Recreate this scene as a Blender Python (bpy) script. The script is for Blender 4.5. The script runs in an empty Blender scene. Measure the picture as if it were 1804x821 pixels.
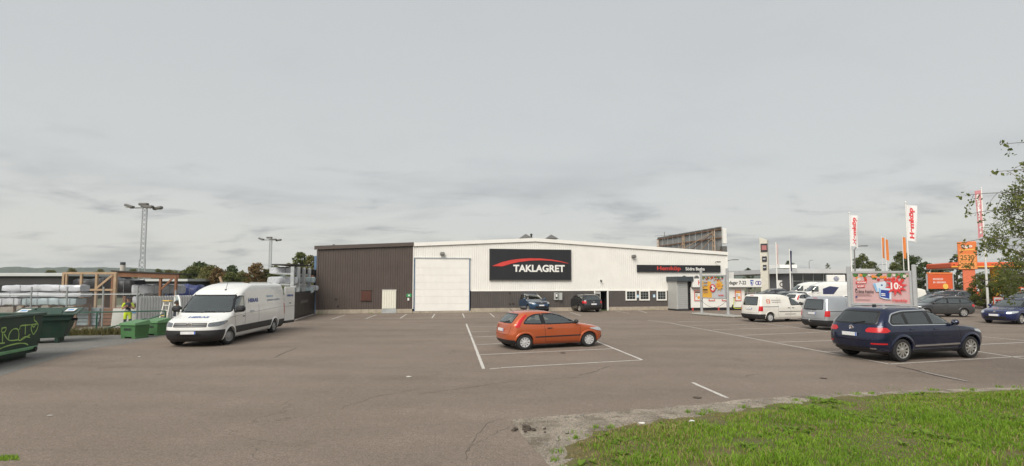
import bpy, bmesh, math, random
import numpy as np
from math import radians, sin, cos, pi
from mathutils import Vector, Matrix
from mathutils.bvhtree import BVHTree
from mathutils.geometry import delaunay_2d_cdt

random.seed(7)
scene = bpy.context.scene
col = scene.collection

# ------------------------------------------------------------------ camera
CAM_H, FPX, CXP, CYP, PITCH = 2.5, 950.0, 902.0, 433.4, radians(3.89)
cam_data = bpy.data.cameras.new('camera')
cam_data.sensor_width = 36.0
cam_data.lens = 36.0 * FPX / 1804.0
cam_data.shift_y = (CYP - 410.5) / 1804.0
cam_data.clip_start = 0.1
cam_data.clip_end = 9000
camera = bpy.data.objects.new('camera', cam_data)
camera.location = (0, 0, CAM_H)
camera.rotation_euler = (pi / 2 + PITCH, 0, 0)
col.objects.link(camera)
scene.camera = camera

# ------------------------------------------------------------------ light
SUN_EL, SUN_AZ = radians(45), radians(203)          # azimuth clockwise from +Y
sun_dir = Vector((sin(SUN_AZ) * cos(SUN_EL), cos(SUN_AZ) * cos(SUN_EL), sin(SUN_EL)))
sun_data = bpy.data.lights.new('sun', 'SUN')
sun_data.energy = 1.5
sun_data.angle = radians(40)
sun_data.color = (1.0, 0.95, 0.87)
sun = bpy.data.objects.new('sun', sun_data)
sun.rotation_euler = (-sun_dir).to_track_quat('-Z', 'Y').to_euler()
sun.location = (0, 0, 60)
col.objects.link(sun)

world = bpy.data.worlds.new('World')
scene.world = world
world.use_nodes = True
wt = world.node_tree
wt.nodes.clear()
def wn(t, **k):
    n = wt.nodes.new(t)
    for a, b in k.items():
        setattr(n, a, b)
    return n
w_out = wn('ShaderNodeOutputWorld')
w_bg = wn('ShaderNodeBackground')
w_bg.inputs['Strength'].default_value = 0.1
w_sky = wn('ShaderNodeTexSky', sky_type='NISHITA', sun_disc=False, sun_elevation=SUN_EL, sun_rotation=SUN_AZ, dust_density=3.0)
w_tc = wn('ShaderNodeTexCoord')
w_sep = wn('ShaderNodeSeparateXYZ')
wt.links.new(w_tc.outputs['Generated'], w_sep.inputs[0])
def wmath(op, a, b=None, c=None, clamp=False):
    n = wn('ShaderNodeMath', operation=op, use_clamp=clamp)
    for i, v in enumerate((a, b, c)):
        if v is None: continue
        if isinstance(v, (int, float)): n.inputs[i].default_value = v
        else: wt.links.new(v, n.inputs[i])
    return n.outputs[0]
elev = wmath('MAXIMUM', w_sep.outputs['Z'], 0.0)
den = wmath('ADD', elev, 0.16)
px_ = wmath('DIVIDE', w_sep.outputs['X'], den)
py_ = wmath('DIVIDE', w_sep.outputs['Y'], den)
w_comb = wn('ShaderNodeCombineXYZ')
wt.links.new(px_, w_comb.inputs[0]); wt.links.new(py_, w_comb.inputs[1])
def cloud(scale, detail, rough, off, lo, hi, dist=0.4):
    m = wn('ShaderNodeMapping')
    m.inputs['Location'].default_value = off
    m.inputs['Scale'].default_value = (0.8, 1.0, 1.0)
    wt.links.new(w_comb.outputs[0], m.inputs[0])
    n = wn('ShaderNodeTexNoise')
    n.inputs['Scale'].default_value = scale
    n.inputs['Detail'].default_value = detail
    n.inputs['Roughness'].default_value = rough
    n.inputs['Distortion'].default_value = dist
    wt.links.new(m.outputs[0], n.inputs['Vector'])
    r = wn('ShaderNodeMapRange')
    r.interpolation_type = 'SMOOTHSTEP'
    r.inputs['From Min'].default_value = lo; r.inputs['From Max'].default_value = hi
    wt.links.new(n.outputs['Fac'], r.inputs['Value'])
    return r.outputs[0]
def wmix(fac, a, b, blend='MIX'):
    n = wn('ShaderNodeMix', data_type='RGBA', blend_type=blend)
    for i, v in ((0, fac), (6, a), (7, b)):
        if isinstance(v, (int, float)): n.inputs[i].default_value = v
        elif isinstance(v, tuple): n.inputs[i].default_value = v
        else: wt.links.new(v, n.inputs[i])
    return n.outputs[2]
# an even overcast: pale grey sheet, soft darker banks of cloud drifting below it
SKY_LIGHT, SKY_MID, SKY_DARK, SKY_WARM = (2.54, 2.58, 2.53, 1), (2.26, 2.34, 2.36, 1), (1.48, 1.51, 1.53, 1), (2.86, 2.80, 2.58, 1)
c_low = wn('ShaderNodeMapRange'); c_low.interpolation_type = 'SMOOTHSTEP'
c_low.inputs['From Min'].default_value = 0.0; c_low.inputs['From Max'].default_value = 0.22
wt.links.new(elev, c_low.inputs['Value'])
base = wmix(c_low.outputs[0], SKY_WARM, SKY_LIGHT)
c_up = wn('ShaderNodeMapRange'); c_up.interpolation_type = 'SMOOTHSTEP'
c_up.inputs['From Min'].default_value = 0.15; c_up.inputs['From Max'].default_value = 0.75
wt.links.new(elev, c_up.inputs['Value'])
base = wmix(c_up.outputs[0], base, SKY_MID)
c1 = cloud(1.0, 5, 0.5, (3.1, 1.7, 0), 0.48, 0.72)
c2 = cloud(2.6, 6, 0.6, (7.3, 2.2, 0), 0.50, 0.76)
c3 = cloud(0.9, 3, 0.5, (1.0, 9.2, 0), 0.35, 0.8)
c_band = wn('ShaderNodeMapRange'); c_band.interpolation_type = 'SMOOTHSTEP'       # banks thin out overhead into an even sheet
c_band.inputs['From Min'].default_value = 0.10; c_band.inputs['From Max'].default_value = 0.26
c_band.inputs['To Min'].default_value = 1.0; c_band.inputs['To Max'].default_value = 0.10
wt.links.new(elev, c_band.inputs['Value'])
base = wmix(wmath('MULTIPLY', c3, 0.25), base, SKY_MID)
base = wmix(wmath('MULTIPLY', wmath('MULTIPLY', c1, 0.75), c_band.outputs[0]), base, SKY_DARK)
base = wmix(wmath('MULTIPLY', wmath('MULTIPLY', c2, 0.75), c_band.outputs[0]), base, SKY_DARK)
final = wmix(0.94, w_sky.outputs['Color'], base)
wt.links.new(final, w_bg.inputs['Color'])
wt.links.new(w_bg.outputs[0], w_out.inputs[0])

scene.view_settings.view_transform = 'Standard'
scene.view_settings.look = 'None'
scene.view_settings.gamma = 1.0
scene.view_settings.use_curve_mapping = False
scene.view_settings.exposure = 1.3
scene.cycles.max_bounces = 8
scene.cycles.volume_bounces = 2
scene.cycles.transparent_max_bounces = 24

# ------------------------------------------------------------------ survey helpers: photo pixel -> place on the site
def ray(u, v):
    dx = (u - CXP) / FPX; dz = (CYP - v) / FPX
    return Vector((dx, cos(PITCH) - dz * sin(PITCH), sin(PITCH) + dz * cos(PITCH)))
CAMP = Vector((0, 0, CAM_H))
def G(u, v, z=0.0):
    r = ray(u, v); t = (z - CAM_H) / r.z
    p = CAMP + r * t
    return Vector((p.x, p.y, z))
def AT(u, v, Y):
    r = ray(u, v); return CAMP + r * (Y / r.y)
class Frame:
    """a vertical plane: origin, unit direction along it; s along, z up, n into depth"""
    def __init__(s, o, d):
        s.o = Vector((o[0], o[1], 0)); s.d = Vector((d[0], d[1], 0)).normalized()
        s.n = Vector((-s.d.y, s.d.x, 0)); s.yaw = math.atan2(s.d.y, s.d.x)
    def sz(s, u, v, depth=0.0):
        r = ray(u, v); t = ((s.o - CAMP).dot(s.n) + depth) / r.dot(s.n)
        p = CAMP + r * t
        return (p - s.o).dot(s.d), p.z
    def P(s, a, z=0.0, n=0.0):
        q = s.o + s.d * a + s.n * n
        return Vector((q.x, q.y, z))

# ------------------------------------------------------------------ materials
MATS = {}
def mat(name, c, rough=0.6, metal=0.0, var=0.12, scale=4.0, bump=0.0, bscale=40.0, coat=0.0, spec=0.5, streak=0.0, dirt=0.0, dirtcol=(0.12, 0.1, 0.08), emit=None):
    if name in MATS: return MATS[name]
    m = bpy.data.materials.new(name); m.use_nodes = True
    nt = m.node_tree; b = nt.nodes['Principled BSDF']
    b.inputs['Roughness'].default_value = rough
    b.inputs['Metallic'].default_value = metal
    b.inputs['Specular IOR Level'].default_value = spec
    b.inputs['Coat Weight'].default_value = coat
    b.inputs['Coat Roughness'].default_value = 0.06
    c4 = (*c, 1) if len(c) == 3 else c
    b.inputs['Base Color'].default_value = c4
    tc = nt.nodes.new('ShaderNodeTexCoord')
    last = None
    if var > 0:
        n = nt.nodes.new('ShaderNodeTexNoise'); n.inputs['Scale'].default_value = scale
        n.inputs['Detail'].default_value = 5; n.inputs['Roughness'].default_value = 0.62
        nt.links.new(tc.outputs['Object'], n.inputs['Vector'])
        r = nt.nodes.new('ShaderNodeMapRange')
        r.inputs['From Min'].default_value = 0.25; r.inputs['From Max'].default_value = 0.75
        r.inputs['To Min'].default_value = 1 - var; r.inputs['To Max'].default_value = 1 + var
        nt.links.new(n.outputs['Fac'], r.inputs['Value'])
        mx = nt.nodes.new('ShaderNodeMix'); mx.data_type = 'RGBA'; mx.blend_type = 'MULTIPLY'
        mx.inputs[0].default_value = 1; mx.inputs[6].default_value = c4
        nt.links.new(r.outputs[0], mx.inputs[7])
        last = mx.outputs[2]
        rr = nt.nodes.new('ShaderNodeMapRange')
        rr.inputs['To Min'].default_value = max(0.02, rough - 0.08 - rough * 0.1); rr.inputs['To Max'].default_value = min(1, rough + 0.08 + rough * 0.1)
        nt.links.new(n.outputs['Fac'], rr.inputs['Value']); nt.links.new(rr.outputs[0], b.inputs['Roughness'])
    if dirt > 0 or streak > 0:
        mp = nt.nodes.new('ShaderNodeMapping')
        mp.inputs['Scale'].default_value = (3.2, 3.2, 0.25) if streak > 0 else (1.3, 1.3, 1.3)
        nt.links.new(tc.outputs['Object'], mp.inputs[0])
        n2 = nt.nodes.new('ShaderNodeTexNoise'); n2.inputs['Scale'].default_value = 2.0; n2.inputs['Detail'].default_value = 7; n2.inputs['Roughness'].default_value = 0.7
        nt.links.new(mp.outputs[0], n2.inputs['Vector'])
        r2 = nt.nodes.new('ShaderNodeMapRange'); r2.inputs['From Min'].default_value = 0.48; r2.inputs['From Max'].default_value = 0.8
        r2.inputs['To Max'].default_value = max(dirt, streak)
        nt.links.new(n2.outputs['Fac'], r2.inputs['Value'])
        m2 = nt.nodes.new('ShaderNodeMix'); m2.data_type = 'RGBA'
        nt.links.new(r2.outputs[0], m2.inputs[0])
        if last is not None: nt.links.new(last, m2.inputs[6])
        else: m2.inputs[6].default_value = c4
        m2.inputs[7].default_value = (*dirtcol, 1)
        last = m2.outputs[2]
    if last is not None: nt.links.new(last, b.inputs['Base Color'])
    if bump > 0:
        n3 = nt.nodes.new('ShaderNodeTexNoise'); n3.inputs['Scale'].default_value = bscale; n3.inputs['Detail'].default_value = 6
        nt.links.new(tc.outputs['Object'], n3.inputs['Vector'])
        bp = nt.nodes.new('ShaderNodeBump'); bp.inputs['Strength'].default_value = bump; bp.inputs['Distance'].default_value = 0.02
        nt.links.new(n3.outputs['Fac'], bp.inputs['Height']); nt.links.new(bp.outputs[0], b.inputs['Normal'])
    if emit:
        b.inputs['Emission Color'].default_value = (*emit[0], 1); b.inputs['Emission Strength'].default_value = emit[1]
    MATS[name] = m
    return m
def paint(name, c, metal=0.0, rough=0.3, coat=0.9):
    return mat('paint_' + name, c, rough, metal, 0.05, 1.5, coat=coat, dirt=0.16, dirtcol=(0.16, 0.14, 0.12))
def glass_mat(name, tint, refl=0.10, dark=0.0):
    if name in MATS: return MATS[name]
    m = bpy.data.materials.new(name); m.use_nodes = True
    nt = m.node_tree; nt.nodes.clear()
    o = nt.nodes.new('ShaderNodeOutputMaterial')
    t = nt.nodes.new('ShaderNodeBsdfTransparent'); t.inputs[0].default_value = (*tint, 1)
    g = nt.nodes.new('ShaderNodeBsdfGlossy'); g.inputs['Roughness'].default_value = 0.03; g.inputs[0].default_value = (0.95, 1, 0.98, 1)
    lw = nt.nodes.new('ShaderNodeFresnel'); lw.inputs['IOR'].default_value = 1.5
    ad = nt.nodes.new('ShaderNodeMath'); ad.operation = 'ADD'; ad.inputs[1].default_value = refl; ad.use_clamp = True
    mx = nt.nodes.new('ShaderNodeMixShader')
    nt.links.new(lw.outputs[0], ad.inputs[0]); nt.links.new(ad.outputs[0], mx.inputs[0])
    nt.links.new(t.outputs[0], mx.inputs[1]); nt.links.new(g.outputs[0], mx.inputs[2]); nt.links.new(mx.outputs[0], o.inputs[0])
    MATS[name] = m
    return m

# ------------------------------------------------------------------ object helpers
def tag(o, label=None, cat=None, group=None, kind=None):
    if label: o['label'] = label
    if cat: o['category'] = cat
    if group: o['group'] = group
    if kind: o['kind'] = kind
    return o
def link(name, me, m=None, parent=None):
    o = bpy.data.objects.new(name, me); col.objects.link(o)
    if m is not None and me is not None:
        for q in (m if isinstance(m, (list, tuple)) else [m]): me.materials.append(q)
    if parent is not None: o.parent = parent
    return o
def thing(name, label, cat, loc=(0, 0, 0), rz=0.0, group=None, kind=None):
    o = bpy.data.objects.new(name, None); col.objects.link(o)
    o.empty_display_size = 0.3
    o.location = loc; o.rotation_euler = (0, 0, rz)
    return tag(o, label, cat, group, kind)
def copy_tree(o, parent=None):
    c = o.copy(); col.objects.link(c)
    if parent is not None: c.parent = parent
    for ch in list(o.children): copy_tree(ch, c)
    return c

class MB:
    def __init__(s): s.v = []; s.f = []; s.mi = []; s.cur = 0
    def add(s, vs, fs):
        n = len(s.v); s.v += [tuple(p) for p in vs]
        s.f += [tuple(i + n for i in f) for f in fs]; s.mi += [s.cur] * len(fs)
        return s
    def box(s, c, d, rz=0.0, rot=None):
        x, y, z = d[0] / 2, d[1] / 2, d[2] / 2
        R = rot if rot is not None else Matrix.Rotation(rz, 3, 'Z')
        C = Vector(c)
        vs = [C + R @ Vector((sx * x, sy * y, sz * z)) for sz in (-1, 1) for sy in (-1, 1) for sx in (-1, 1)]
        return s.add(vs, [(0, 2, 3, 1), (4, 5, 7, 6), (0, 1, 5, 4), (2, 6, 7, 3), (0, 4, 6, 2), (1, 3, 7, 5)])
    def bb(s, a, b):
        return s.box([(a[i] + b[i]) / 2 for i in range(3)], [abs(b[i] - a[i]) for i in range(3)])
    def cbox(s, c, d, ch=0.02, rz=0.0, rot=None):
        """box with chamfered edges"""
        R = rot if rot is not None else Matrix.Rotation(rz, 3, 'Z')
        C = Vector(c); h = [q / 2 for q in d]; ch = min(ch, min(h) * 0.9)
        bm = bmesh.new()
        pts = []
        for sx in (-1, 1):
            for sy in (-1, 1):
                for sz in (-1, 1):
                    for ax in range(3):
                        p = [sx * h[0], sy * h[1], sz * h[2]]
                        for k in range(3):
                            if k != ax: p[k] -= math.copysign(ch, p[k])
                        pts.append(bm.verts.new(p))
        bmesh.ops.convex_hull(bm, input=pts)
        bmesh.ops.dissolve_limit(bm, angle_limit=0.01, verts=bm.verts, edges=bm.edges)
        bm.verts.index_update()
        vs = [C + R @ v.co for v in bm.verts]
        fs = [[v.index for v in f.verts] for f in bm.faces]
        bm.free()
        return s.add(vs, fs)
    def tube(s, pts, r, n=8, cap=True):
        pts = [Vector(p) for p in pts]
        rs = r if isinstance(r, (list, tuple)) else [r] * len(pts)
        vs = []; fs = []
        t0 = (pts[1] - pts[0]).normalized()
        up = Vector((0, 0, 1)) if abs(t0.z) < 0.9 else Vector((1, 0, 0))
        a = t0.cross(up).normalized()
        for i, p in enumerate(pts):
            t = (pts[min(i + 1, len(pts) - 1)] - pts[max(i - 1, 0)]).normalized()
            a = (a - t * a.dot(t)).normalized(); b = t.cross(a)
            for k in range(n):
                q = 2 * pi * k / n
                vs.append(p + (a * cos(q) + b * sin(q)) * rs[i])
        for i in range(len(pts) - 1):
            for k in range(n):
                fs.append((i * n + k, i * n + (k + 1) % n, (i + 1) * n + (k + 1) % n, (i + 1) * n + k))
        if cap:
            fs.append(tuple(range(n))[::-1]); fs.append(tuple((len(pts) - 1) * n + k for k in range(n)))
        return s.add(vs, fs)
    def bar(s, a, b, w, h=None):
        a, b = Vector(a), Vector(b); h = h or w
        d = b - a; L = d.length; t = d.normalized()
        up = Vector((0, 0, 1)) if abs(t.z) < 0.95 else Vector((0, 1, 0))
        x = t.cross(up).normalized(); y = x.cross(t)
        R = Matrix((t, x, y)).transposed()
        return s.box((a + b) / 2, (L, w, h), rot=R)
    def lathe(s, prof, n=24, M=None):
        vs = []; fs = []; m = len(prof)
        for k in range(n):
            q = 2 * pi * k / n
            for r, z in prof:
                p = Vector((r * cos(q), r * sin(q), z)); vs.append(M @ p if M else p)
        for k in range(n):
            for j in range(m - 1):
                fs.append((k * m + j, ((k + 1) % n) * m + j, ((k + 1) % n) * m + j + 1, k * m + j + 1))
        return s.add(vs, fs)
    def prism(s, poly, fn, t0, t1):
        """extrude a 2-D polygon: fn(a, b, t) -> xyz"""
        n = len(poly)
        vs = [fn(a, b, t0) for a, b in poly] + [fn(a, b, t1) for a, b in poly]
        fs = [tuple(range(n))[::-1], tuple(range(n, 2 * n))] + [(i, (i + 1) % n, n + (i + 1) % n, n + i) for i in range(n)]
        return s.add(vs, fs)
    def mesh(s, name, smooth=None):
        me = bpy.data.meshes.new(name)
        me.from_pydata(s.v, [], s.f)
        if any(s.mi): me.polygons.foreach_set('material_index', s.mi)
        bm = bmesh.new(); bm.from_mesh(me); bmesh.ops.recalc_face_normals(bm, faces=bm.faces); bm.to_mesh(me); bm.free()
        if smooth is not None:
            me.shade_smooth(); me.set_sharp_from_angle(angle=radians(smooth))
        me.update()
        return me
    def build(s, name, m, parent=None, smooth=None):
        return link(name, s.mesh(name, smooth), m, parent)

def text_mesh(body, size=1.0, bold=0.0, extrude=0.004, shear=0.0, align='LEFT', spacing=1.0, sx=1.0):
    cu = bpy.data.curves.new('lettering', 'FONT')
    cu.body = body; cu.size = size; cu.offset = bold; cu.extrude = extrude; cu.shear = shear
    cu.align_x = align; cu.space_character = spacing; cu.resolution_u = 4
    o = bpy.data.objects.new('lettering', cu); col.objects.link(o)
    dg = bpy.context.evaluated_depsgraph_get(); dg.update()
    me = bpy.data.meshes.new_from_object(o.evaluated_get(dg))
    bpy.data.objects.remove(o); bpy.data.curves.remove(cu)
    me.materials.clear()
    return me
def text(body, loc, rot, height, m, parent=None, width=None, name='lettering', **k):
    """flat lettering standing in local XY; 'loc' is its lower left corner (or centre with align='CENTER')"""
    me = text_mesh(body, **k)
    n = len(me.vertices); a = np.empty(n * 3); me.vertices.foreach_get('co', a); a = a.reshape(-1, 3)
    if n:
        lo, hi = a.min(0), a.max(0)
        sy = height / max(1e-6, hi[1] - lo[1])
        sx = width / (hi[0] - lo[0]) if width else sy
        if k.get('align') == 'CENTER': a[:, 0] -= (lo[0] + hi[0]) / 2
        else: a[:, 0] -= lo[0]
        a[:, 1] -= lo[1]
        a[:, 0] *= sx; a[:, 1] *= sy
        me.vertices.foreach_set('co', a.ravel()); me.update()
    o = link(name, me, m, parent)
    o.location = loc; o.rotation_euler = rot
    return o
# ------------------------------------------------------------------ outline helpers
def pchip(x, y, q):
    x = np.asarray(x, float); y = np.asarray(y, float); h = np.diff(x); d = np.diff(y) / h
    m = np.zeros(len(x)); m[0] = d[0]; m[-1] = d[-1]
    for i in range(1, len(x) - 1):
        if d[i - 1] * d[i] > 0:
            w1 = 2 * h[i] + h[i - 1]; w2 = h[i] + 2 * h[i - 1]
            m[i] = (w1 + w2) / (w1 / d[i - 1] + w2 / d[i])
    i = np.clip(np.searchsorted(x, q) - 1, 0, len(x) - 2)
    t = (q - x[i]) / h[i]
    return (2 * t**3 - 3 * t**2 + 1) * y[i] + (t**3 - 2 * t**2 + t) * h[i] * m[i] + (-2 * t**3 + 3 * t**2) * y[i + 1] + (t**3 - t**2) * h[i] * m[i + 1]
def inpoly(p, poly):
    x, y = p; c = False; j = len(poly) - 1
    for i in range(len(poly)):
        xi, yi = poly[i]; xj, yj = poly[j]
        if (yi > y) != (yj > y) and x < (xj - xi) * (y - yi) / (yj - yi) + xi: c = not c
        j = i
    return c
def rounded(poly, r=0.05, k=4):
    out = []; n = len(poly)
    for i in range(n):
        p0, p, p1 = Vector(poly[i - 1]), Vector(poly[i]), Vector(poly[(i + 1) % n])
        a = p0 - p; b = p1 - p
        rr = min(r, a.length * 0.45, b.length * 0.45)
        A = p + a.normalized() * rr; B = p + b.normalized() * rr
        for j in range(k + 1):
            t = j / k
            q = A * (1 - t)**2 + p * 2 * t * (1 - t) + B * t**2
            out.append((q.x, q.y))
    return out
def resample(poly, step):
    out = []; n = len(poly)
    for i in range(n):
        a, b = Vector(poly[i]), Vector(poly[(i + 1) % n])
        m = max(1, int(math.ceil((b - a).length / step)))
        for j in range(m):
            q = a.lerp(b, j / m); out.append((q.x, q.y))
    return out
def area2(p): return sum(p[i - 1][0] * p[i][1] - p[i][0] * p[i - 1][1] for i in range(len(p)))
def grow(poly, d):
    s = 1 if area2(poly) > 0 else -1
    n = len(poly); out = []
    for i in range(n):
        t = Vector(poly[(i + 1) % n]) - Vector(poly[i - 1])
        if t.length < 1e-9: out.append(poly[i]); continue
        t.normalize()
        out.append((poly[i][0] + s * t.y * d, poly[i][1] - s * t.x * d))
    return out

# ------------------------------------------------------------------ ground
def ground_mat(name, build):
    m = bpy.data.materials.new(name); m.use_nodes = True
    nt = m.node_tree; b = nt.nodes['Principled BSDF']
    g = nt.nodes.new('ShaderNodeNewGeometry')
    def N(t, **k):
        n = nt.nodes.new(t)
        for a, v in k.items(): setattr(n, a, v)
        return n
    def noise(scale, detail=6, rough=0.6, vec=None, dist=0.0):
        n = N('ShaderNodeTexNoise'); n.inputs['Scale'].default_value = scale; n.inputs['Detail'].default_value = detail
        n.inputs['Roughness'].default_value = rough; n.inputs['Distortion'].default_value = dist
        nt.links.new(vec or g.outputs['Position'], n.inputs['Vector']); return n.outputs['Fac']
    def rng(v, a, b_, c=0.0, d=1.0, smooth=False):
        n = N('ShaderNodeMapRange'); n.inputs['From Min'].default_value = a; n.inputs['From Max'].default_value = b_
        n.inputs['To Min'].default_value = c; n.inputs['To Max'].default_value = d
        if smooth: n.interpolation_type = 'SMOOTHSTEP'
        nt.links.new(v, n.inputs['Value']); return n.outputs[0]
    def mix(f, a, b_, blend='MIX'):
        n = N('ShaderNodeMix', data_type='RGBA', blend_type=blend)
        for i, v in ((0, f), (6, a), (7, b_)):
            if isinstance(v, (int, float)): n.inputs[i].default_value = v
            elif isinstance(v, tuple): n.inputs[i].default_value = (*v, 1) if len(v) == 3 else v
            else: nt.links.new(v, n.inputs[i])
        return n.outputs[2]
    def scaled(sx, sy, rz=0.0, loc=(0, 0, 0)):
        n = N('ShaderNodeMapping'); n.inputs['Scale'].default_value = (sx, sy, 1); n.inputs['Rotation'].default_value = (0, 0, rz); n.inputs['Location'].default_value = loc
        nt.links.new(g.outputs['Position'], n.inputs[0]); return n.outputs[0]
    def bump(h, strength, dist, nrm=None):
        n = N('ShaderNodeBump'); n.inputs['Strength'].default_value = strength; n.inputs['Distance'].default_value = dist
        nt.links.new(h, n.inputs['Height'])
        if nrm is not None: nt.links.new(nrm, n.inputs['Normal'])
        return n.outputs[0]
    def mth(op, a, b_):
        n = N('ShaderNodeMath', operation=op)
        for i, v in enumerate((a, b_)):
            if isinstance(v, (int, float)): n.inputs[i].default_value = v
            else: nt.links.new(v, n.inputs[i])
        return n.outputs[0]
    build(nt, b, g, N, noise, rng, mix, scaled, bump, mth)
    return m

def asphalt(c0, c1, cd):
    def f(nt, b, g, N, noise, rng, mix, scaled, bump, mth):
        c = mix(rng(noise(0.16, 5, 0.6), 0.3, 0.7), c0, c1)
        # long soft wear bands where cars turn in
        wear = rng(noise(0.55, 4, 0.55, scaled(0.25, 1.0, 0.35)), 0.42, 0.72)
        c = mix(mth('MULTIPLY', wear, 0.5), c, cd)
        dust = rng(noise(0.9, 7, 0.7), 0.5, 0.8)
        c = mix(mth('MULTIPLY', dust, 0.3), c, tuple(min(1, q * 1.45) for q in c1))
        # stones in the binder
        v = N('ShaderNodeTexVoronoi'); v.inputs['Scale'].default_value = 85; nt.links.new(g.outputs['Position'], v.inputs['Vector'])
        sp = rng(noise(160, 2, 0.5), 0.35, 0.7, 0.55, 1.5)
        c = mix(1.0, c, sp, 'MULTIPLY')
        st = rng(noise(34, 4, 0.65), 0.3, 0.7, 0.60, 1.42)
        c = mix(1.0, c, st, 'MULTIPLY')
        c = mix(1.0, c, rng(noise(9, 5, 0.7), 0.3, 0.7, 0.84, 1.16), 'MULTIPLY')
        # oil spots
        oil = rng(noise(1.3, 4, 0.6, scaled(1, 1, 0, (4, 9, 0))), 0.70, 0.80)
        c = mix(mth('MULTIPLY', oil, 0.55), c, tuple(q * 0.35 for q in c0))
        # cracks
        w = N('ShaderNodeTexVoronoi', feature='DISTANCE_TO_EDGE'); w.inputs['Scale'].default_value = 0.16
        nz = N('ShaderNodeTexNoise'); nz.inputs['Scale'].default_value = 0.9; nz.inputs['Detail'].default_value = 6
        nt.links.new(g.outputs['Position'], nz.inputs['Vector'])
        va = N('ShaderNodeVectorMath', operation='MULTIPLY_ADD'); va.inputs[1].default_value = (2.2, 2.2, 0)
        nt.links.new(nz.outputs['Color'], va.inputs[0]); nt.links.new(g.outputs['Position'], va.inputs[2]); nt.links.new(va.outputs[0], w.inputs['Vector'])
        cr = rng(w.outputs['Distance'], 0.0, 0.0035, 1, 0)
        cm = mth('MULTIPLY', cr, rng(noise(0.35, 3, 0.5), 0.52, 0.6))
        c = mix(mth('MULTIPLY', cm, 0.6), c, tuple(q * 0.4 for q in c0))
        nt.links.new(c, b.inputs['Base Color'])
        b.inputs['Roughness'].default_value = 0.88
        b.inputs['Specular IOR Level'].default_value = 0.35
        n1 = bump(noise(140, 3, 0.6), 0.5, 0.006)
        nt.links.new(bump(noise(6, 4, 0.6), 0.25, 0.02, n1), b.inputs['Normal'])
    return f
M_ASPH = ground_mat('brown_asphalt', asphalt((0.178, 0.141, 0.112), (0.216, 0.174, 0.140), (0.118, 0.094, 0.077)))
M_ASPH_GREY = ground_mat('grey_asphalt', asphalt((0.150, 0.146, 0.134), (0.185, 0.180, 0.165), (0.105, 0.10, 0.092)))
def gravel_f(nt, b, g, N, noise, rng, mix, scaled, bump, mth):
    c = mix(rng(noise(1.1, 6, 0.65), 0.3, 0.7), (0.195, 0.165, 0.130), (0.34, 0.295, 0.235))
    c = mix(1.0, c, rng(noise(55, 4, 0.7), 0.3, 0.7, 0.45, 1.6), 'MULTIPLY')
    c = mix(1.0, c, rng(noise(17, 5, 0.7), 0.3, 0.7, 0.6, 1.4), 'MULTIPLY')
    c = mix(mth('MULTIPLY', rng(noise(1.6, 6, 0.65), 0.48, 0.62), 0.8), c, (0.105, 0.082, 0.055))
    nt.links.new(c, b.inputs['Base Color']); b.inputs['Roughness'].default_value = 0.95
    nt.links.new(bump(noise(60, 4, 0.7), 0.8, 0.02), b.inputs['Normal'])
M_GRAVEL = ground_mat('gravel_verge', gravel_f)
def soil_f(nt, b, g, N, noise, rng, mix, scaled, bump, mth):
    c = mix(rng(noise(1.4, 6, 0.65), 0.35, 0.65), (0.095, 0.105, 0.028), (0.155, 0.118, 0.052))
    c = mix(1.0, c, rng(noise(30, 4, 0.7), 0.3, 0.7, 0.6, 1.4), 'MULTIPLY')
    nt.links.new(c, b.inputs['Base Color']); b.inputs['Roughness'].default_value = 0.95
    nt.links.new(bump(noise(25, 5, 0.7), 0.8, 0.04), b.inputs['Normal'])
M_SOIL = ground_mat('turf_soil', soil_f)
def field_f(nt, b, g, N, noise, rng, mix, scaled, bump, mth):
    c = mix(rng(noise(0.05, 6, 0.6), 0.35, 0.65), (0.07, 0.085, 0.035), (0.11, 0.105, 0.06))
    c = mix(1.0, c, rng(noise(4, 5, 0.7), 0.3, 0.7, 0.75, 1.25), 'MULTIPLY')
    nt.links.new(c, b.inputs['Base Color']); b.inputs['Roughness'].default_value = 0.95
M_FIELD = ground_mat('field', field_f)
def paintline_f(nt, b, g, N, noise, rng, mix, scaled, bump, mth):
    c = mix(rng(noise(14, 6, 0.75), 0.46, 0.70), (0.56, 0.54, 0.50), (0.24, 0.20, 0.17))
    c = mix(rng(noise(1.2, 4, 0.6), 0.60, 0.80), c, (0.18, 0.145, 0.122))
    nt.links.new(c, b.inputs['Base Color']); b.inputs['Roughness'].default_value = 0.8
M_LINE = ground_mat('worn_road_paint', paintline_f)

def sheet(name, poly, z, m, label=None, parent=None):
    pts = [Vector((p[0], p[1])) for p in poly]; n = len(pts)
    r = delaunay_2d_cdt(pts, [(i, (i + 1) % n) for i in range(n)], [], 1, 1e-6)
    me = bpy.data.meshes.new(name); me.from_pydata([(p.x, p.y, z) for p in r[0]], [], [tuple(f) for f in r[2]])
    bm = bmesh.new(); bm.from_mesh(me); bmesh.ops.recalc_face_normals(bm, faces=bm.faces)
    if sum(f.normal.z for f in bm.faces) < 0: bmesh.ops.reverse_faces(bm, faces=bm.faces)
    bm.to_mesh(me); bm.free()
    o = link(name, me, m, parent); tag(o, label, None, None, None if parent else 'structure')
    return o

gm = MB(); NG = 24
for i in range(NG + 1):
    for j in range(NG + 1):
        gm.v.append((-3200 + 6400 * i / NG, -1200 + 5200 * j / NG, -0.03))
for i in range(NG):
    for j in range(NG): gm.f.append((i * (NG + 1) + j, (i + 1) * (NG + 1) + j, (i + 1) * (NG + 1) + j + 1, i * (NG + 1) + j + 1)); gm.mi.append(0)
tag(gm.build('ground', M_FIELD), 'level open ground reaching to the far hills', None, None, 'structure')

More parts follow.
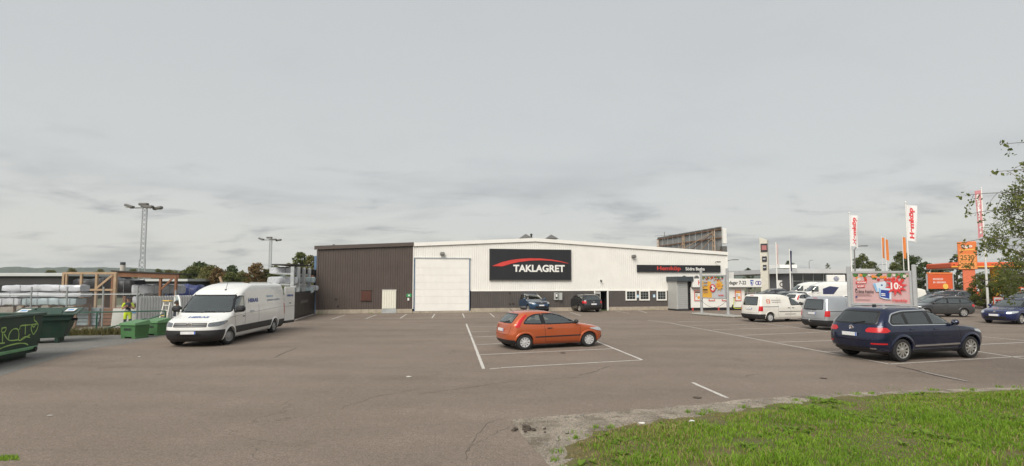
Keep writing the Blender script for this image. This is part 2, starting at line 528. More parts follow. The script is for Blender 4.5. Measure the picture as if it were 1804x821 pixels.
def jit(pts, amp, step, seed):
    rnd = random.Random(seed); out = []
    for a, b in zip(pts[:-1], pts[1:]):
        a, b = Vector((a[0], a[1])), Vector((b[0], b[1])); k = max(1, int((b - a).length / step))
        for i in range(k): out.append(a.lerp(b, i / k) + Vector((rnd.uniform(-amp, amp), rnd.uniform(-amp, amp))))
    out.append(Vector((pts[-1][0], pts[-1][1]))); return out
lot = [(-60, -20), (90, -20), (90, 140), (-14, 140), (-16.5, 44.5), (-19.5, 34), (-60, 14)]
parking = sheet('parking_lot', lot, 0.0, M_ASPH, 'brown weathered asphalt parking lot')
edge = jit([(-60, 4), G(0, 664).to_2d(), G(70, 640).to_2d(), G(150, 616).to_2d(), G(230, 604).to_2d(), G(300, 590).to_2d(), (-19.0, 36)], 0.12, 0.7, 3)
sheet('service_road', list(edge) + [Vector((-22, 40)), Vector((-60, 24))], 0.004, M_ASPH_GREY, 'greyer asphalt strip in front of the yard fence')
# verge: gravel, then turf rising a little from it
gr = [(897, 741), (1003, 731), (1120, 722), (1260, 711), (1330, 702), (1450, 695), (1600, 689), (1804, 682)]
edge_g = jit([G(*p).to_2d() for p in gr], 0.06, 0.25, 5) + [Vector((26, 16.6)), Vector((26, 2)), Vector((1.5, 2)), Vector((0.95, 5.6)), Vector((0.60, 7.2)), Vector((0.28, 8.5))]
sheet('gravel_verge', edge_g, 0.004, M_GRAVEL, 'gravel verge between the asphalt and the grass')
tf = [(1000, 821), (997, 800), (1010, 782), (1040, 764), (1110, 750), (1200, 738), (1290, 726), (1380, 711), (1500, 700), (1650, 692), (1804, 687)]
turf_edge = [G(*p).to_2d() for p in tf] + [Vector((24, 16.2)), Vector((24, 2.5)), Vector((2.2, 2.5)), Vector((1.2, 6.2))]
tp = resample([(p.x, p.y) for p in turf_edge], 0.22)
rj = random.Random(41); tp = [(x + rj.gauss(0, 0.05) + 0.07 * sin(i * 0.9) + 0.05 * sin(i * 2.3), y + rj.gauss(0, 0.05) + 0.06 * sin(i * 1.3 + 1)) for i, (x, y) in enumerate(tp)]
def turf_h(x, y):
    d = min(1.0, edge_dist(x, y) / 1.6)
    return 0.012 + 0.10 * d * d * (3 - 2 * d) + 0.025 * sin(x * 2.1 + 0.5) * sin(y * 1.7) * d
TP = np.array(tp + tp[:1])
def edge_dist(x, y):
    a = TP[:-1]; b = TP[1:]; ab = b - a; t = np.clip(((np.array((x, y)) - a) * ab).sum(1) / np.maximum(1e-9, (ab * ab).sum(1)), 0, 1)
    q = a + ab * t[:, None]; return float(np.hypot(q[:, 0] - x, q[:, 1] - y).min())
pts = [Vector(p) for p in tp]; inner = grow(tp, -0.12)
for x in np.arange(0, 24, 0.28):
    for y in np.arange(2.5, 16.5, 0.28):
        if inpoly((x, y), inner): pts.append(Vector((x, y)))
n_ = len(tp)
r_ = delaunay_2d_cdt(pts, [(i, (i + 1) % n_) for i in range(n_)], [], 1, 1e-6)
me_ = bpy.data.meshes.new('turf_bank'); me_.from_pydata([(p.x, p.y, turf_h(p.x, p.y)) for p in r_[0]], [], [tuple(f) for f in r_[2]])
me_.shade_smooth()
tag(link('turf_bank', me_, M_SOIL), 'low bank of soil under the grass verge', None, None, 'structure')

# ---- grass blades (uncountable)
def leaf_mat(name, c0, c1, trans=0.35, scale=1.2):
    m = bpy.data.materials.new(name); m.use_nodes = True; nt = m.node_tree
    b = nt.nodes['Principled BSDF']; out = nt.nodes['Material Output']
    g = nt.nodes.new('ShaderNodeNewGeometry')
    n = nt.nodes.new('ShaderNodeTexNoise'); n.inputs['Scale'].default_value = scale; n.inputs['Detail'].default_value = 6; n.inputs['Roughness'].default_value = 0.75
    nt.links.new(g.outputs['Position'], n.inputs['Vector'])
    ri = nt.nodes.new('ShaderNodeMath'); ri.operation = 'MULTIPLY_ADD'; ri.inputs[1].default_value = 0.4
    mp = nt.nodes.new('ShaderNodeMapRange'); mp.inputs['From Min'].default_value = 0.3; mp.inputs['From Max'].default_value = 0.7
    nt.links.new(g.outputs['Random Per Island'], ri.inputs[0]); nt.links.new(n.outputs['Fac'], mp.inputs['Value'])
    sc = nt.nodes.new('ShaderNodeMath'); sc.operation = 'MULTIPLY'; sc.inputs[1].default_value = 0.65
    nt.links.new(mp.outputs[0], sc.inputs[0]); nt.links.new(sc.outputs[0], ri.inputs[2])
    mx = nt.nodes.new('ShaderNodeMix'); mx.data_type = 'RGBA'; mx.inputs[6].default_value = (*c0, 1); mx.inputs[7].default_value = (*c1, 1)
    nt.links.new(ri.outputs[0], mx.inputs[0]); nt.links.new(mx.outputs[2], b.inputs['Base Color'])
    b.inputs['Roughness'].default_value = 0.55; b.inputs['Specular IOR Level'].default_value = 0.25
    t = nt.nodes.new('ShaderNodeBsdfTranslucent'); nt.links.new(mx.outputs[2], t.inputs[0])
    ms = nt.nodes.new('ShaderNodeMixShader'); ms.inputs[0].default_value = trans
    nt.links.new(b.outputs[0], ms.inputs[1]); nt.links.new(t.outputs[0], ms.inputs[2]); nt.links.new(ms.outputs[0], out.inputs[0])
    return m
M_GRASS = leaf_mat('grass_blades', (0.100, 0.225, 0.015), (0.300, 0.450, 0.048), 0.45, 0.9)
M_DRY = leaf_mat('dry_grass', (0.22, 0.18, 0.07), (0.38, 0.31, 0.14), 0.3, 2.0)
def vnoise(x, y, s, seed):
    r = np.random.RandomState(seed).rand(64, 64)
    fx = (x * s) % 64; fy = (y * s) % 64; ix = fx.astype(int); iy = fy.astype(int); tx = fx - ix; ty = fy - iy
    tx = tx * tx * (3 - 2 * tx); ty = ty * ty * (3 - 2 * ty); a = r[ix, iy]; b = r[(ix + 1) % 64, iy]; c = r[ix, (iy + 1) % 64]; d = r[(ix + 1) % 64, (iy + 1) % 64]
    return (a * (1 - tx) + b * tx) * (1 - ty) + (c * (1 - tx) + d * tx) * ty
def blades(name, X, Y, Z, H, W, lean, m, seed, label, cat=None):
    rs = np.random.RandomState(seed); n = len(X)
    az = rs.rand(n) * 2 * pi; ln = lean * (0.3 + rs.rand(n)); la = rs.rand(n) * 2 * pi
    dx, dy = np.cos(az) * W, np.sin(az) * W
    lx, ly = np.cos(la) * ln * H, np.sin(la) * ln * H
    P = np.zeros((n, 5, 3))
    P[:, 0] = np.stack([X - dx, Y - dy, Z - 0.01], 1); P[:, 1] = np.stack([X + dx, Y + dy, Z - 0.01], 1)
    P[:, 2] = np.stack([X + dx * 0.75 + lx * 0.35, Y + dy * 0.75 + ly * 0.35, Z + H * 0.6], 1)
    P[:, 3] = np.stack([X - dx * 0.75 + lx * 0.35, Y - dy * 0.75 + ly * 0.35, Z + H * 0.6], 1)
    P[:, 4] = np.stack([X + lx, Y + ly, Z + H * (1 - 0.35 * ln)], 1)
    base = np.arange(n)[:, None] * 5
    q = (base + np.array([0, 1, 2, 3])); t = (base + np.array([3, 2, 4]))
    me = bpy.data.meshes.new(name); me.vertices.add(n * 5); me.vertices.foreach_set('co', P.ravel())
    me.loops.add(n * 7); li = np.concatenate([q, t], 1).ravel(); me.loops.foreach_set('vertex_index', li)
    me.polygons.add(n * 2); ls = np.stack([np.arange(n) * 7, np.arange(n) * 7 + 4], 1).ravel(); me.polygons.foreach_set('loop_start', ls)
    me.update(calc_edges=True); me.validate()
    o = link(name, me, m); tag(o, label, cat, None, 'stuff'); return o
rs = np.random.RandomState(11)
NB = 330000
# denser near the camera where blades are large in view
bx_ = rs.rand(NB) * 22 + 0.5; by_ = 4.6 + (rs.rand(NB) ** 1.15) * 11.8
from itertools import compress
Path = np.array(tp)
def mask_in(x, y, poly):
    c = np.zeros(len(x), bool); j = len(poly) - 1
    for i in range(len(poly)):
        xi, yi = poly[i]; xj, yj = poly[j]
        if yi != yj: c ^= ((yi > y) != (yj > y)) & (x < (xj - xi) * (y - yi) / (yj - yi) + xi)
        j = i
    return c
frus = (np.abs(bx_) < by_ * 0.99 + 0.3) | (rs.rand(NB) < 0.5)
k_ = mask_in(bx_, by_, grow(tp, 0.04)) & frus
bx_, by_ = bx_[k_], by_[k_]
a_ = TP[:-1]; ab_ = TP[1:] - a_
def edist(x, y):
    d = np.full(len(x), 9.0)
    for i in range(len(a_)):
        L2 = (ab_[i] ** 2).sum() or 1e-9
        t = np.clip(((x - a_[i, 0]) * ab_[i, 0] + (y - a_[i, 1]) * ab_[i, 1]) / L2, 0, 1)
        d = np.minimum(d, np.hypot(a_[i, 0] + ab_[i, 0] * t - x, a_[i, 1] + ab_[i, 1] * t - y))
    return d
ed = edist(bx_, by_)
dd = np.minimum(1, ed / 1.6)
bz_ = 0.012 + 0.10 * dd * dd * (3 - 2 * dd) + 0.025 * np.sin(bx_ * 2.1 + 0.5) * np.sin(by_ * 1.7) * dd
tall = vnoise(bx_, by_, 1.1, 1); tuft = vnoise(bx_, by_, 4.5, 2); bare = vnoise(bx_ + 7, by_, 1.7, 3)
keep = rs.rand(len(bx_)) < np.clip(0.25 + 1.1 * np.minimum(1, ed / 0.5), 0, 1) * np.clip((bare - 0.10) * 5, 0.12, 1)
lip_dry = np.exp(-ed / 0.55) * np.clip(1.3 - (bx_ - 1.0) * 0.25, 0.15, 1)
hgt = (0.026 + 0.085 * tall ** 2 + 0.085 * tuft ** 2 * tall) * (0.7 + 0.6 * rs.rand(len(bx_))) * np.clip(0.35 + ed / 0.9, 0.35, 1)
dry = rs.rand(len(bx_)) < np.clip(0.05 + 0.6 * np.clip(vnoise(bx_, by_, 0.8, 9) - 0.55, 0, 1) + 0.8 * lip_dry + 0.25 * np.clip(0.3 - bare, 0, 1), 0, 0.9)
for sel, m_, nm_, lb_ in ((keep & ~dry, M_GRASS, 'grass', 'rough green grass growing on the verge in the right foreground'), (keep & dry, M_DRY, 'dry_grass', 'yellowed dry grass straws among the green verge')):
    blades(nm_, bx_[sel], by_[sel], bz_[sel], hgt[sel], 0.0045 + 0.003 * rs.rand(sel.sum()), 0.75, m_, 4, lb_, 'grass')
# broad-leaved weeds (clover, dandelion) in loose colonies
def rosettes(name, spots, m, label, seed, r0=0.07):
    rnd = random.Random(seed); b = MB()
    for (x, y, s) in spots:
        z = turf_h(x, y)
        for k in range(rnd.randint(6, 10)):
            a = rnd.uniform(0, 2 * pi); L = r0 * s * rnd.uniform(0.7, 1.4); w = L * rnd.uniform(0.22, 0.34); up = rnd.uniform(0.25, 0.9)
            d = Vector((cos(a), sin(a), 0)); p = Vector((-sin(a), cos(a), 0)); o = Vector((x, y, z))
            b.add([o, o + d * L * 0.5 + p * w + Vector((0, 0, up * L * 0.55)), o + d * L + Vector((0, 0, up * L * 0.75)), o + d * L * 0.5 - p * w + Vector((0, 0, up * L * 0.55))], [(0, 1, 2, 3)])
    o = link(name, b.mesh(name), m); tag(o, label, 'weeds', None, 'stuff')
rw = random.Random(5); spots = []
cols = [(rw.uniform(1.5, 15), rw.uniform(7.2, 14.5)) for _ in range(46)]
for cx_, cy_ in cols:
    for k in range(rw.randint(4, 18)):
        x, y = cx_ + rw.gauss(0, 0.3), cy_ + rw.gauss(0, 0.25)
        if inpoly((x, y), inner): spots.append((x, y, rw.uniform(0.6, 1.5)))
rosettes('broadleaf_weeds', spots, leaf_mat('weed_leaves', (0.10, 0.20, 0.02), (0.24, 0.34, 0.05), 0.4, 2.5), 'clumps of broad-leaved weeds and clover in the grass verge', 8)
# ragged tufts that have seeded out over the gravel
rt = np.random.RandomState(21); ex = []; ey = []; eh = []
for k in range(150):
    i = rt.randint(0, len(TP) - 1); a, b2 = TP[i], TP[i + 1]; t = rt.rand(); p = a + (b2 - a) * t; nrm_ = np.array([(b2 - a)[1], -(b2 - a)[0]]); nrm_ = nrm_ / (np.linalg.norm(nrm_) or 1)
    if area2(tp) < 0: nrm_ = -nrm_
    p = p + nrm_ * abs(rt.normal(0, 0.22)); m_n = rt.randint(6, 60); sz = 0.02 + 0.07 * rt.rand()
    if p[1] < 7: continue
    ex += list(p[0] + rt.normal(0, sz, m_n)); ey += list(p[1] + rt.normal(0, sz, m_n)); eh += list(0.02 + 0.07 * rt.rand(m_n))
blades('verge_tufts', np.array(ex), np.array(ey), np.zeros(len(ex)) + 0.006, np.array(eh), 0.005, 0.8, M_GRASS, 22, 'ragged grass tufts seeded out over the gravel edge', 'grass')
# grit and clods along the gravel
b = MB(); rg = random.Random(9)
for k in range(2600):
    t = rg.random(); i = rg.randrange(len(tp) - 1)
    x, y = G(rg.uniform(895, 1500), 690 + 130 * rg.random() ** 1.0).to_2d()
    if not inpoly((x, y), [(p.x, p.y) for p in edge_g]) or inpoly((x, y), tp): continue
    s = rg.uniform(0.006, 0.02) * (2.2 if rg.random() < 0.04 else 1)
    vs = [Vector((rg.uniform(-1, 1), rg.uniform(-1, 1), 0)).normalized() * s for _ in range(4)]
    b.box((x, y, s * 0.3), (s * 1.6, s * 1.2, s), rot=Matrix.Rotation(rg.uniform(0, 6), 3, Vector((rg.random(), rg.random(), 1)).normalized()))
tag(b.build('gravel_stones', mat('stones', (0.22, 0.20, 0.175), 0.9, 0, 0.4, 30)), 'loose stones scattered on the gravel verge', None, None, 'stuff')

# ---- painted bays
def line(pa, pb, w=0.085, z=0.004, jitter=0.0):
    a, b = Vector(pa).to_2d() if len(pa) > 2 else Vector(pa), Vector(pb).to_2d() if len(pb) > 2 else Vector(pb)
    t = (b - a).normalized(); q = Vector((-t.y, t.x)) * w / 2
    n = max(2, int((b - a).length / 0.4)); P = []
    rnd = random.Random(int(a.x * 97 + b.y * 31))
    L = [a.lerp(b, k / n) for k in range(n + 1)]
    up = [p + q * rnd.uniform(0.82, 1.1) for p in L]; dn = [p - q * rnd.uniform(0.82, 1.1) for p in L]
    me = bpy.data.meshes.new('painted_line'); vs = [(p.x, p.y, z) for p in up] + [(p.x, p.y, z) for p in dn]
    me.from_pydata(vs, [], [(k, n + 1 + k, n + 2 + k, k + 1) for k in range(n)])
    o = link('painted_line', me, M_LINE, parking)
    return o
def PL(u0, v0, u1, v1, w=0.085): return line(G(u0, v0), G(u1, v1), w)
# the centre bays
PL(821.5, 570.5, 852, 650, 0.10); PL(1049, 600.5, 1131, 634, 0.10)
PL(882, 648, 1131, 634.2); PL(844, 625, 1081, 614.3); PL(838.5, 607.5, 925, 603); PL(833, 594, 890, 591.5); PL(830, 584.5, 863, 583.8); PL(828, 576, 890, 575.5)
PL(863, 650, 880, 648.6)
# bays along the hall
wl = [((0, 0), (0, 0))]
for (u0, v0, u1, v1) in ((584, 562.5, 608, 555), (645, 561.5, 663, 554.5), (705, 560.8, 716, 553.5), (761, 560.3, 766, 553.2), (818, 559.5, 815, 552.5), (871, 558.6, 863, 552), (1023, 556, 1003, 549.5), (1108, 552, 1085, 547.8), (1140, 551.5, 1125, 547)):
    PL(u0, v0, u1, v1)
PL(520, 562.8, 880, 559.3, 0.07); PL(895, 558.8, 935, 558.5, 0.06)
PL(1135, 550.5, 1180, 549.5); PL(1190, 549.5, 1222, 551); PL(553, 553.6, 513, 566.5)
# the bays on the right
PL(1141, 564, 1180, 569, 0.07); PL(1180, 569, 1567, 641.5)
PL(1195, 566.5, 1320, 565.4); PL(1218, 573.5, 1330, 571.2); PL(1256, 580.8, 1390, 577.4); PL(1301, 591, 1460, 584.6); PL(1370, 603, 1475, 599.8); PL(1453, 619.5, 1500, 618)
PL(1330, 568, 1475, 586.5); PL(1567, 641.5, 1804, 627.5); PL(1715, 618, 1804, 632); PL(1720, 607, 1804, 603.5); PL(1712, 591.5, 1804, 600)
PL(1700, 572, 1804, 575.5, 0.08); PL(1665, 562, 1700, 561.5, 0.08)
PL(1220, 674, 1282, 701.5, 0.10); PL(1612, 652, 1705, 672, 0.05)
# tar seam beyond the near bay
tar = MB(); sp = [G(1580, 645), G(1612, 652), G(1650, 662), G(1706, 673)]
for a, b2 in zip(sp[:-1], sp[1:]):
    t = (b2 - a).normalized(); q = Vector((-t.y, t.x, 0)) * 0.035; up = Vector((0, 0, 0.006)); tar.add([a + q + up, a - q + up, b2 - q + up, b2 + q + up], [(0, 1, 2, 3)])
tar.build('tar_seam', mat('tar', (0.045, 0.038, 0.034), 0.8), parking)
# open cracks in the asphalt
rk = random.Random(31)
for pts_, w_ in (([(486, 630), (500, 622), (522, 613.5)], 0.05), ([(1020, 661), (1040, 657), (1075, 645)], 0.03), ([(740, 694), (820, 684), (905, 671), (1040, 664)], 0.018), ([(815, 798), (840, 780), (878, 760), (900, 752)], 0.010), ([(820, 812), (835, 770), (868, 742), (893, 735)], 0.009), ([(140, 640), (175, 638), (215, 633)], 0.03), ([(170, 650), (200, 647), (235, 644)], 0.03), ([(600, 720), (660, 700), (742, 684)], 0.014), ([(1130, 560), (1200, 556), (1290, 562)], 0.02)):
    P_ = []
    for a, b2 in zip(pts_[:-1], pts_[1:]):
        for k in range(6): t = k / 6; P_.append(G(a[0] + (b2[0] - a[0]) * t, a[1] + (b2[1] - a[1]) * t).to_2d() + Vector((rk.uniform(-0.05, 0.05), rk.uniform(-0.05, 0.05))))
    P_.append(G(*pts_[-1]).to_2d()); b = MB()
    for i in range(len(P_)):
        t = (P_[min(i + 1, len(P_) - 1)] - P_[max(0, i - 1)]).normalized(); q = Vector((-t.y, t.x)) * w_ * rk.uniform(0.15, 0.6); b.v += [(P_[i].x + q.x, P_[i].y + q.y, 0.003), (P_[i].x - q.x, P_[i].y - q.y, 0.003)]
    for i in range(len(P_) - 1): b.f.append((2 * i, 2 * i + 1, 2 * i + 3, 2 * i + 2)); b.mi.append(0)
    b.build('crack', mat('tar', (0, 0, 0)), parking)
# flattened litter and leaf debris on the asphalt
for k, (u, v, s, c) in enumerate([(720, 664, 0.07, (0.6, 0.58, 0.52)), (245, 629, 0.05, (0.6, 0.6, 0.58)), (88, 733, 0.05, (0.35, 0.33, 0.3)), (991, 622, 0.13, (0.07, 0.045, 0.035)), (1132, 752, 0.06, (0.7, 0.68, 0.62)), (1219, 750, 0.05, (0.7, 0.7, 0.7)), (1228, 701, 0.09, (0.07, 0.05, 0.035)), (1450, 667, 0.1, (0.06, 0.045, 0.035))]):
    p = G(u, v); b = MB(); rnd = random.Random(k)
    ring = [(p.x + cos(q) * s * rnd.uniform(0.6, 1.3), p.y + sin(q) * s * rnd.uniform(0.6, 1.3)) for q in np.linspace(0, 2 * pi, 8)[:-1]]
    zz = turf_h(p.x, p.y) + 0.05 if inpoly((p.x, p.y), tp) else 0.008
    b.prism(ring, lambda a, bb, t: (a, bb, t + zz), 0.0, 0.008)
    pale = c[0] > 0.3
    tag(b.build('litter', mat('litter_%d' % k, c, 0.8, 0, 0.3, 20)), ['small flattened pale scrap on the open asphalt', 'tiny white scrap by the grey asphalt strip', 'pale scrap on the asphalt at far left', 'brown squashed leaf beside the orange car', 'small white scrap at the tip of the grass', 'white scrap lying in the grass', 'dark leaf scrap near the lone painted dash', 'dark leaf scrap on the asphalt before the navy car'][k], 'litter')
# clod heap at the tip of the verge
b = MB(); rc = random.Random(3); p = G(932, 757)
for k in range(14):
    x, y, s = p.x + rc.gauss(0, 0.14), p.y + rc.gauss(0, 0.08), rc.uniform(0.02, 0.05)
    b.box((x, y, s * 0.4), (s * 1.8, s * 1.3, s), rot=Matrix.Rotation(rc.uniform(0, 6), 3, Vector((rc.random(), rc.random(), 1)).normalized()))
tag(b.build('soil_clods', mat('clods', (0.07, 0.055, 0.042), 0.95, 0, 0.4, 30)), 'dark soil clods at the tip of the gravel verge', None, None, 'stuff')
# ------------------------------------------------------------------ vehicles
M_TYRE = mat('tyre_rubber', (0.018, 0.018, 0.019), 0.8, 0, 0.25, 9)
M_BLACK = mat('black_plastic', (0.022, 0.022, 0.024), 0.55, 0, 0.15, 6)
M_TRIM = mat('window_trim', (0.012, 0.012, 0.013), 0.35, 0, 0.1, 6)
M_WELL = mat('wheel_well', (0.008, 0.008, 0.008), 0.9, 0, 0.1)
M_ALLOY = mat('alloy', (0.62, 0.61, 0.59), 0.32, 0.85, 0.08, 8)
M_COVER = mat('wheel_cover', (0.62, 0.62, 0.62), 0.35, 0.35, 0.08, 8)
M_STEEL = mat('steel_wheel', (0.30, 0.30, 0.30), 0.5, 0.4, 0.1, 8)
M_RIMDARK = mat('rim_dark', (0.03, 0.03, 0.03), 0.6, 0.2, 0.1)
M_CHROME = mat('chrome', (0.75, 0.75, 0.74), 0.14, 1.0, 0.03)
M_TAIL = mat('tail_lamp_red', (0.50, 0.014, 0.018), 0.25, 0, 0.15, 14, coat=0.25)
M_TAILW = mat('tail_lamp_clear', (0.75, 0.6, 0.58), 0.12, 0, 0.08, 8, coat=1)
M_LAMP = mat('head_lamp', (0.55, 0.57, 0.58), 0.08, 0.55, 0.25, 14, coat=1)
M_PLATE = mat('number_plate_white', (0.72, 0.72, 0.72), 0.4, 0, 0.12, 14)
M_PLATEB = mat('number_plate_blue', (0.08, 0.16, 0.5), 0.4, 0, 0.05)
M_SEAT = mat('seat_fabric', (0.06, 0.06, 0.065), 0.9, 0, 0.2, 12)
M_SEATL = mat('seat_fabric_pale', (0.34, 0.31, 0.27), 0.9, 0, 0.2, 12)
M_CABIN = mat('cabin_plastic', (0.035, 0.035, 0.037), 0.8, 0, 0.1)
M_GLASS = glass_mat('car_glass', (0.70, 0.77, 0.73), 0.16)
M_PRIV = glass_mat('privacy_glass', (0.13, 0.14, 0.14), 0.10)
M_INDIC = mat('amber_lamp', (0.8, 0.25, 0.02), 0.2, 0, 0.05, coat=1)

class Body:
    """shell lofted through horizontal sections; rows: (z, x_rear, x_front, half_width, cap_rear, cap_front)"""
    def __init__(s, rows, nf=2.8, nr=3.2, step=0.04, M=200):
        R = np.array(rows, float); z = R[:, 0]
        zq = np.linspace(z[0], z[-1], 3000)
        c = [pchip(z, R[:, i], zq) for i in range(1, 6)]
        ds = np.sqrt(np.diff(zq)**2 + 0.6 * np.diff(c[0])**2 + 0.6 * np.diff(c[1])**2 + np.diff(c[2])**2)
        cum = np.concatenate([[0], np.cumsum(ds)]); n = int(cum[-1] / step) + 2
        zs = np.interp(np.linspace(0, cum[-1], n), cum, zq)
        s.zs = zs; s.M = M; loops = []
        K = M // 2 + 1
        ph = np.linspace(0, pi / 2, 220)
        for k, zz in enumerate(zs):
            xr, xf, w, cr, cf = [float(np.interp(zz, zq, q)) for q in c]
            lim = 0.48 * (xf - xr); cr = min(cr, lim); cf = min(cf, lim)
            fx = xf - cf + cf * np.cos(ph)**(2 / nf); fy = w * np.sin(ph)**(2 / nf)
            rx = xr + cr - cr * np.sin(ph)**(2 / nr); ry = w * np.cos(ph)**(2 / nr)
            X = np.concatenate([fx, rx]); Y = np.concatenate([fy, ry])
            L = np.concatenate([[0], np.cumsum(np.hypot(np.diff(X), np.diff(Y)))])
            q = np.linspace(0, L[-1], K)
            hx = np.interp(q, L, X); hy = np.interp(q, L, Y)
            lx = np.concatenate([hx, hx[1:-1][::-1]]); ly = np.concatenate([hy, -hy[1:-1][::-1]])
            loops.append(np.stack([lx, ly, np.full(len(lx), zz)], 1))
        s.verts = np.concatenate(loops); m = len(loops[0]); s.m = m
        s.faces = [(k * m + j, k * m + (j + 1) % m, (k + 1) * m + (j + 1) % m, (k + 1) * m + j) for k in range(n - 1) for j in range(m)]
        s.caps = [tuple(range(m))[::-1], tuple((n - 1) * m + j for j in range(m))]
        s.bvh = BVHTree.FromPolygons([tuple(v) for v in s.verts], s.faces + s.caps)
        F = np.array(s.faces)
        s.cen = s.verts[F].mean(1)
        e1 = s.verts[F[:, 2]] - s.verts[F[:, 0]]; e2 = s.verts[F[:, 3]] - s.verts[F[:, 1]]
        nn = np.cross(e1, e2); s.nor = nn / np.maximum(1e-9, np.linalg.norm(nn, axis=1))[:, None]
        s.keep = np.ones(len(s.faces), bool)
        # outward vertex normals
        vn = np.zeros_like(s.verts)
        for i in range(4): np.add.at(vn, F[:, i], s.nor)
        s.vn = vn / np.maximum(1e-9, np.linalg.norm(vn, axis=1))[:, None]
        s.top = zs[-1]
    def hit(s, side, a, z, eps=0.0, fallback=True):
        if side in ('L', 'R'):
            sg = 1 if side == 'L' else -1
            o = Vector((a, sg * 4, z)); d = Vector((0, -sg, 0))
        elif side in ('F', 'B'):
            sg = 1 if side == 'F' else -1
            o = Vector((sg * 8, a, z)); d = Vector((-sg, 0, 0))
        elif side == 'T':
            o = Vector((a, z, 6)); d = Vector((0, 0, -1))
        else:                                   # ('W', end, sign): distance round the outline from the middle of that end
            z = min(max(z, s.zs[0]), s.zs[-1] - 1e-6)
            k = int(np.searchsorted(s.zs, z) - 1); k = max(0, min(k, len(s.zs) - 2)); f = (z - s.zs[k]) / (s.zs[k + 1] - s.zs[k])
            H = s.m // 2 + 1
            L = (s.verts[k * s.m:k * s.m + H] * (1 - f) + s.verts[(k + 1) * s.m:(k + 1) * s.m + H] * f)[:, :2]
            if side[1] == 'B': L = L[::-1]
            cum = np.concatenate([[0], np.cumsum(np.hypot(*np.diff(L, axis=0).T))])
            x = np.interp(a, cum, L[:, 0]); y = np.interp(a, cum, L[:, 1])
            x2 = np.interp(a + 0.02, cum, L[:, 0]); y2 = np.interp(a + 0.02, cum, L[:, 1])
            tx, ty = x2 - x, y2 - y; q = math.hypot(tx, ty) or 1
            nx, ny = (ty / q, -tx / q)
            if nx * (x - (1 if x > 0 else -1) * 0.3) + ny * y < 0: nx, ny = -nx, -ny
            return Vector((x + nx * eps, side[2] * (y + ny * eps), z))
        h = s.bvh.ray_cast(o, d)
        if h[0] is None:
            if not fallback: return None
            q = o + d * (8 if side not in ('L', 'R', 'T') else (3.2 if side != 'T' else 5))
            h = s.bvh.find_nearest(q)
        return h[0] - d * eps
    def hole(s, side, poly):
        ax = {'L': (1, 1), 'R': (1, -1), 'F': (0, 1), 'B': (0, -1)}[side]
        co = 0 if ax[0] == 1 else 1
        P = np.array(poly); lo = P.min(0); hi = P.max(0)
        c = s.cen
        sel = (s.nor[:, ax[0]] * ax[1] > 0.12) & (c[:, co] > lo[0]) & (c[:, co] < hi[0]) & (c[:, 2] > lo[1]) & (c[:, 2] < hi[1])
        for i in np.nonzero(sel)[0]:
            if inpoly((c[i, co], c[i, 2]), poly): s.keep[i] = False
    def arch(s, x, zc, R):
        c = s.cen
        sel = (np.hypot(c[:, 0] - x, c[:, 2] - zc) < R) & (np.abs(s.nor[:, 1]) > 0.2)
        s.keep[sel] = False
    def shell(s, name, m, parent, bottom=True):
        fs = [f for f, k in zip(s.faces, s.keep) if k] + [s.caps[1]]
        me = bpy.data.meshes.new(name); me.from_pydata([tuple(v) for v in s.verts], [], fs)
        bm = bmesh.new(); bm.from_mesh(me)
        loose = [v for v in bm.verts if not v.link_faces]
        bmesh.ops.delete(bm, geom=loose, context='VERTS'); bm.to_mesh(me); bm.free()
        me.shade_smooth(); me.set_sharp_from_angle(angle=radians(42))
        return link(name, me, m, parent)
    def skin(s, name, cond, eps, m, parent, usekeep=True):
        """copy of the shell faces that meet cond(centre, normal), set out by eps, closed at its rim"""
        ids = [i for i in range(len(s.faces)) if (s.keep[i] or not usekeep) and cond(s.cen[i], s.nor[i])]
        if not ids: return None
        used = {}; vs = []; fs = []; ec = {}
        for i in ids:
            f = []
            for q in s.faces[i]:
                if q not in used:
                    used[q] = len(vs); vs.append(tuple(s.verts[q] + s.vn[q] * eps))
                f.append(used[q])
            fs.append(tuple(f))
            for a, b in zip(f, f[1:] + f[:1]): ec[(a, b)] = 1
        inv = {v: k for k, v in used.items()}; low = {}
        for (a, b) in list(ec):
            if (b, a) not in ec:
                for q in (a, b):
                    if q not in low:
                        low[q] = len(vs); vs.append(tuple(s.verts[inv[q]] - s.vn[inv[q]] * 0.01))
                fs.append((b, a, low[a], low[b]))
        me = bpy.data.meshes.new(name); me.from_pydata(vs, [], fs); me.shade_smooth(); me.set_sharp_from_angle(angle=radians(40))
        return link(name, me, m, parent)
    def patch(s, name, side, poly, m, parent, eps=0.004, step=0.07, thick=0.0, mirror=True):
        """a panel lying on the shell: polygon given in side view (x,z), end view (y,z) or plan (x,y)"""
        P = resample(poly, step)
        n = len(P); lo = np.min(P, 0); hi = np.max(P, 0)
        inner = grow(P, -step * 0.45)
        pts = [Vector(p) for p in P]
        gx = np.arange(lo[0] + step * 0.5, hi[0], step); gy = np.arange(lo[1] + step * 0.5, hi[1], step)
        for a in gx:
            for b in gy:
                if inpoly((a, b), inner): pts.append(Vector((a, b)))
        r = delaunay_2d_cdt(pts, [(i, (i + 1) % n) for i in range(n)], [], 1, 1e-5)
        vs = [s.hit(side, p.x, p.y, eps) for p in r[0]]
        fs = [tuple(f) for f in r[2]]
        nv = len(vs)
        if thick > 0:
            back = [s.hit(side, p.x, p.y, eps - thick) for p in r[0]]
            vs = vs + back
            cnt = {}
            for f in fs:
                for a, b in zip(f, f[1:] + f[:1]): cnt[(a, b)] = 1
            rim = [(a, b) for (a, b) in cnt if (b, a) not in cnt]
            fs = fs + [(b, a, a + nv, b + nv) for a, b in rim]
        me = bpy.data.meshes.new(name); me.from_pydata([tuple(v) for v in vs], [], fs)
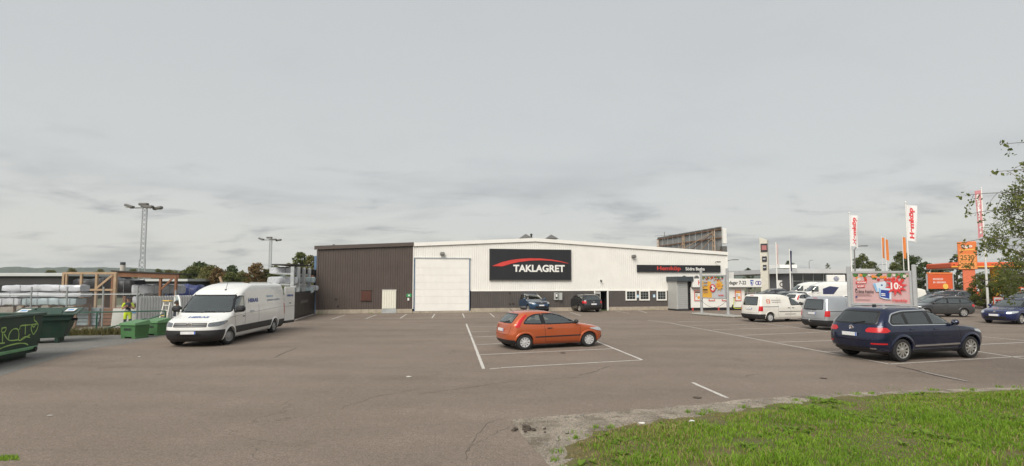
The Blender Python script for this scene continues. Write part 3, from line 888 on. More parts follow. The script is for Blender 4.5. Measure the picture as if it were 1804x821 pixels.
        bm = bmesh.new(); bm.from_mesh(me); bmesh.ops.recalc_face_normals(bm, faces=bm.faces)
        c = Vector((0, 0, s.top * 0.4)); tot = 0
        for f in bm.faces: tot += f.normal.dot(f.calc_center_median() - c) * f.calc_area()
        if tot < 0: bmesh.ops.reverse_faces(bm, faces=bm.faces)
        bm.to_mesh(me); bm.free()
        me.shade_smooth(); me.set_sharp_from_angle(angle=radians(40))
        return link(name, me, m, parent)
    def ring(s, name, side, poly, out, inn, m, parent, eps=0.006):
        P = resample(poly, 0.05); A = grow(P, out); B = grow(P, -inn); n = len(P)
        A2 = grow(P, out + 0.004)
        vs = [s.hit(side, *p, 0.0) for p in A2] + [s.hit(side, *p, eps) for p in A] + [s.hit(side, *p, eps) for p in B] + [s.hit(side, *p, -0.025) for p in B]
        fs = [(k * n + i, k * n + (i + 1) % n, (k + 1) * n + (i + 1) % n, (k + 1) * n + i) for k in range(3) for i in range(n)]
        me = bpy.data.meshes.new(name); me.from_pydata([tuple(v) for v in vs], [], fs)
        bm = bmesh.new(); bm.from_mesh(me); bmesh.ops.recalc_face_normals(bm, faces=bm.faces); bm.to_mesh(me); bm.free()
        me.shade_smooth(); me.set_sharp_from_angle(angle=radians(50))
        return link(name, me, m, parent)
    def strip(s, name, side, line, w, m, parent, eps=0.003, step=0.08):
        """a narrow band following the shell along a polyline"""
        pts = []
        for a, b in zip(line[:-1], line[1:]):
            a, b = Vector(a), Vector(b); k = max(1, int((b - a).length / step))
            pts += [a.lerp(b, j / k) for j in range(k)]
        pts.append(Vector(line[-1])); vs = []; fs = []
        for i, p in enumerate(pts):
            t = (pts[min(i + 1, len(pts) - 1)] - pts[max(i - 1, 0)]).normalized(); q = Vector((-t.y, t.x)) * w / 2
            for g, e in ((1.0, -0.004), (0.85, eps), (-0.85, eps), (-1.0, -0.004)):
                vs.append(s.hit(side, p.x + q.x * g, p.y + q.y * g, e))
        for i in range(len(pts) - 1):
            for k in range(3): fs.append((i * 4 + k, i * 4 + k + 1, i * 4 + k + 5, i * 4 + k + 4))
        me = bpy.data.meshes.new(name); me.from_pydata([tuple(v) for v in vs], [], fs)
        bm = bmesh.new(); bm.from_mesh(me); bmesh.ops.recalc_face_normals(bm, faces=bm.faces); bm.to_mesh(me); bm.free()
        return link(name, me, m, parent)
    def lip(s, name, side, x, zc, R, m, parent, w=0.05, out=0.012, zmin=0.22):
        a0 = math.asin(max(-1, min(1, (zmin - zc) / R))); n = 36; vs = []; fs = []
        sg = 1 if side == 'L' else -1
        for i in range(n + 1):
            q = a0 + (pi - 2 * a0) * i / n
            row = []
            for r, e in ((R + w, 0.0), (R + w * 0.7, out * 0.9), (R, out), (R - 0.012, out * 0.3), (R - 0.012, -0.08)):
                p = s.hit(side, x + r * cos(q), zc + r * sin(q), e)
                row.append(p)
            vs += row
        for i in range(n):
            for k in range(4): fs.append((i * 5 + k, i * 5 + k + 1, i * 5 + k + 6, i * 5 + k + 5))
        me = bpy.data.meshes.new(name); me.from_pydata([tuple(v) for v in vs], [], fs)
        bm = bmesh.new(); bm.from_mesh(me); bmesh.ops.recalc_face_normals(bm, faces=bm.faces); bm.to_mesh(me); bm.free()
        me.shade_smooth(); me.set_sharp_from_angle(angle=radians(50))
        return link(name, me, m, parent)

WHEELS = {}
def wheel(R, W, style):
    key = (R, W, style)
    if key in WHEELS: return WHEELS[key]
    rim = R * (0.62 if style == 'cover' else 0.68)
    if style == 'steel': rim = R * 0.60
    h = W / 2
    t = MB(); t.lathe([(rim - 0.02, -h + 0.02), (rim, -h + 0.008), (rim + 0.03, -h), (R - 0.03, -h + 0.004), (R - 0.008, -h + 0.022), (R, -h + 0.05), (R, h - 0.05), (R - 0.008, h - 0.022), (R - 0.03, h - 0.004), (rim + 0.03, h), (rim, h - 0.008), (rim - 0.02, h - 0.02)], 40)
    tm = t.mesh('wheel', 40); tm.materials.append(M_TYRE)
    b = MB()
    b.lathe([(rim * 0.97, -h + 0.03), (rim * 0.9, -h + 0.06), (rim * 0.88, h - 0.05), (0.001, h - 0.055)], 32); b.cur = 1
    b.lathe([(rim + 0.004, h - 0.018), (rim + 0.002, h - 0.006), (rim * 0.93, h - 0.008), (rim * 0.9, h - 0.03)], 32)
    if style == 'steel':
        b.lathe([(rim * 0.9, h - 0.03), (rim * 0.6, h - 0.03), (rim * 0.45, h - 0.012), (rim * 0.2, h - 0.012), (0.001, h - 0.016)], 24)
    else:
        ns = {'cover': 9, 'alloy5': 5, 'alloy10': 10, 'split': 7}[style]
        wi, wo = {'cover': (0.022, 0.036), 'alloy5': (0.05, 0.05), 'alloy10': (0.028, 0.026), 'split': (0.035, 0.05)}[style]
        for k in range(ns):
            q = 2 * pi * k / ns; R3 = Matrix.Rotation(q, 3, 'Z')
            prof = [(0.03, -wi), (rim * 0.93, -wo), (rim * 0.93, wo), (0.03, wi)]
            b.prism(prof, lambda x, y, t: R3 @ Vector((x, y, t - (0.018 if x < 0.1 else 0.0) * 0 )), h - 0.045, h - 0.016)
        b.lathe([(rim * 0.26, h - 0.04), (rim * 0.26, h - 0.012), (rim * 0.2, h - 0.006), (0.001, h - 0.006)], 20)
    rm = b.mesh('rim', 35); rm.materials.append(M_RIMDARK); rm.materials.append(M_COVER if style == 'cover' else M_STEEL if style == 'steel' else M_ALLOY)
    WHEELS[key] = (tm, rm)
    return WHEELS[key]

def seat(b, x, y, w=0.5, z=0.28, h=0.62):
    b.cbox((x, y, z + 0.12), (0.5, w, 0.16), 0.05)
    R = Matrix.Rotation(radians(-14), 3, 'Y')
    b.cbox((x - 0.28, y, z + 0.2 + h / 2 - 0.05), (0.14, w * 0.95, h), 0.06, rot=R)
    b.cbox((x - 0.37, y, z + 0.2 + h + 0.06), (0.1, w * 0.5, 0.17), 0.04, rot=R)

def make_car(S, name, label, cat, group=None):
    """S: dictionary describing one vehicle; built at the origin, nose along +x"""
    root = thing(name, label, cat, group=group)
    B = Body(S['rows'], S.get('nf', 2.8), S.get('nr', 3.2), S.get('step', 0.04), S.get('M', 200))
    hi = S.get('detail', True)
    P = S['paint']; wr = S['wheel_r']; ww = S.get('wheel_w', 0.2); za = wr; ar = S.get('arch_r', wr + 0.055)
    half = max(r[3] for r in S['rows'])
    fills = []
    for pl in S['side_glass']:
        pl = rounded(pl, S.get('glass_round', 0.05))
        for sd in ('L', 'R'): fills.append((sd, pl, 'window'))
    if 'windshield' in S: fills.append(('F', rounded(S['windshield'], 0.08), 'windscreen'))
    for pl in S.get('rear_glass', []): fills.append(('B', rounded(pl, 0.07), 'rear_window'))
    for sd, pl, nm in fills:
        B.hole(sd, pl)
    for ax in S['axles']: B.arch(ax, za, ar)
    B.shell('body', P, root)
    dark = S.get('dark_side', set())
    for i, (sd, pl, nm) in enumerate(fills):
        gm = S.get('glass', M_GLASS)
        if nm == 'window' and (i // 2) in S.get('privacy', ()): gm = M_PRIV
        if nm == 'rear_window' and S.get('rear_privacy'): gm = M_PRIV
        g = B.patch(nm, sd, grow(pl, -0.004), gm, root, 0.0015, 0.09)
        o_, i_ = S.get('frame', (0.016, 0.03))
        B.ring('frame', sd, pl, o_, i_, S.get('frame_mat', M_TRIM), g, 0.006)
    if S.get('chrome_line'):
        for sd in ('L', 'R'): B.ring('window_moulding', sd, rounded(S['chrome_line'], 0.12, 6), 0.012, 0.012, M_CHROME, root, 0.012)
    # underside, wheel wells
    u = MB(); z0 = S['rows'][0][0]
    xr, xf = S['rows'][0][1], S['rows'][0][2]
    u.bb((xr + 0.45, -half + 0.10, z0 + 0.02), (xf - 0.5, half - 0.10, z0 + 0.08)); u.bb((xr + 0.12, -half + 0.4, z0 + 0.025), (xr + 0.46, half - 0.4, z0 + 0.085)); u.bb((xf - 0.52, -half + 0.4, z0 + 0.025), (xf - 0.12, half - 0.4, z0 + 0.085))
    u.build('underside', M_WELL, root)
    for ax in S['axles']:
        for sg in (1, -1):
            w = MB(); n = 20; vs = []; fs = []
            y0, y1 = sg * (half - 0.06), sg * (half - 0.42)
            for k in range(n + 1):
                q = -0.35 + (pi + 0.7) * k / n
                for y in (y0, y1): vs.append((ax + (ar + 0.01) * cos(q), y, za + (ar + 0.01) * sin(q)))
            for k in range(n): fs.append((2 * k, 2 * k + 1, 2 * k + 3, 2 * k + 2))
            c = len(vs); vs.append((ax, y1, za))
            for k in range(n): fs.append((2 * k + 1, 2 * k + 3, c))
            w.add(vs, fs); w.build('wheel_well', M_WELL, root)
            tm, rm = wheel(wr, ww, S.get('rim', 'alloy5'))
            t = link('wheel', tm, None, root)
            t.location = (ax, sg * (half - S.get('inset', 0.035) - ww / 2), wr)
            t.rotation_euler = (-pi / 2 * sg, S.get('spin', 0.3) + ax, 0)
            r = link('rim', rm, None, t)
            if ax == max(S['axles']) and S.get('steer'): t.rotation_euler[2] = S['steer']
            if hi or S.get('lips', True): B.lip('wheel_arch', 'L' if sg > 0 else 'R', ax, za, ar, S.get('lip_mat', P), root, S.get('lip_w', 0.05), S.get('lip_out', 0.012), z0 + 0.02)
    # cladding and bumpers
    for nm, cond, eps, m in S.get('skins', []): B.skin(nm, cond, eps, m, root)
    # panels, lamps
    for nm, sd, poly, m, eps, rr in S.get('panels', []):
        pl = rounded(poly, rr) if rr else poly
        if sd == 'S':
            for q in ('L', 'R'): B.patch(nm, q, pl, m, root, eps, 0.06, eps + 0.004)
        elif sd == 'FF' or sd == 'BB':
            B.patch(nm, sd[0], pl, m, root, eps, 0.05, eps + 0.004)
            B.patch(nm, sd[0], [(-a, b) for a, b in pl], m, root, eps, 0.05, eps + 0.004)
        elif isinstance(sd, tuple):
            for sg in (1, -1): B.patch(nm, ('W', sd[1], sg), pl, m, root, eps, 0.05, eps + 0.004)
        else: B.patch(nm, sd, pl, m, root, eps, 0.06, eps + 0.004)
    for nm, sd, line, w, m, eps in S.get('strips', []):
        for q in (('L', 'R') if sd == 'S' else (sd,)): B.strip(nm, q, line, w, m, root, eps)
    for x, z in S.get('handles', []):
        for sd, sg in (('L', 1), ('R', -1)):
            p = B.hit(sd, x, z, 0.012); h = MB(); h.cbox(p, (0.19, 0.035, 0.035), 0.012); h.build('door_handle', S.get('handle_mat', P), root)
    if 'mirror' in S:
        x, z, sz = S['mirror']
        for sd, sg in (('L', 1), ('R', -1)):
            p = B.hit(sd, x, z, 0); h = MB()
            h.cbox((p.x, p.y + sg * (0.10 * sz + 0.03), p.z + 0.04 * sz), (0.12 * sz, 0.20 * sz, 0.155 * sz), 0.045 * sz)
            h.cbox((p.x + 0.02, p.y + sg * 0.03, p.z - 0.02 * sz), (0.07, 0.12, 0.05), 0.015)
            h.build('wing_mirror', S.get('mirror_mat', M_BLACK), root, 40)
    for sd, y, z, w in S.get('plates', []):
        p = B.hit(sd, y, z, 0.034); sg = 1 if sd == 'F' else -1
        pl = MB(); pl.cbox((p.x, y, z), (0.012, w, 0.115), 0.004); pl.cur = 1; pl.box((p.x + sg * 0.004, y + sg * (w / 2 - 0.025), z), (0.0075, 0.045, 0.112))
        pl.build('number_plate', [M_PLATE, M_PLATEB], root)
    for nm, sd, y, z, r, m in S.get('badges', []):
        p = B.hit(sd, y, z, 0.01); sg = 1 if sd in ('F',) else -1
        b = MB(); Mx = Matrix.Translation(p) @ Matrix.Rotation(sg * pi / 2, 4, 'Y')
        b.lathe([(r * 1.0, -0.01), (r, 0.006), (r * 0.82, 0.01), (r * 0.80, 0.004), (0.001, 0.004)], 20, Mx)
        for a in (-1, 1):
            b.bar(p + Vector((sg * 0.009, a * r * 0.55, r * 0.55)), p + Vector((sg * 0.009, a * r * 0.15, -r * 0.6)), 0.008, 0.14 * r)
        b.build(nm, m, root, 40)
    if 'rails' in S:
        x0, x1, y, m = S['rails']
        for sg in (1, -1):
            pts = []
            for k in range(9):
                t = k / 8; x = x0 + (x1 - x0) * t
                h = B.hit('T', x, sg * y, 0.0); pts.append((x, sg * y, h.z + (0.045 if 0 < k < 8 else -0.005)))
            r = MB(); r.tube(pts, 0.019, 8); r.build('roof_rail', m, root, 40)
    # cabin
    if S.get('cabin', True):
        zf = S.get('floor_z', 0.33); rows_ = S.get('seats', [(0.15, 2), (-0.75, 2)]); sm = S.get('seat_mat', M_SEAT)
        f = MB(); f.bb((xr + 0.25, -half + 0.13, zf - 0.06), (S['dash_x'], half - 0.13, zf)); f.build('floor', M_CABIN, root)
        for x, k in rows_:
            if k == 2:
                for y in (-0.36, 0.36):
                    b = MB(); seat(b, x, y, 0.5, zf); b.build('seat', sm, root, 40)
            else:
                b = MB(); seat(b, x, 0, 1.25, zf); b.build('rear_bench', sm, root, 40)
        d = MB(); zd = S['dash_z']; d.cbox((S['dash_x'] - 0.12, 0, zd - 0.14), (0.42, 2 * half - 0.34, 0.2), 0.06); d.build('dashboard', M_CABIN, root, 40)
        st = MB(); q = Matrix.Translation((S['dash_x'] - 0.42, 0.36, zd - 0.03)) @ Matrix.Rotation(radians(-65), 4, 'Y')
        st.lathe([(0.185 + 0.014 * cos(a * pi / 3), 0.014 * sin(a * pi / 3)) for a in range(7)], 20, q)
        st.build('steering_wheel', M_CABIN, root, 40)
    S['body_obj'] = B
    return root

def place(root, wheel_rear, wheel_front, S, near='R', scale_z=1.0, scale_l=None):
    """stand the vehicle so that its near wheels meet the ground at two surveyed points"""
    a, b = Vector(wheel_rear).to_2d(), Vector(wheel_front).to_2d()
    d = b - a; yaw = math.atan2(d.y, d.x); L = d.length
    wb = max(S['axles']) - min(S['axles'])
    sl = scale_l or L / wb
    half = max(r[3] for r in S['rows']); y = (half - 0.13) * (1 if near == 'L' else -1)
    mid = (max(S['axles']) + min(S['axles'])) / 2
    c = (a + b) / 2
    sw = (sl + scale_z) / 2
    off = Matrix.Rotation(yaw, 2) @ Vector((mid * sl, y * sw))
    root.location = (c.x - off.x, c.y - off.y, 0)
    root.rotation_euler = (0, 0, yaw); root.scale = (sl, sw, scale_z)
    return root
def stand(root, x, y, yaw_deg, s=1.0):
    root.location = (x, y, 0); root.rotation_euler = (0, 0, radians(yaw_deg)); root.scale = (s, s, s)
    return root
def repaint(root, m, names=('body', 'wheel_arch', 'door_handle')):
    for ch in root.children:
        if ch.name.split('.')[0] in names:
            ch.material_slots[0].link = 'OBJECT'; ch.material_slots[0].material = m
P_ORANGE = paint('orange', (0.50, 0.105, 0.030), 0.35, 0.32)
P_NAVY = paint('navy', (0.006, 0.012, 0.042), 0.35, 0.22, 0.7)
P_WHITE = paint('white', (0.74, 0.74, 0.71), 0.0, 0.35, 0.6)
P_CREAM = paint('off_white', (0.72, 0.70, 0.64), 0.0, 0.35, 0.6)
P_SILVER = paint('silver', (0.46, 0.48, 0.50), 0.6, 0.34)
P_GREY = paint('dark_grey', (0.075, 0.078, 0.082), 0.5, 0.3)
P_BLUE = paint('blue', (0.022, 0.066, 0.135), 0.35, 0.3)
P_ROYAL = paint('royal_blue', (0.012, 0.022, 0.105), 0.35, 0.28)
P_BLACK = paint('black', (0.014, 0.015, 0.018), 0.3, 0.26)
P_CHAR = paint('charcoal', (0.028, 0.030, 0.033), 0.4, 0.3)
P_RED = paint('red', (0.35, 0.02, 0.02), 0.1, 0.3)
M_LAMPD = mat('head_lamp_dark', (0.16, 0.17, 0.18), 0.08, 0.4, 0.4, 9, coat=1)
M_SEAM = mat('panel_gap', (0.01, 0.01, 0.01), 0.9, 0, 0.0)

HATCH = dict(
    rows=[(0.19, -1.658, 1.74, 0.72, 0.34, 0.45), (0.28, -1.779, 1.88, 0.775, 0.383, 0.5), (0.42, -1.852, 1.95, 0.815, 0.425, 0.62), (0.56, -1.861, 1.955, 0.832, 0.425, 0.66), (0.66, -1.839, 1.925, 0.838, 0.425, 0.68), (0.74, -1.817, 1.84, 0.84, 0.408, 0.68), (0.83, -1.8, 1.6, 0.836, 0.391, 0.62), (0.9, -1.787, 1.26, 0.828, 0.374, 0.6), (0.955, -1.77, 0.98, 0.815, 0.357, 0.55), (1.02, -1.72, 0.83, 0.795, 0.34, 0.5), (1.16, -1.6, 0.52, 0.745, 0.306, 0.46), (1.29, -1.465, 0.21, 0.69, 0.272, 0.42), (1.37, -1.375, -0.02, 0.635, 0.255, 0.4), (1.415, -1.27, -0.2, 0.565, 0.255, 0.4), (1.445, -1.08, -0.42, 0.42, 0.255, 0.3), (1.455, -0.88, -0.62, 0.12, 0.085, 0.1)],
    paint=P_ORANGE, wheel_r=0.295, wheel_w=0.185, axles=(-1.28, 1.21), rim='cover', step=0.034, M=256, seat_mat=M_SEATL,
    side_glass=[[(0.80, 0.965), (-0.53, 0.95), (-0.60, 1.345), (-0.15, 1.355), (0.12, 1.285), (0.42, 1.14)],
                [(-0.62, 0.955), (-1.32, 0.985), (-1.30, 1.06), (-1.13, 1.23), (-0.92, 1.315), (-0.69, 1.34)]],
    windshield=[(-0.70, 0.99), (0.70, 0.99), (0.56, 1.345), (-0.56, 1.345)],
    rear_glass=[[(-0.60, 1.01), (0.60, 1.01), (0.50, 1.335), (-0.50, 1.335)]],
    dash_x=0.72, dash_z=0.97, seats=[(-0.1, 2), (-0.9, 1)], floor_z=0.3,
    panels=[('pillar', 'S', [(-0.50, 0.945), (-0.66, 0.95), (-0.73, 1.35), (-0.57, 1.36)], M_TRIM, 0.003, 0),
            ('tail_lamp', ('W', 'B'), [(0.83, 0.86), (0.93, 0.83), (1.00, 0.90), (0.86, 1.30), (0.76, 1.33), (0.79, 1.12)], M_TAIL, 0.012, 0.04),
            ('head_lamp', ('W', 'F'), [(0.56, 0.63), (0.80, 0.615), (1.02, 0.66), (1.22, 0.74), (1.10, 0.775), (0.80, 0.765), (0.62, 0.73)], M_LAMP, 0.012, 0.05),
            ('grille', 'F', [(-0.40, 0.60), (0.40, 0.60), (0.36, 0.68), (-0.36, 0.68)], M_BLACK, 0.006, 0.03),
            ('lower_grille', 'F', [(-0.48, 0.30), (0.48, 0.30), (0.42, 0.44), (-0.42, 0.44)], M_BLACK, 0.006, 0.03),
            ('fog_lamp', 'FF', [(0.56, 0.32), (0.72, 0.33), (0.70, 0.43), (0.58, 0.43)], M_BLACK, 0.006, 0.03)],
    strips=[('rubbing_strip', 'S', [(-0.90, 0.475), (0.86, 0.49)], 0.045, M_BLACK, 0.016),
            ('door_gap', 'S', [(-0.56, 0.945), (-0.53, 0.6), (-0.50, 0.28), (0.72, 0.25), (0.83, 0.45), (0.84, 0.95)], 0.010, M_SEAM, 0.002),
            ('door_gap', 'B', [(-0.66, 0.98), (-0.62, 0.72), (-0.58, 0.58), (0.58, 0.58), (0.62, 0.72), (0.66, 0.98)], 0.010, M_SEAM, 0.002),
            ('bumper_gap', 'S', [(-1.60, 0.58), (-1.76, 0.59)], 0.010, M_SEAM, 0.002),
            ('bumper_gap', 'S', [(1.55, 0.60), (1.93, 0.585)], 0.010, M_SEAM, 0.002)],
    skins=[('rear_bumper_insert', lambda c, n: c[0] < -1.52 and c[2] < 0.37, 0.012, M_BLACK)],
    handles=[(-0.36, 0.80)], handle_mat=M_BLACK, mirror=(0.66, 0.99, 0.95), plates=[('B', 0, 0.74, 0.5), ('F', 0, 0.50, 0.5)],
    inset=0.02, arch_r=0.335, lip_w=0.06, lip_out=0.016, frame=(0.012, 0.03))

SUV = dict(
    rows=[(0.26, -2.10, 2.12, 0.83, .45, .5), (0.36, -2.30, 2.30, 0.90, .5, .6), (0.50, -2.38, 2.375, 0.945, .55, .72), (0.66, -2.40, 2.40, 0.965, .55, .78), (0.82, -2.385, 2.37, 0.97, .55, .8),
          (0.93, -2.36, 2.27, 0.968, .52, .8), (1.01, -2.33, 2.02, 0.96, .5, .76), (1.07, -2.31, 1.62, 0.95, .5, .7), (1.12, -2.29, 1.20, 0.935, .48, .66), (1.18, -2.255, 0.96, 0.91, .46, .6),
          (1.32, -2.15, 0.71, 0.865, .42, .52), (1.48, -2.02, 0.40, 0.80, .4, .46), (1.59, -1.92, 0.14, 0.74, .38, .42), (1.655, -1.83, -0.12, 0.67, .36, .4), (1.695, -1.62, -0.42, 0.5, .3, .3), (1.71, -1.3, -0.7, 0.14, .1, .1)],
    paint=P_NAVY, wheel_r=0.365, wheel_w=0.255, axles=(-1.42, 1.473), rim='alloy10', step=0.036, M=270,
    side_glass=[[(0.82, 1.16), (-0.12, 1.145), (-0.20, 1.575), (0.05, 1.565), (0.30, 1.465), (0.56, 1.32)],
                [(-0.20, 1.145), (-1.12, 1.155), (-1.17, 1.555), (-0.28, 1.58)],
                [(-1.19, 1.16), (-1.74, 1.19), (-1.80, 1.27), (-1.66, 1.46), (-1.24, 1.55)]],
    privacy=(1, 2), rear_privacy=True,
    windshield=[(-0.82, 1.18), (0.82, 1.18), (0.66, 1.58), (-0.66, 1.58)],
    rear_glass=[[(-0.74, 1.18), (0.74, 1.18), (0.62, 1.58), (-0.62, 1.58)]],
    chrome_line=[(0.90, 1.135), (-1.80, 1.155), (-1.86, 1.26), (-1.68, 1.50), (-1.22, 1.585), (-0.25, 1.605), (0.08, 1.59), (0.34, 1.48), (0.62, 1.32)],
    dash_x=0.85, dash_z=1.14, seats=[(0.05, 2), (-0.85, 1)], floor_z=0.42,
    panels=[('pillar', 'S', [(-0.10, 1.14), (-0.23, 1.14), (-0.31, 1.585), (-0.17, 1.585)], M_TRIM, 0.003, 0),
            ('pillar', 'S', [(-1.09, 1.15), (-1.22, 1.16), (-1.27, 1.555), (-1.14, 1.565)], M_TRIM, 0.003, 0),
            ('tail_lamp', ('W', 'B'), [(0.52, 0.93), (1.06, 0.925), (1.20, 0.97), (1.04, 1.085), (0.56, 1.075), (0.48, 0.99)], M_TAIL, 0.012, 0.04),
            ('reflector', ('W', 'B'), [(0.66, 0.555), (1.12, 0.555), (1.12, 0.60), (0.66, 0.60)], M_TAIL, 0.008, 0.015),
            ('head_lamp', ('W', 'F'), [(0.60, 0.83), (0.95, 0.82), (1.35, 0.90), (1.30, 0.96), (0.95, 0.96), (0.60, 0.93)], M_LAMP, 0.012, 0.05),
            ('grille', 'F', [(-0.50, 0.80), (0.50, 0.80), (0.56, 0.95), (-0.56, 0.95)], M_BLACK, 0.008, 0.03),
            ('lower_grille', 'F', [(-0.62, 0.44), (0.62, 0.44), (0.56, 0.62), (-0.56, 0.62)], M_BLACK, 0.006, 0.04),
            ('lower_apron', 'B', [(-0.62, 0.34), (0.62, 0.34), (0.66, 0.43), (-0.66, 0.43)], M_BLACK, 0.006, 0.03),
            ('exhaust_tip', 'BB', [(0.60, 0.395), (0.76, 0.395), (0.76, 0.435), (0.60, 0.435)], M_CHROME, 0.012, 0.018)],
    rails=(0.0, -1.72, 0.60, M_ALLOY),
    strips=[('sill_moulding', 'S', [(-0.92, 0.485), (0.98, 0.50)], 0.055, M_ALLOY, 0.014),
            ('door_gap', 'S', [(-0.16, 1.14), (-0.14, 0.8), (-0.14, 0.36)], 0.010, M_SEAM, 0.002),
            ('door_gap', 'S', [(-1.17, 1.15), (-1.13, 0.92), (-0.98, 0.72), (-0.90, 0.5), (-0.88, 0.36), (0.96, 0.36), (0.99, 0.7), (0.96, 1.13)], 0.010, M_SEAM, 0.002),
            ('tailgate_gap', 'B', [(-0.80, 1.15), (-0.72, 0.74), (0.72, 0.74), (0.80, 1.15)], 0.010, M_SEAM, 0.002),
            ('bumper_step', 'B', [(-0.66, 0.70), (0.66, 0.70)], 0.03, P_NAVY, 0.03)],
    skins=[('lower_cladding', lambda c, n: c[2] < 0.345, 0.010, M_BLACK)],
    handles=[(-0.02, 1.0), (-1.0, 1.01)], mirror=(0.72, 1.16, 1.15), mirror_mat=P_NAVY, plates=[('B', 0, 0.84, 0.52), ('F', 0, 0.68, 0.52)],
    badges=[('emblem', 'B', 0, 1.045, 0.075, M_CHROME), ('emblem', 'F', 0, 0.88, 0.08, M_CHROME)],
    inset=0.02, arch_r=0.43, lip_w=0.075, lip_out=0.022, frame=(0.014, 0.03))

VAN = dict(
    rows=[(0.24, -3.30, 3.20, 0.90, .2, .45), (0.36, -3.40, 3.36, 0.96, .2, .55), (0.55, -3.42, 3.42, 1.0, .2, .62), (0.75, -3.42, 3.41, 1.015, .2, .66), (0.92, -3.42, 3.37, 1.02, .2, .68), (1.02, -3.42, 3.29, 1.02, .2, .68),
          (1.10, -3.42, 3.12, 1.02, .2, .66), (1.18, -3.42, 2.86, 1.02, .2, .62), (1.26, -3.42, 2.62, 1.018, .2, .58), (1.36, -3.42, 2.46, 1.01, .2, .54), (1.60, -3.415, 2.20, 0.99, .2, .5), (1.90, -3.405, 1.88, 0.962, .2, .46),
          (2.10, -3.395, 1.66, 0.94, .2, .46), (2.26, -3.385, 1.42, 0.915, .2, .5), (2.40, -3.37, 1.10, 0.88, .2, .6), (2.50, -3.35, 0.78, 0.83, .2, .7), (2.565, -3.30, 0.40, 0.72, .2, .6), (2.59, -3.15, 0.0, 0.5, .2, .4), (2.60, -2.9, -0.3, 0.15, .1, .1)],
    paint=P_WHITE, wheel_r=0.345, wheel_w=0.22, axles=(-2.08, 2.41), rim='steel', nf=2.7, nr=3.5, step=0.042, M=300, steer=-0.28,
    side_glass=[[(2.10, 1.33), (1.28, 1.33), (1.24, 1.36), (1.22, 2.02), (1.50, 2.03), (1.74, 1.90), (2.0, 1.58)]],
    windshield=[(-0.94, 1.36), (0.94, 1.36), (0.83, 2.07), (-0.83, 2.07)], glass_round=0.05,
    rear_glass=[],
    dash_x=2.30, dash_z=1.34, seats=[(1.25, 2)], floor_z=0.75,
    panels=[('head_lamp', ('W', 'F'), [(0.62, 0.83), (0.95, 0.84), (1.30, 0.93), (1.38, 1.0), (1.24, 1.055), (0.95, 1.02), (0.62, 0.985)], M_LAMPD, 0.012, 0.05),
            ('grille', 'F', [(-0.58, 0.82), (0.58, 0.82), (0.58, 0.985), (-0.58, 0.985)], M_BLACK, 0.010, 0.03),
            ('lower_grille', 'F', [(-0.46, 0.44), (0.46, 0.44), (0.40, 0.58), (-0.40, 0.58)], M_TRIM, 0.02, 0.04),
            ('tail_lamp', ('W', 'B'), [(0.93, 0.92), (1.12, 0.92), (1.12, 1.50), (0.93, 1.50)], M_TAIL, 0.012, 0.02),
            ('load_panel', 'S', [(1.0, 1.55), (-3.12, 1.55), (-3.16, 1.62), (-3.10, 2.20), (-3.0, 2.26), (1.0, 2.24)], P_WHITE, 0.010, 0.06),
            ],
    rails=(0.1, -2.7, 0.62, M_ALLOY),
    strips=[('grille_bar', 'F', [(-0.57, 0.86), (0.57, 0.86)], 0.012, M_STEEL, 0.016), ('grille_bar', 'F', [(-0.57, 0.935), (0.57, 0.935)], 0.012, M_STEEL, 0.016),
            ('crease_gap', 'S', [(2.5, 1.14), (1.1, 1.22), (-3.30, 1.34)], 0.010, M_SEAM, 0.003),
            ('door_gap', 'S', [(2.12, 1.28), (2.05, 0.95), (1.92, 0.60), (1.18, 0.58), (1.15, 1.3), (1.12, 2.1), (1.48, 2.12), (1.8, 1.98)], 0.010, M_SEAM, 0.003),
            ('door_gap', 'S', [(-0.2, 0.6), (-0.2, 1.52)], 0.010, M_SEAM, 0.003),
            ('bonnet_gap', 'F', [(-0.90, 1.12), (-0.60, 1.02), (0.60, 1.02), (0.90, 1.12)], 0.012, M_SEAM, 0.002),
            ('tailgate_gap', 'B', [(0, 0.5), (0, 2.4)], 0.010, M_SEAM, 0.002)],
    skins=[('front_bumper', lambda c, n: c[0] > 2.86 and c[2] < 0.70, 0.018, M_BLACK),
           ('rear_bumper', lambda c, n: c[0] < -2.62 and c[2] < 0.64, 0.020, M_BLACK),
           ('side_moulding', lambda c, n: -1.66 < c[0] < 1.98 and 0.44 < c[2] < 0.72 and abs(n[1]) > 0.5, 0.020, M_BLACK)],
    handles=[(1.32, 1.12)], handle_mat=M_BLACK, mirror=(2.02, 1.42, 1.75), plates=[('F', 0.0, 0.60, 0.52)],
    badges=[('emblem', 'F', 0, 0.905, 0.105, M_CHROME)],
    inset=0.03, arch_r=0.42, lip_w=0.09, lip_out=0.03, frame=(0.014, 0.03))

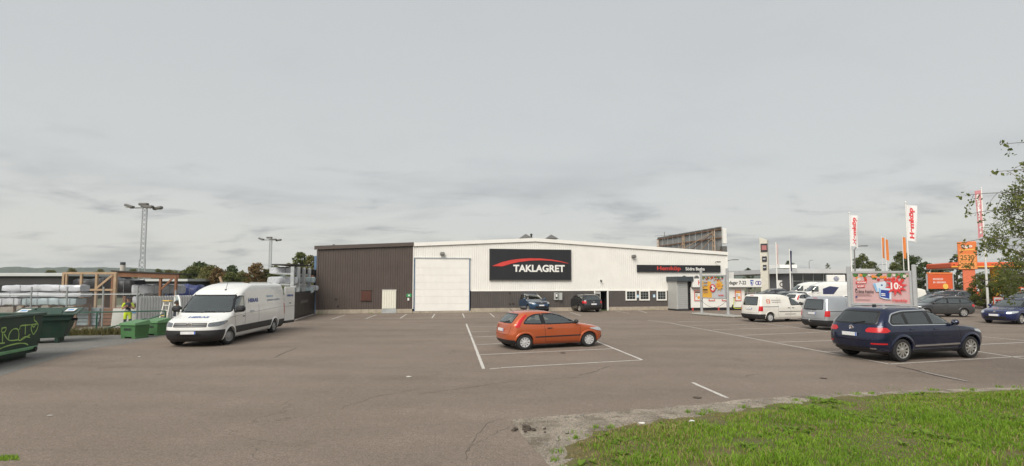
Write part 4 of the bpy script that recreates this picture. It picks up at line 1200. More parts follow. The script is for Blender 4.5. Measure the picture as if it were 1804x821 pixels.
CADDY = dict(
    rows=[(0.22, -2.28, 2.20, 0.82, .25, .5), (0.34, -2.40, 2.36, 0.87, .25, .6), (0.50, -2.435, 2.42, 0.89, .25, .68), (0.68, -2.43, 2.43, 0.897, .25, .7), (0.80, -2.42, 2.36, 0.90, .25, .7), (0.90, -2.41, 2.12, 0.90, .25, .68),
          (0.99, -2.40, 1.80, 0.895, .25, .62), (1.06, -2.385, 1.52, 0.885, .25, .58), (1.14, -2.37, 1.33, 0.87, .25, .54), (1.32, -2.33, 1.00, 0.835, .25, .48), (1.50, -2.28, 0.66, 0.80, .25, .44), (1.64, -2.23, 0.34, 0.76, .25, .42),
          (1.74, -2.17, 0.02, 0.71, .25, .42), (1.80, -2.06, -0.35, 0.60, .25, .4), (1.825, -1.8, -0.7, 0.42, .2, .3), (1.832, -1.5, -1.0, 0.12, .1, .1)],
    paint=P_CREAM, wheel_r=0.315, wheel_w=0.2, axles=(-1.53, 1.47), rim='cover', nr=3.4, step=0.038, M=256,
    side_glass=[[(1.20, 1.14), (0.20, 1.10), (0.10, 1.60), (0.42, 1.60), (0.64, 1.50), (0.95, 1.30)]],
    rear_glass=[[(-0.64, 1.12), (0.64, 1.12), (0.58, 1.66), (-0.58, 1.66)]],
    windshield=[(-0.78, 1.16), (0.78, 1.16), (0.64, 1.68), (-0.64, 1.68)],
    dash_x=1.15, dash_z=1.12, seats=[(0.25, 2)], floor_z=0.42,
    panels=[('tail_lamp', ('W', 'B'), [(0.76, 0.74), (1.06, 0.74), (1.04, 1.06), (0.78, 1.06)], M_TAIL, 0.014, 0.03),
            ('head_lamp', ('W', 'F'), [(0.56, 0.68), (0.9, 0.68), (1.25, 0.78), (1.15, 0.85), (0.85, 0.84), (0.56, 0.80)], M_LAMP, 0.012, 0.05),
            ('grille', 'F', [(-0.5, 0.68), (0.5, 0.68), (0.5, 0.78), (-0.5, 0.78)], M_BLACK, 0.008, 0.03),
            ('brake_lamp', 'B', [(-0.14, 1.73), (0.14, 1.73), (0.14, 1.755), (-0.14, 1.755)], M_TAIL, 0.012, 0)],
    strips=[('slide_rail', 'S', [(-2.18, 1.02), (-0.85, 1.02)], 0.035, M_SEAM, 0.006),
            ('rubbing_strip', 'S', [(-0.85, 0.70), (1.0, 0.70)], 0.035, M_BLACK, 0.012),
            ('door_gap', 'S', [(0.16, 1.70), (0.14, 1.1), (0.12, 0.32), (1.10, 0.32), (1.25, 0.7), (1.22, 1.12)], 0.010, M_SEAM, 0.002),
            ('door_gap', 'S', [(-0.88, 1.66), (-0.88, 0.50), (-0.78, 0.32), (0.12, 0.32)], 0.010, M_SEAM, 0.002),
            ('tailgate_gap', 'B', [(-0.70, 1.70), (-0.78, 1.0), (-0.76, 0.62), (0.76, 0.62), (0.78, 1.0), (0.70, 1.70)], 0.010, M_SEAM, 0.002)],
    skins=[('rear_bumper', lambda c, n: c[0] < -1.95 and c[2] < 0.55, 0.020, M_BLACK), ('front_bumper', lambda c, n: c[0] > 1.9 and c[2] < 0.5, 0.016, M_BLACK)],
    handles=[(0.32, 0.94), (-0.02, 0.94)], handle_mat=M_BLACK, mirror=(1.0, 1.15, 1.1), plates=[('B', 0, 0.90, 0.52), ('F', 0, 0.58, 0.52)],
    badges=[('emblem', 'B', 0.0, 1.04, 0.05, M_CHROME)],
    inset=0.02, arch_r=0.38, lip_w=0.06, lip_out=0.016, frame=(0.012, 0.028))

WAGON = dict(
    rows=[(0.20, -2.06, 2.04, 0.78, .4, .45), (0.30, -2.20, 2.20, 0.84, .45, .55), (0.45, -2.27, 2.27, 0.875, .5, .68), (0.60, -2.28, 2.28, 0.89, .5, .72), (0.72, -2.26, 2.22, 0.89, .5, .74),
          (0.81, -2.24, 2.02, 0.888, .48, .72), (0.88, -2.22, 1.66, 0.882, .46, .66), (0.94, -2.20, 1.30, 0.872, .44, .6), (1.0, -2.17, 1.05, 0.855, .42, .56), (1.12, -2.08, 0.80, 0.81, .4, .5),
          (1.26, -1.96, 0.46, 0.755, .36, .45), (1.37, -1.85, 0.16, 0.70, .34, .42), (1.43, -1.76, -0.08, 0.64, .32, .4), (1.475, -1.55, -0.38, 0.48, .3, .3), (1.49, -1.2, -0.7, 0.14, .1, .1)],
    paint=P_GREY, wheel_r=0.315, wheel_w=0.2, axles=(-1.29, 1.29), rim='split', step=0.042, M=220, detail=False,
    side_glass=[[(0.92, 0.99), (-0.16, 0.97), (-0.22, 1.375), (0.06, 1.36), (0.36, 1.25), (0.66, 1.12)],
                [(-0.22, 0.97), (-1.06, 0.985), (-1.10, 1.37), (-0.28, 1.385)],
                [(-1.12, 0.99), (-1.86, 1.04), (-1.70, 1.26), (-1.52, 1.33), (-1.16, 1.365)]],
    windshield=[(-0.76, 1.0), (0.76, 1.0), (0.60, 1.38), (-0.60, 1.38)],
    rear_glass=[[(-0.64, 1.0), (0.64, 1.0), (0.54, 1.37), (-0.54, 1.37)]],
    dash_x=0.85, dash_z=0.98, seats=[(0.05, 2), (-0.8, 1)], floor_z=0.32,
    panels=[('pillar', 'S', [(-0.13, 0.965), (-0.25, 0.965), (-0.31, 1.39), (-0.19, 1.385)], M_TRIM, 0.003, 0),
            ('tail_lamp', ('W', 'B'), [(0.62, 0.74), (1.02, 0.75), (1.10, 0.80), (1.0, 0.94), (0.66, 0.94)], M_TAIL, 0.012, 0.04),
            ('head_lamp', ('W', 'F'), [(0.56, 0.63), (0.85, 0.63), (1.22, 0.71), (1.14, 0.77), (0.85, 0.775), (0.56, 0.74)], M_LAMP, 0.012, 0.05),
            ('grille', 'F', [(-0.48, 0.64), (0.48, 0.64), (0.44, 0.75), (-0.44, 0.75)], M_BLACK, 0.008, 0.03),
            ('lower_grille', 'F', [(-0.58, 0.32), (0.58, 0.32), (0.52, 0.46), (-0.52, 0.46)], M_BLACK, 0.006, 0.03),
            ('lower_apron', 'B', [(-0.7, 0.25), (0.7, 0.25), (0.74, 0.37), (-0.74, 0.37)], M_BLACK, 0.006, 0.03)],
    rails=(0.0, -1.62, 0.56, M_BLACK),
    strips=[('door_gap', 'S', [(-0.19, 0.965), (-0.18, 0.6), (-0.18, 0.28)], 0.010, M_SEAM, 0.002),
            ('door_gap', 'S', [(-1.10, 0.98), (-1.04, 0.75), (-0.86, 0.52), (-0.82, 0.28), (0.86, 0.28), (0.93, 0.6), (0.92, 0.97)], 0.010, M_SEAM, 0.002),
            ('tailgate_gap', 'B', [(-0.70, 0.97), (-0.66, 0.56), (0.66, 0.56), (0.70, 0.97)], 0.010, M_SEAM, 0.002),
            ('sill_strip', 'S', [(-0.86, 0.275), (0.9, 0.275)], 0.03, M_BLACK, 0.01)],
    handles=[(-0.06, 0.84), (-0.94, 0.85)], mirror=(0.80, 1.0, 1.0), mirror_mat=P_GREY, plates=[('B', 0, 0.68, 0.52), ('F', 0, 0.52, 0.52)],
    badges=[('emblem', 'B', 0, 0.86, 0.055, M_CHROME), ('emblem', 'F', 0, 0.70, 0.06, M_CHROME)],
    inset=0.02, arch_r=0.365, lip_w=0.05, lip_out=0.014, frame=(0.012, 0.03))

def variant(S, **k):
    d = dict(S); d.update(k); return d
# ------------------------------------------------------------------ the hall
M_BROWN = mat('brown_sheet', (0.088, 0.068, 0.058), 0.55, 0, 0.14, 1.2, streak=0.25, dirtcol=(0.055, 0.043, 0.038))
M_WSHEET = mat('white_sheet', (0.775, 0.76, 0.712), 0.5, 0, 0.06, 0.8, streak=0.12, dirtcol=(0.55, 0.52, 0.46))
M_WTRIM = mat('white_trim', (0.80, 0.785, 0.74), 0.5, 0, 0.05, 1.0)
M_DGREY = mat('grey_sheet', (0.092, 0.080, 0.074), 0.55, 0, 0.14, 1.2, streak=0.25, dirtcol=(0.06, 0.05, 0.046))
M_PLINTH = mat('concrete_plinth', (0.40, 0.345, 0.27), 0.9, 0, 0.2, 3, bump=0.3, bscale=30, streak=0.75, dirtcol=(0.17, 0.14, 0.105))
M_GALV = mat('galvanised', (0.50, 0.52, 0.53), 0.42, 0.7, 0.16, 5)
M_BLUEP = mat('blue_paint', (0.10, 0.17, 0.28), 0.5, 0, 0.2, 3)
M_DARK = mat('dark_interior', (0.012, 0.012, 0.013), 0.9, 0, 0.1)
M_WINGLASS = mat('window_glass', (0.03, 0.036, 0.036), 0.06, 0, 0.3, 3, spec=0.8)
M_LAMPGREY = mat('lamp_grey', (0.16, 0.155, 0.145), 0.5, 0.3, 0.1)
M_SIGNBLK = mat('sign_black', (0.017, 0.018, 0.021), 0.45, 0, 0.08, 2, streak=0.15, dirtcol=(0.04, 0.04, 0.04))
M_SIGNWHITE = mat('sign_white', (0.78, 0.77, 0.73), 0.45, 0, 0.05)
M_SIGNRED = mat('sign_red', (0.60, 0.055, 0.045), 0.45, 0, 0.08)
M_ROOF = mat('roof_felt', (0.10, 0.10, 0.10), 0.85, 0, 0.2, 1)

W = Frame(G(556, 553), (G(1190, 545.8) - G(556, 553)).to_2d())
hall = thing('warehouse_hall', 'long low hall clad brown at left and white at right with dark base band', 'building', W.o, W.yaw)
def wz(u, v, out=0.0): return W.sz(u, v, -out)
S0 = 0.0; SB = wz(728, 500)[0]; SD0 = wz(729.5, 500)[0]; SD1 = wz(827.5, 500)[0]; SP = wz(942, 419)[0]; S1 = wz(1282, 500)[0]
ZL = wz(556, 434)[1]; ZB = wz(728, 428)[1]; ZP = wz(942, 419.5)[1]; ZR = wz(1282, 444)[1]
ZPL = wz(640, 545)[1]; ZW = wz(950, 511.8)[1]; ZDT = wz(780, 456)[1]
def roofz(s):
    if s <= SP: return ZL + (ZP - ZL) * (s / SP)
    return ZP + (ZR - ZP) * (s - SP) / (S1 - SP)
def corr(name, s0, s1, zb, zt, m, parent, pitch=0.19, depth=0.028, y=0.0):
    b = MB(); prof = []; n = int((s1 - s0) / pitch)
    for k in range(n + 1):
        a = s0 + k * pitch
        for f, d in ((0.0, 0), (0.36, 0), (0.46, 1), (0.9, 1)):
            x = a + f * pitch
            if x < s1 - 0.005: prof.append((x, d))
    prof.append((s1, 0)); m_ = len(prof); vs = []
    for x, d in prof: vs.append((x, y - d * depth, zb(x) if callable(zb) else zb))
    for x, d in prof: vs.append((x, y - d * depth, zt(x) if callable(zt) else zt))
    b.add(vs, [(i, i + 1, m_ + i + 1, m_ + i) for i in range(m_ - 1)])
    me = b.mesh(name)
    bm = bmesh.new(); bm.from_mesh(me)
    if sum(f.normal.y * f.calc_area() for f in bm.faces) > 0: bmesh.ops.reverse_faces(bm, faces=bm.faces)
    bm.to_mesh(me); bm.free()
    return link(name, me, m, parent)
FH = 0.30                                             # depth of the verge board
corr('brown_cladding', S0 + 0.12, SB - 0.04, ZPL - 0.02, lambda s: roofz(s) - FH + 0.02, M_BROWN, hall)
dl0, dl1 = wz(1046.5, 530)[0], wz(1071.5, 530)[0]      # staff doorway
corr('white_cladding', SB + 0.02, SD0 - 0.02, ZPL, lambda s: roofz(s) - FH + 0.02, M_WSHEET, hall, 0.19, 0.014)
corr('white_cladding', SD0 - 0.02, SD1 + 0.02, ZDT + 0.1, lambda s: roofz(s) - FH + 0.02, M_WSHEET, hall, 0.19, 0.014)
corr('white_cladding', SD1 + 0.02, S1 - 0.05, ZW, lambda s: roofz(s) - FH + 0.02, M_WSHEET, hall, 0.19, 0.014)
corr('dark_cladding', SD1 + 0.1, dl0, ZPL - 0.02, ZW - 0.03, M_DGREY, hall)
corr('dark_cladding', dl1, S1 - 0.05, ZPL - 0.02, ZW - 0.03, M_DGREY, hall)
def tb(name, a, b_, m, parent=hall, ch=0.0):
    q = MB()
    if ch: q.cbox([(a[i] + b_[i]) / 2 for i in range(3)], [abs(b_[i] - a[i]) for i in range(3)], ch)
    else: q.bb(a, b_)
    return q.build(name, m, parent)
tb('band_trim', (SD1 + 0.12, -0.05, ZW - 0.05), (dl0 - 0.005, 0.02, ZW + 0.02), M_WTRIM); tb('band_trim', (dl1 + 0.005, -0.05, ZW - 0.05), (S1 - 0.04, 0.02, ZW + 0.02), M_WTRIM)
tb('plinth', (S0, -0.03, -0.1), (SB - 0.06, 0.3, ZPL), M_PLINTH)
tb('plinth', (SD1 + 0.1, -0.03, -0.1), (dl0 - 0.005, 0.3, ZPL), M_PLINTH); tb('plinth', (dl1 + 0.005, -0.03, -0.1), (S1, 0.3, ZPL), M_PLINTH)
tb('door_sill', (SD0 - 0.1, -0.10, -0.1), (SD1 + 0.1, 0.3, 0.12), M_PLINTH)
tb('corner_trim', (-0.02, -0.055, ZPL), (0.13, 0.06, roofz(0.0) - FH), M_BROWN)
tb('corner_trim', (S1 - 0.06, -0.055, 0.2), (S1 + 0.03, 0.06, roofz(S1) - FH), M_WTRIM)
tb('joint_trim', (SB - 0.05, -0.055, ZPL), (SB + 0.02, 0.0, roofz(SB) - FH), M_WTRIM)
# sloping verge boards
def verge(name, s0, s1, m, y0=-0.13, lift=0.0):
    b = MB(); z0, z1 = roofz(max(0, s0)) + lift, roofz(min(S1, s1)) + lift
    b.prism([(s0, z0 - FH), (s1, z1 - FH), (s1, z1), (s0, z0)], lambda a, c, t: (a, t, c), y0, 0.02)
    return b.build(name, m, hall)
verge('verge_board', -0.2, SB, M_BROWN, -0.16, 0.03); verge('verge_board', SB + 0.003, SP, M_WTRIM); verge('verge_board', SP + 0.003, S1 + 0.06, M_WTRIM)
b = MB()
x = SB + 0.1
while x < S1:
    b.box((x, -0.06, roofz(x) - FH - 0.02), (0.085, 0.05, 0.05)); x += 0.19
tag(b.build('closure_strip', mat('closure', (0.3, 0.29, 0.27), 0.8), hall), None, None, None, 'stuff')
DEP = 42.0
for sa, sb_ in ((0, SP), (SP, S1)):
    b = MB(); e = 0.15 if sa == 0 else 0; e2 = 0.15 if sb_ == S1 else 0
    b.prism([(sa - e, roofz(sa) - 0.12), (sb_ + e2, roofz(sb_) - 0.12), (sb_ + e2, roofz(sb_) - 0.02), (sa - e, roofz(sa) - 0.02)], lambda a, c, t: (a, t, c), 0.03, DEP)
    b.build('roof', M_ROOF, hall)
tb('side_wall', (0.02, 0.06, 0), (0.10, DEP, ZL - 0.14), M_BROWN); tb('side_wall', (S1 - 0.10, 0.06, 0), (S1 - 0.02, DEP, ZR - 0.14), M_WSHEET)
b = MB(); b.prism([(0.1, 0), (S1 - 0.1, 0), (S1 - 0.1, ZR - 0.14), (SP, ZP - 0.14), (0.1, ZL - 0.14)], lambda a, c, t: (a, t, c), DEP - 0.2, DEP - 0.1); b.build('rear_wall', M_WSHEET, hall)
# loading door
zb_ = wz(780, 547.5)[1]
door = corr('loading_door', SD0 + 0.06, SD1 - 0.06, zb_, ZDT, M_WTRIM, hall, 0.10, 0.010, -0.07)
b = MB()
zz_ = zb_ + 0.6
while zz_ < ZDT - 0.2: b.bb((SD0 + 0.06, -0.084, zz_), (SD1 - 0.06, -0.075, zz_ + 0.008)); zz_ += 0.6
b.build('panel_joints', mat('joint_grey', (0.5, 0.49, 0.46), 0.6), door)
tb('bottom_seal', (SD0 + 0.06, -0.09, zb_ - 0.10), (SD1 - 0.06, -0.06, zb_), M_BLACK, door)
for a, c in ((SD0 + 0.0, SD0 + 0.06), (SD1 - 0.06, SD1 + 0.0)): tb('jamb', (a, -0.11, 0.12), (c, 0.0, ZDT + 0.06), M_BLUEP, door)
tb('lintel', (SD0 - 0.04, -0.115, ZDT + 0.005), (SD1 + 0.06, 0.0, ZDT + 0.10), M_GALV, door)
# red hatch
s0, z0 = wz(636, 529); s1, z1 = wz(654, 511.5)
h_ = tb('window_hatch', (s0, -0.07, z0), (s1, 0, z1), mat('hatch_red', (0.085, 0.030, 0.020), 0.5, 0, 0.2, 2), ch=0.01)
tb('hatch_sill', (s0 - 0.05, -0.11, z0 - 0.05), (s1 + 0.05, 0, z0 - 0.004), mat('hatch_red', (0, 0, 0)), h_); tb('hatch_hood', (s0 - 0.05, -0.11, z1 + 0.004), (s1 + 0.05, 0, z1 + 0.05), M_BROWN, h_)
# white steel door with metal apron
s0, z0 = wz(673, 543.6); s1, z1 = wz(698, 511.5)
d_ = corr('steel_door', s0, s1, z0, z1, mat('cream_sheet', (0.72, 0.70, 0.60), 0.5, 0, 0.05), hall, 0.19, 0.02, -0.10)
tb('door_box', (s0, -0.098, z0), (s1, 0.0, z1), M_WTRIM, d_); tb('head_flashing', (s0 - 0.02, -0.13, z1), (s1 + 0.02, 0, z1 + 0.05), M_WTRIM, d_)
tb('metal_apron', (s0 - 0.02, -0.09, 0.0), (s1 + 0.02, 0.0, z0), mat('apron', (0.48, 0.50, 0.50), 0.45, 0.4, 0.25, 2), d_)
# vents and small boxes on the wall
for u, v, w_, h in ((592, 527, 0.16, 0.16), (595.5, 539.5, 0.16, 0.16), (898, 516.5, 0.14, 0.14), (898, 535.5, 0.13, 0.13), (904, 535, 0.13, 0.13)):
    s, z = wz(u, v); tb('wall_vent', (s - w_ / 2, -0.06, z - h / 2), (s + w_ / 2, 0, z + h / 2), mat('vent_brown', (0.04, 0.028, 0.022), 0.7), ch=0.01)
s, z = wz(720.5, 520.5); g_ = tb('emergency_sign', (s - 0.2, -0.05, z - 0.12), (s + 0.2, -0.03, z + 0.14), mat('sign_green', (0.05, 0.30, 0.11), 0.5)); tb('pictogram', (s - 0.05, -0.056, z - 0.06), (s + 0.05, -0.05, z + 0.07), M_SIGNWHITE, g_)
tb('button_box', (s - 0.12, -0.07, z - 0.42), (s + 0.02, -0.03, z - 0.2), M_SIGNWHITE)
s, z = wz(982, 522); e_ = tb('electrical_cabinet', (s - 0.33, -0.16, z - 0.32), (s + 0.06, 0, z + 0.32), mat('cabinet_grey', (0.42, 0.43, 0.41), 0.5), ch=0.01)
tb('cabinet_door', (s + 0.07, -0.30, z - 0.32), (s + 0.36, -0.27, z + 0.32), mat('cabinet_grey', (0, 0, 0)), e_, 0.01); tb('cabinet_recess', (s - 0.22, -0.166, z - 0.2), (s - 0.02, -0.16, z + 0.26), M_DARK, e_); tb('meter', (s - 0.2, -0.19, z - 0.05), (s - 0.06, -0.166, z + 0.2), M_SIGNWHITE, e_)
# staff doorway
zt_ = ZW - 0.05
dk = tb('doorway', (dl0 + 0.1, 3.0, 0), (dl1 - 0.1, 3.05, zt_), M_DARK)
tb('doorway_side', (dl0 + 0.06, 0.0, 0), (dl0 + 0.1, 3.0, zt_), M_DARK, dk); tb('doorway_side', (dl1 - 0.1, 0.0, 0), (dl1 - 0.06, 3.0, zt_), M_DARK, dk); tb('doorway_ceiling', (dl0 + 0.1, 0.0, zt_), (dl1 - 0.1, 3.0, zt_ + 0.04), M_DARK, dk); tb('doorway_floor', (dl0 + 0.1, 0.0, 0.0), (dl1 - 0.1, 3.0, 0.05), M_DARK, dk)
for a, c in ((dl0, dl0 + 0.1), (dl1 - 0.12, dl1)): tb('door_jamb', (a, -0.09, 0), (c, 0.06, zt_ + 0.08), M_WTRIM, dk)
tb('door_head', (dl0 + 0.1, -0.09, zt_), (dl1 - 0.12, 0.06, zt_ + 0.08), M_WTRIM, dk)
sm_ = wz(1058, 530)[0]
lf = tb('door_leaf', (dl0 + 0.1, -0.02, 0.05), (sm_, 0.03, zt_), mat('leaf_grey', (0.42, 0.41, 0.39), 0.5), dk)
tb('notice', (dl0 + 0.16, -0.04, 1.0), (sm_ - 0.08, -0.022, 1.5), M_BLACK, dk); tb('notice', (dl0 + 0.22, -0.043, 1.1), (sm_ - 0.2, -0.0405, 1.2), M_SIGNWHITE, dk)
# windows with grilles
for u0, u1 in ((1101.5, 1120.8), (1125.6, 1144), (1156, 1174)):
    s0, z1 = wz(u0, 511.3); s1, z0 = wz(u1, 529.2)
    w_ = MB(); f = 0.11
    for a, c in (((s0, z0), (s0 + f, z1)), ((s1 - f, z0), (s1, z1)), ((s0 + f, z0), (s1 - f, z0 + f)), ((s0 + f, z1 - f), (s1 - f, z1))): w_.bb((a[0], -0.10, a[1]), (c[0], 0.02, c[1]))
    wo = w_.build('window', M_WTRIM, hall)
    pn = tb('pane', (s0 + f, -0.05, z0 + f), (s1 - f, -0.042, z1 - f), M_WINGLASS, wo)
    for k in (1, 2):
        x = s0 + f + (s1 - s0 - 2 * f) * k / 3; z = z0 + f + (z1 - z0 - 2 * f) * k / 3
        tb('grille_bar', (x - 0.011, -0.075, z0 + f), (x + 0.011, -0.055, z1 - f), M_GALV, wo); tb('grille_bar', (s0 + f, -0.0765, z - 0.011), (s1 - f, -0.0535, z + 0.011), M_GALV, wo)
for u, v in ((1123.2, 522), (1152, 521.3)):
    s, z = wz(u, v); t_ = tb('wall_notice', (s - 0.11, -0.05, z - 0.14), (s + 0.11, -0.03, z + 0.14), mat('notice_blue', (0.35, 0.55, 0.72), 0.5)); tb('notice_text', (s - 0.07, -0.056, z - 0.09), (s + 0.07, -0.05, z + 0.03), M_SIGNWHITE, t_)
for u, v in ((1204.5, 490), (1226.5, 490)):
    s, z = wz(u, v); q = MB(); q.lathe([(0.24, 0.0), (0.24, 0.10), (0.20, 0.12), (0.18, 0.06), (0.001, 0.06)], 20, Matrix.Translation((s, 0, z)) @ Matrix.Rotation(pi / 2, 4, 'X'))
    v_ = q.build('extractor_fan', M_LAMPGREY, hall, 40)
    q = MB()
    for k in range(5): q.box((s, -0.10, z - 0.14 + 0.07 * k), (2 * math.sqrt(max(0.001, 0.18 ** 2 - (0.14 - 0.07 * k) ** 2)), 0.02, 0.02))
    q.build('louvre', M_GALV, v_)
# flood lamps fixed to the wall
def wall_lamp(u, v, big=1.0):
    s, z = wz(u, v); q = MB(); q.cbox((s, -0.22, z), (0.34 * big, 0.26, 0.20 * big), 0.03, rot=Matrix.Rotation(radians(-18), 3, 'X')); l_ = q.build('wall_lamp', M_LAMPGREY, hall)
    tb('bracket', (s - 0.05, -0.12, z + 0.02), (s + 0.05, 0, z + 0.10), M_GALV, l_); tb('lens', (s - 0.13 * big, -0.345, z - 0.08 * big), (s + 0.13 * big, -0.335, z + 0.02), mat('lamp_lens', (0.4, 0.4, 0.38), 0.15), l_)
    q = MB()
    for k in range(3): q.bb((s - 0.14 * big, -0.3, z + 0.10 * big + 0.02 * k), (s + 0.14 * big, -0.12, z + 0.105 * big + 0.02 * k))
    q.build('cooling_fins', M_LAMPGREY, l_)
wall_lamp(779, 447.5, 1.1); wall_lamp(1115, 452, 1.1)
s, z = wz(1260, 462); q = MB(); q.tube([(s, 0, z), (s, -0.35, z + 0.05), (s, -0.5, z + 0.02)], 0.03, 6); q.cbox((s, -0.6, z + 0.0), (0.16, 0.4, 0.10), 0.03); q.build('wall_lamp', M_BLACK, hall)
s, z = wz(1058, 495); q = MB(); q.cbox((s, -0.18, z), (0.12, 0.26, 0.12), 0.03); q.bb((s - 0.04, -0.1, z + 0.03), (s + 0.04, 0, z + 0.10)); q.build('security_camera', M_BLACK, hall)
# roof furniture
def roof_cap(u, v, d, w, h):
    s = wz(u, v)[0]; s = W.sz(u, v, d)[0]; z0 = roofz(s); q = MB(); zt = W.sz(u, v, d)[1]
    q.bb((s - w * 0.35, d - w * 0.35, z0 - 0.1), (s + w * 0.35, d + w * 0.35, zt - h)); q.cur = 1
    q.add([(s - w / 2, d - w / 2, zt - h), (s + w / 2, d - w / 2, zt - h), (s + w / 2, d + w / 2, zt - h), (s - w / 2, d + w / 2, zt - h), (s, d, zt)], [(0, 1, 4), (1, 2, 4), (2, 3, 4), (3, 0, 4), (3, 2, 1, 0)])
    q.build('roof_ventilator', [M_LAMPGREY, M_LAMPGREY], hall)
roof_cap(926, 412, 10, 1.5, 0.55); roof_cap(971, 413, 10, 1.3, 0.5)
s, zt = W.sz(936, 413.5, 10); q = MB(); q.tube([(s, 10, ZP - 0.6), (s, 10, zt)], 0.10, 8); q.lathe([(0.15, zt), (0.15, zt + 0.05), (0.001, zt + 0.14)], 8, Matrix.Translation((s, 10, 0))); q.build('flue', M_BLACK, hall, 40)
s = wz(583, 431)[0]; q = MB(); q.tube([(s, 2, roofz(s) - 0.1), (s, 2, roofz(s) + 0.25)], 0.09, 8); q.build('flue', M_BLACK, hall, 40)
# aerial
s, zt = W.sz(1170.5, 409, 8); q = MB(); zr = roofz(s) - 0.1
q.tube([(s, 8, zr), (s, 8, zt)], 0.03, 6)
for k, (dz, L) in enumerate(((0.25, 1.2), (0.5, 0.7), (0.75, 0.5))): q.tube([(s - L, 8, zt - dz - 0.2), (s + L, 8, zt - dz)], 0.016, 5)
for k in range(5): q.tube([(s - 0.9 + 0.4 * k, 7.7, zt - 0.42 + 0.03 * k), (s - 0.9 + 0.4 * k, 8.3, zt - 0.42 + 0.03 * k)], 0.012, 4)
ae = tag(q.build('aerial', M_LAMPGREY), 'thin television aerial standing on the hall roof', 'aerial')
ae.location = W.o; ae.rotation_euler = (0, 0, W.yaw)

# ---- signs on the hall
def facing(root_loc, yaw): return root_loc
def wall_sign(name, label, u0, v0, u1, v1, depth=0.10):
    s0, z1 = wz(u0, v0, 0.05); s1, z0 = wz(u1, v1, 0.05)
    o = thing(name, label, 'sign', W.P(s0, 0, -0.05), W.yaw)
    return o, s0, s1, z0, z1
o, s0, s1, z0, z1 = wall_sign('company_sign', 'large black sign with red swoosh and white capitals on the white wall', 862, 438.2, 1006, 494)
q = MB(); q.cbox(((s1 - s0) / 2, -0.05, (z0 + z1) / 2), (s1 - s0, 0.10, z1 - z0), 0.012); q.build('panel', M_SIGNBLK, o)
q = MB(); e = 0.03
for a, c in (((0, z0), (s1 - s0, z0 + e)), ((0, z1 - e), (s1 - s0, z1)), ((0, z0 + e), (e, z1 - e)), ((s1 - s0 - e, z0 + e), (s1 - s0, z1 - e))): q.bb((a[0] - 0.004, -0.108, a[1] - 0.004), (c[0] + 0.004, -0.02, c[1] + 0.004))
q.build('panel_edge', M_LAMPGREY, o)
zz = lambda x, y: tuple(np.subtract(wz(820 + x / 3.157, 400 + y / 3.157, 0.15), (s0, 0)))
lo = [(148, 217), (205, 218.5), (250, 205), (300, 194), (360, 187), (420, 185), (480, 188), (530, 195), (572, 203.5)]
hi_ = [(572, 201.5), (530, 190), (480, 181), (420, 175), (360, 173.5), (300, 177), (250, 184), (200, 196)]
q = MB(); q.prism([zz(*p) for p in lo + hi_], lambda a, c, t: (a, t, c), -0.125, -0.101); q.build('swoosh', M_SIGNRED, o)
a0 = zz(266, 249.5); a1 = zz(552, 211)
text('TAKLAGRET', (a0[0], -0.101, a0[1]), (pi / 2, 0, 0), a1[1] - a0[1], M_SIGNWHITE, o, width=a1[0] - a0[0], bold=0.035, extrude=0.012)
o, s0, s1, z0, z1 = wall_sign('shop_sign', 'long narrow black sign with red and white lettering along the white wall', 1121.5, 466.3, 1268.5, 480.2)
zl1 = wz(1121.5, 466.3)[1]; zl0 = wz(1121.5, 478.3)[1]; zr1 = wz(1268.5, 468)[1]; zr0 = wz(1268.5, 480.3)[1]; L = s1 - s0
z1 = (zl1 + zr1) / 2; z0 = (zl0 + zr0) / 2
q = MB(); q.cbox((L / 2, -0.06, (z0 + z1) / 2), (L, 0.12, z1 - z0), 0.012); q.build('panel', M_SIGNBLK, o)
hh = z1 - z0
b0 = wz(1156, 470)[0] - s0; b1 = wz(1197.5, 470)[0] - s0; c0 = wz(1206, 470)[0] - s0; c1 = wz(1239.5, 470)[0] - s0
text('Hemköp', (b0, -0.121, z0 + hh * 0.08), (pi / 2, 0, 0), hh * 0.74, M_SIGNRED, o, width=b1 - b0, bold=0.02, extrude=0.012)
text('Södra Backa', (c0, -0.121, z0 + hh * 0.24), (pi / 2, 0, 0), hh * 0.46, M_SIGNWHITE, o, width=c1 - c0, bold=0.015, extrude=0.01)

# ---- rooftop hoarding, seen from behind, along the right eave
hb = thing('rooftop_hoarding', 'tall hoarding on the hall roof seen from behind with rusty bracing', 'billboard', W.P(S1 - 0.35, 0, 0.3), W.yaw)
ztop = 7.75; zbot = ZR - 0.05; LEN = 13.0
M_RUST = mat('rusty_steel', (0.21, 0.12, 0.075), 0.8, 0.2, 0.4, 4); M_RUSTP = mat('weathered_timber', (0.46, 0.33, 0.22), 0.8, 0, 0.3, 3); M_HBACK = mat('hoarding_back', (0.27, 0.27, 0.26), 0.7, 0.2, 0.25, 1.5, streak=0.5, dirtcol=(0.10, 0.095, 0.085))
npan = 11
for k in range(npan):
    q = MB(); q.cbox((0.10, 0.02 + LEN * (k + 0.5) / npan, (zbot + ztop) / 2 + 0.15), (0.04, LEN / npan - 0.09, ztop - zbot - 0.25), 0.008); q.build('panel', M_HBACK, hb)
    q = MB(); q.bb((-0.05, LEN * (k + 0.08) / npan, ztop - 0.02), (0.14, LEN * (k + 0.9) / npan, ztop + 0.12)); q.build('top_cap', M_LAMPGREY, hb)
q = MB()
for z in (zbot + 0.2, (zbot + ztop) / 2 + 0.25, ztop - 0.12): q.bar((-0.02, 0, z), (-0.02, LEN, z), 0.10, 0.10)
q.build('rail', M_RUST, hb)
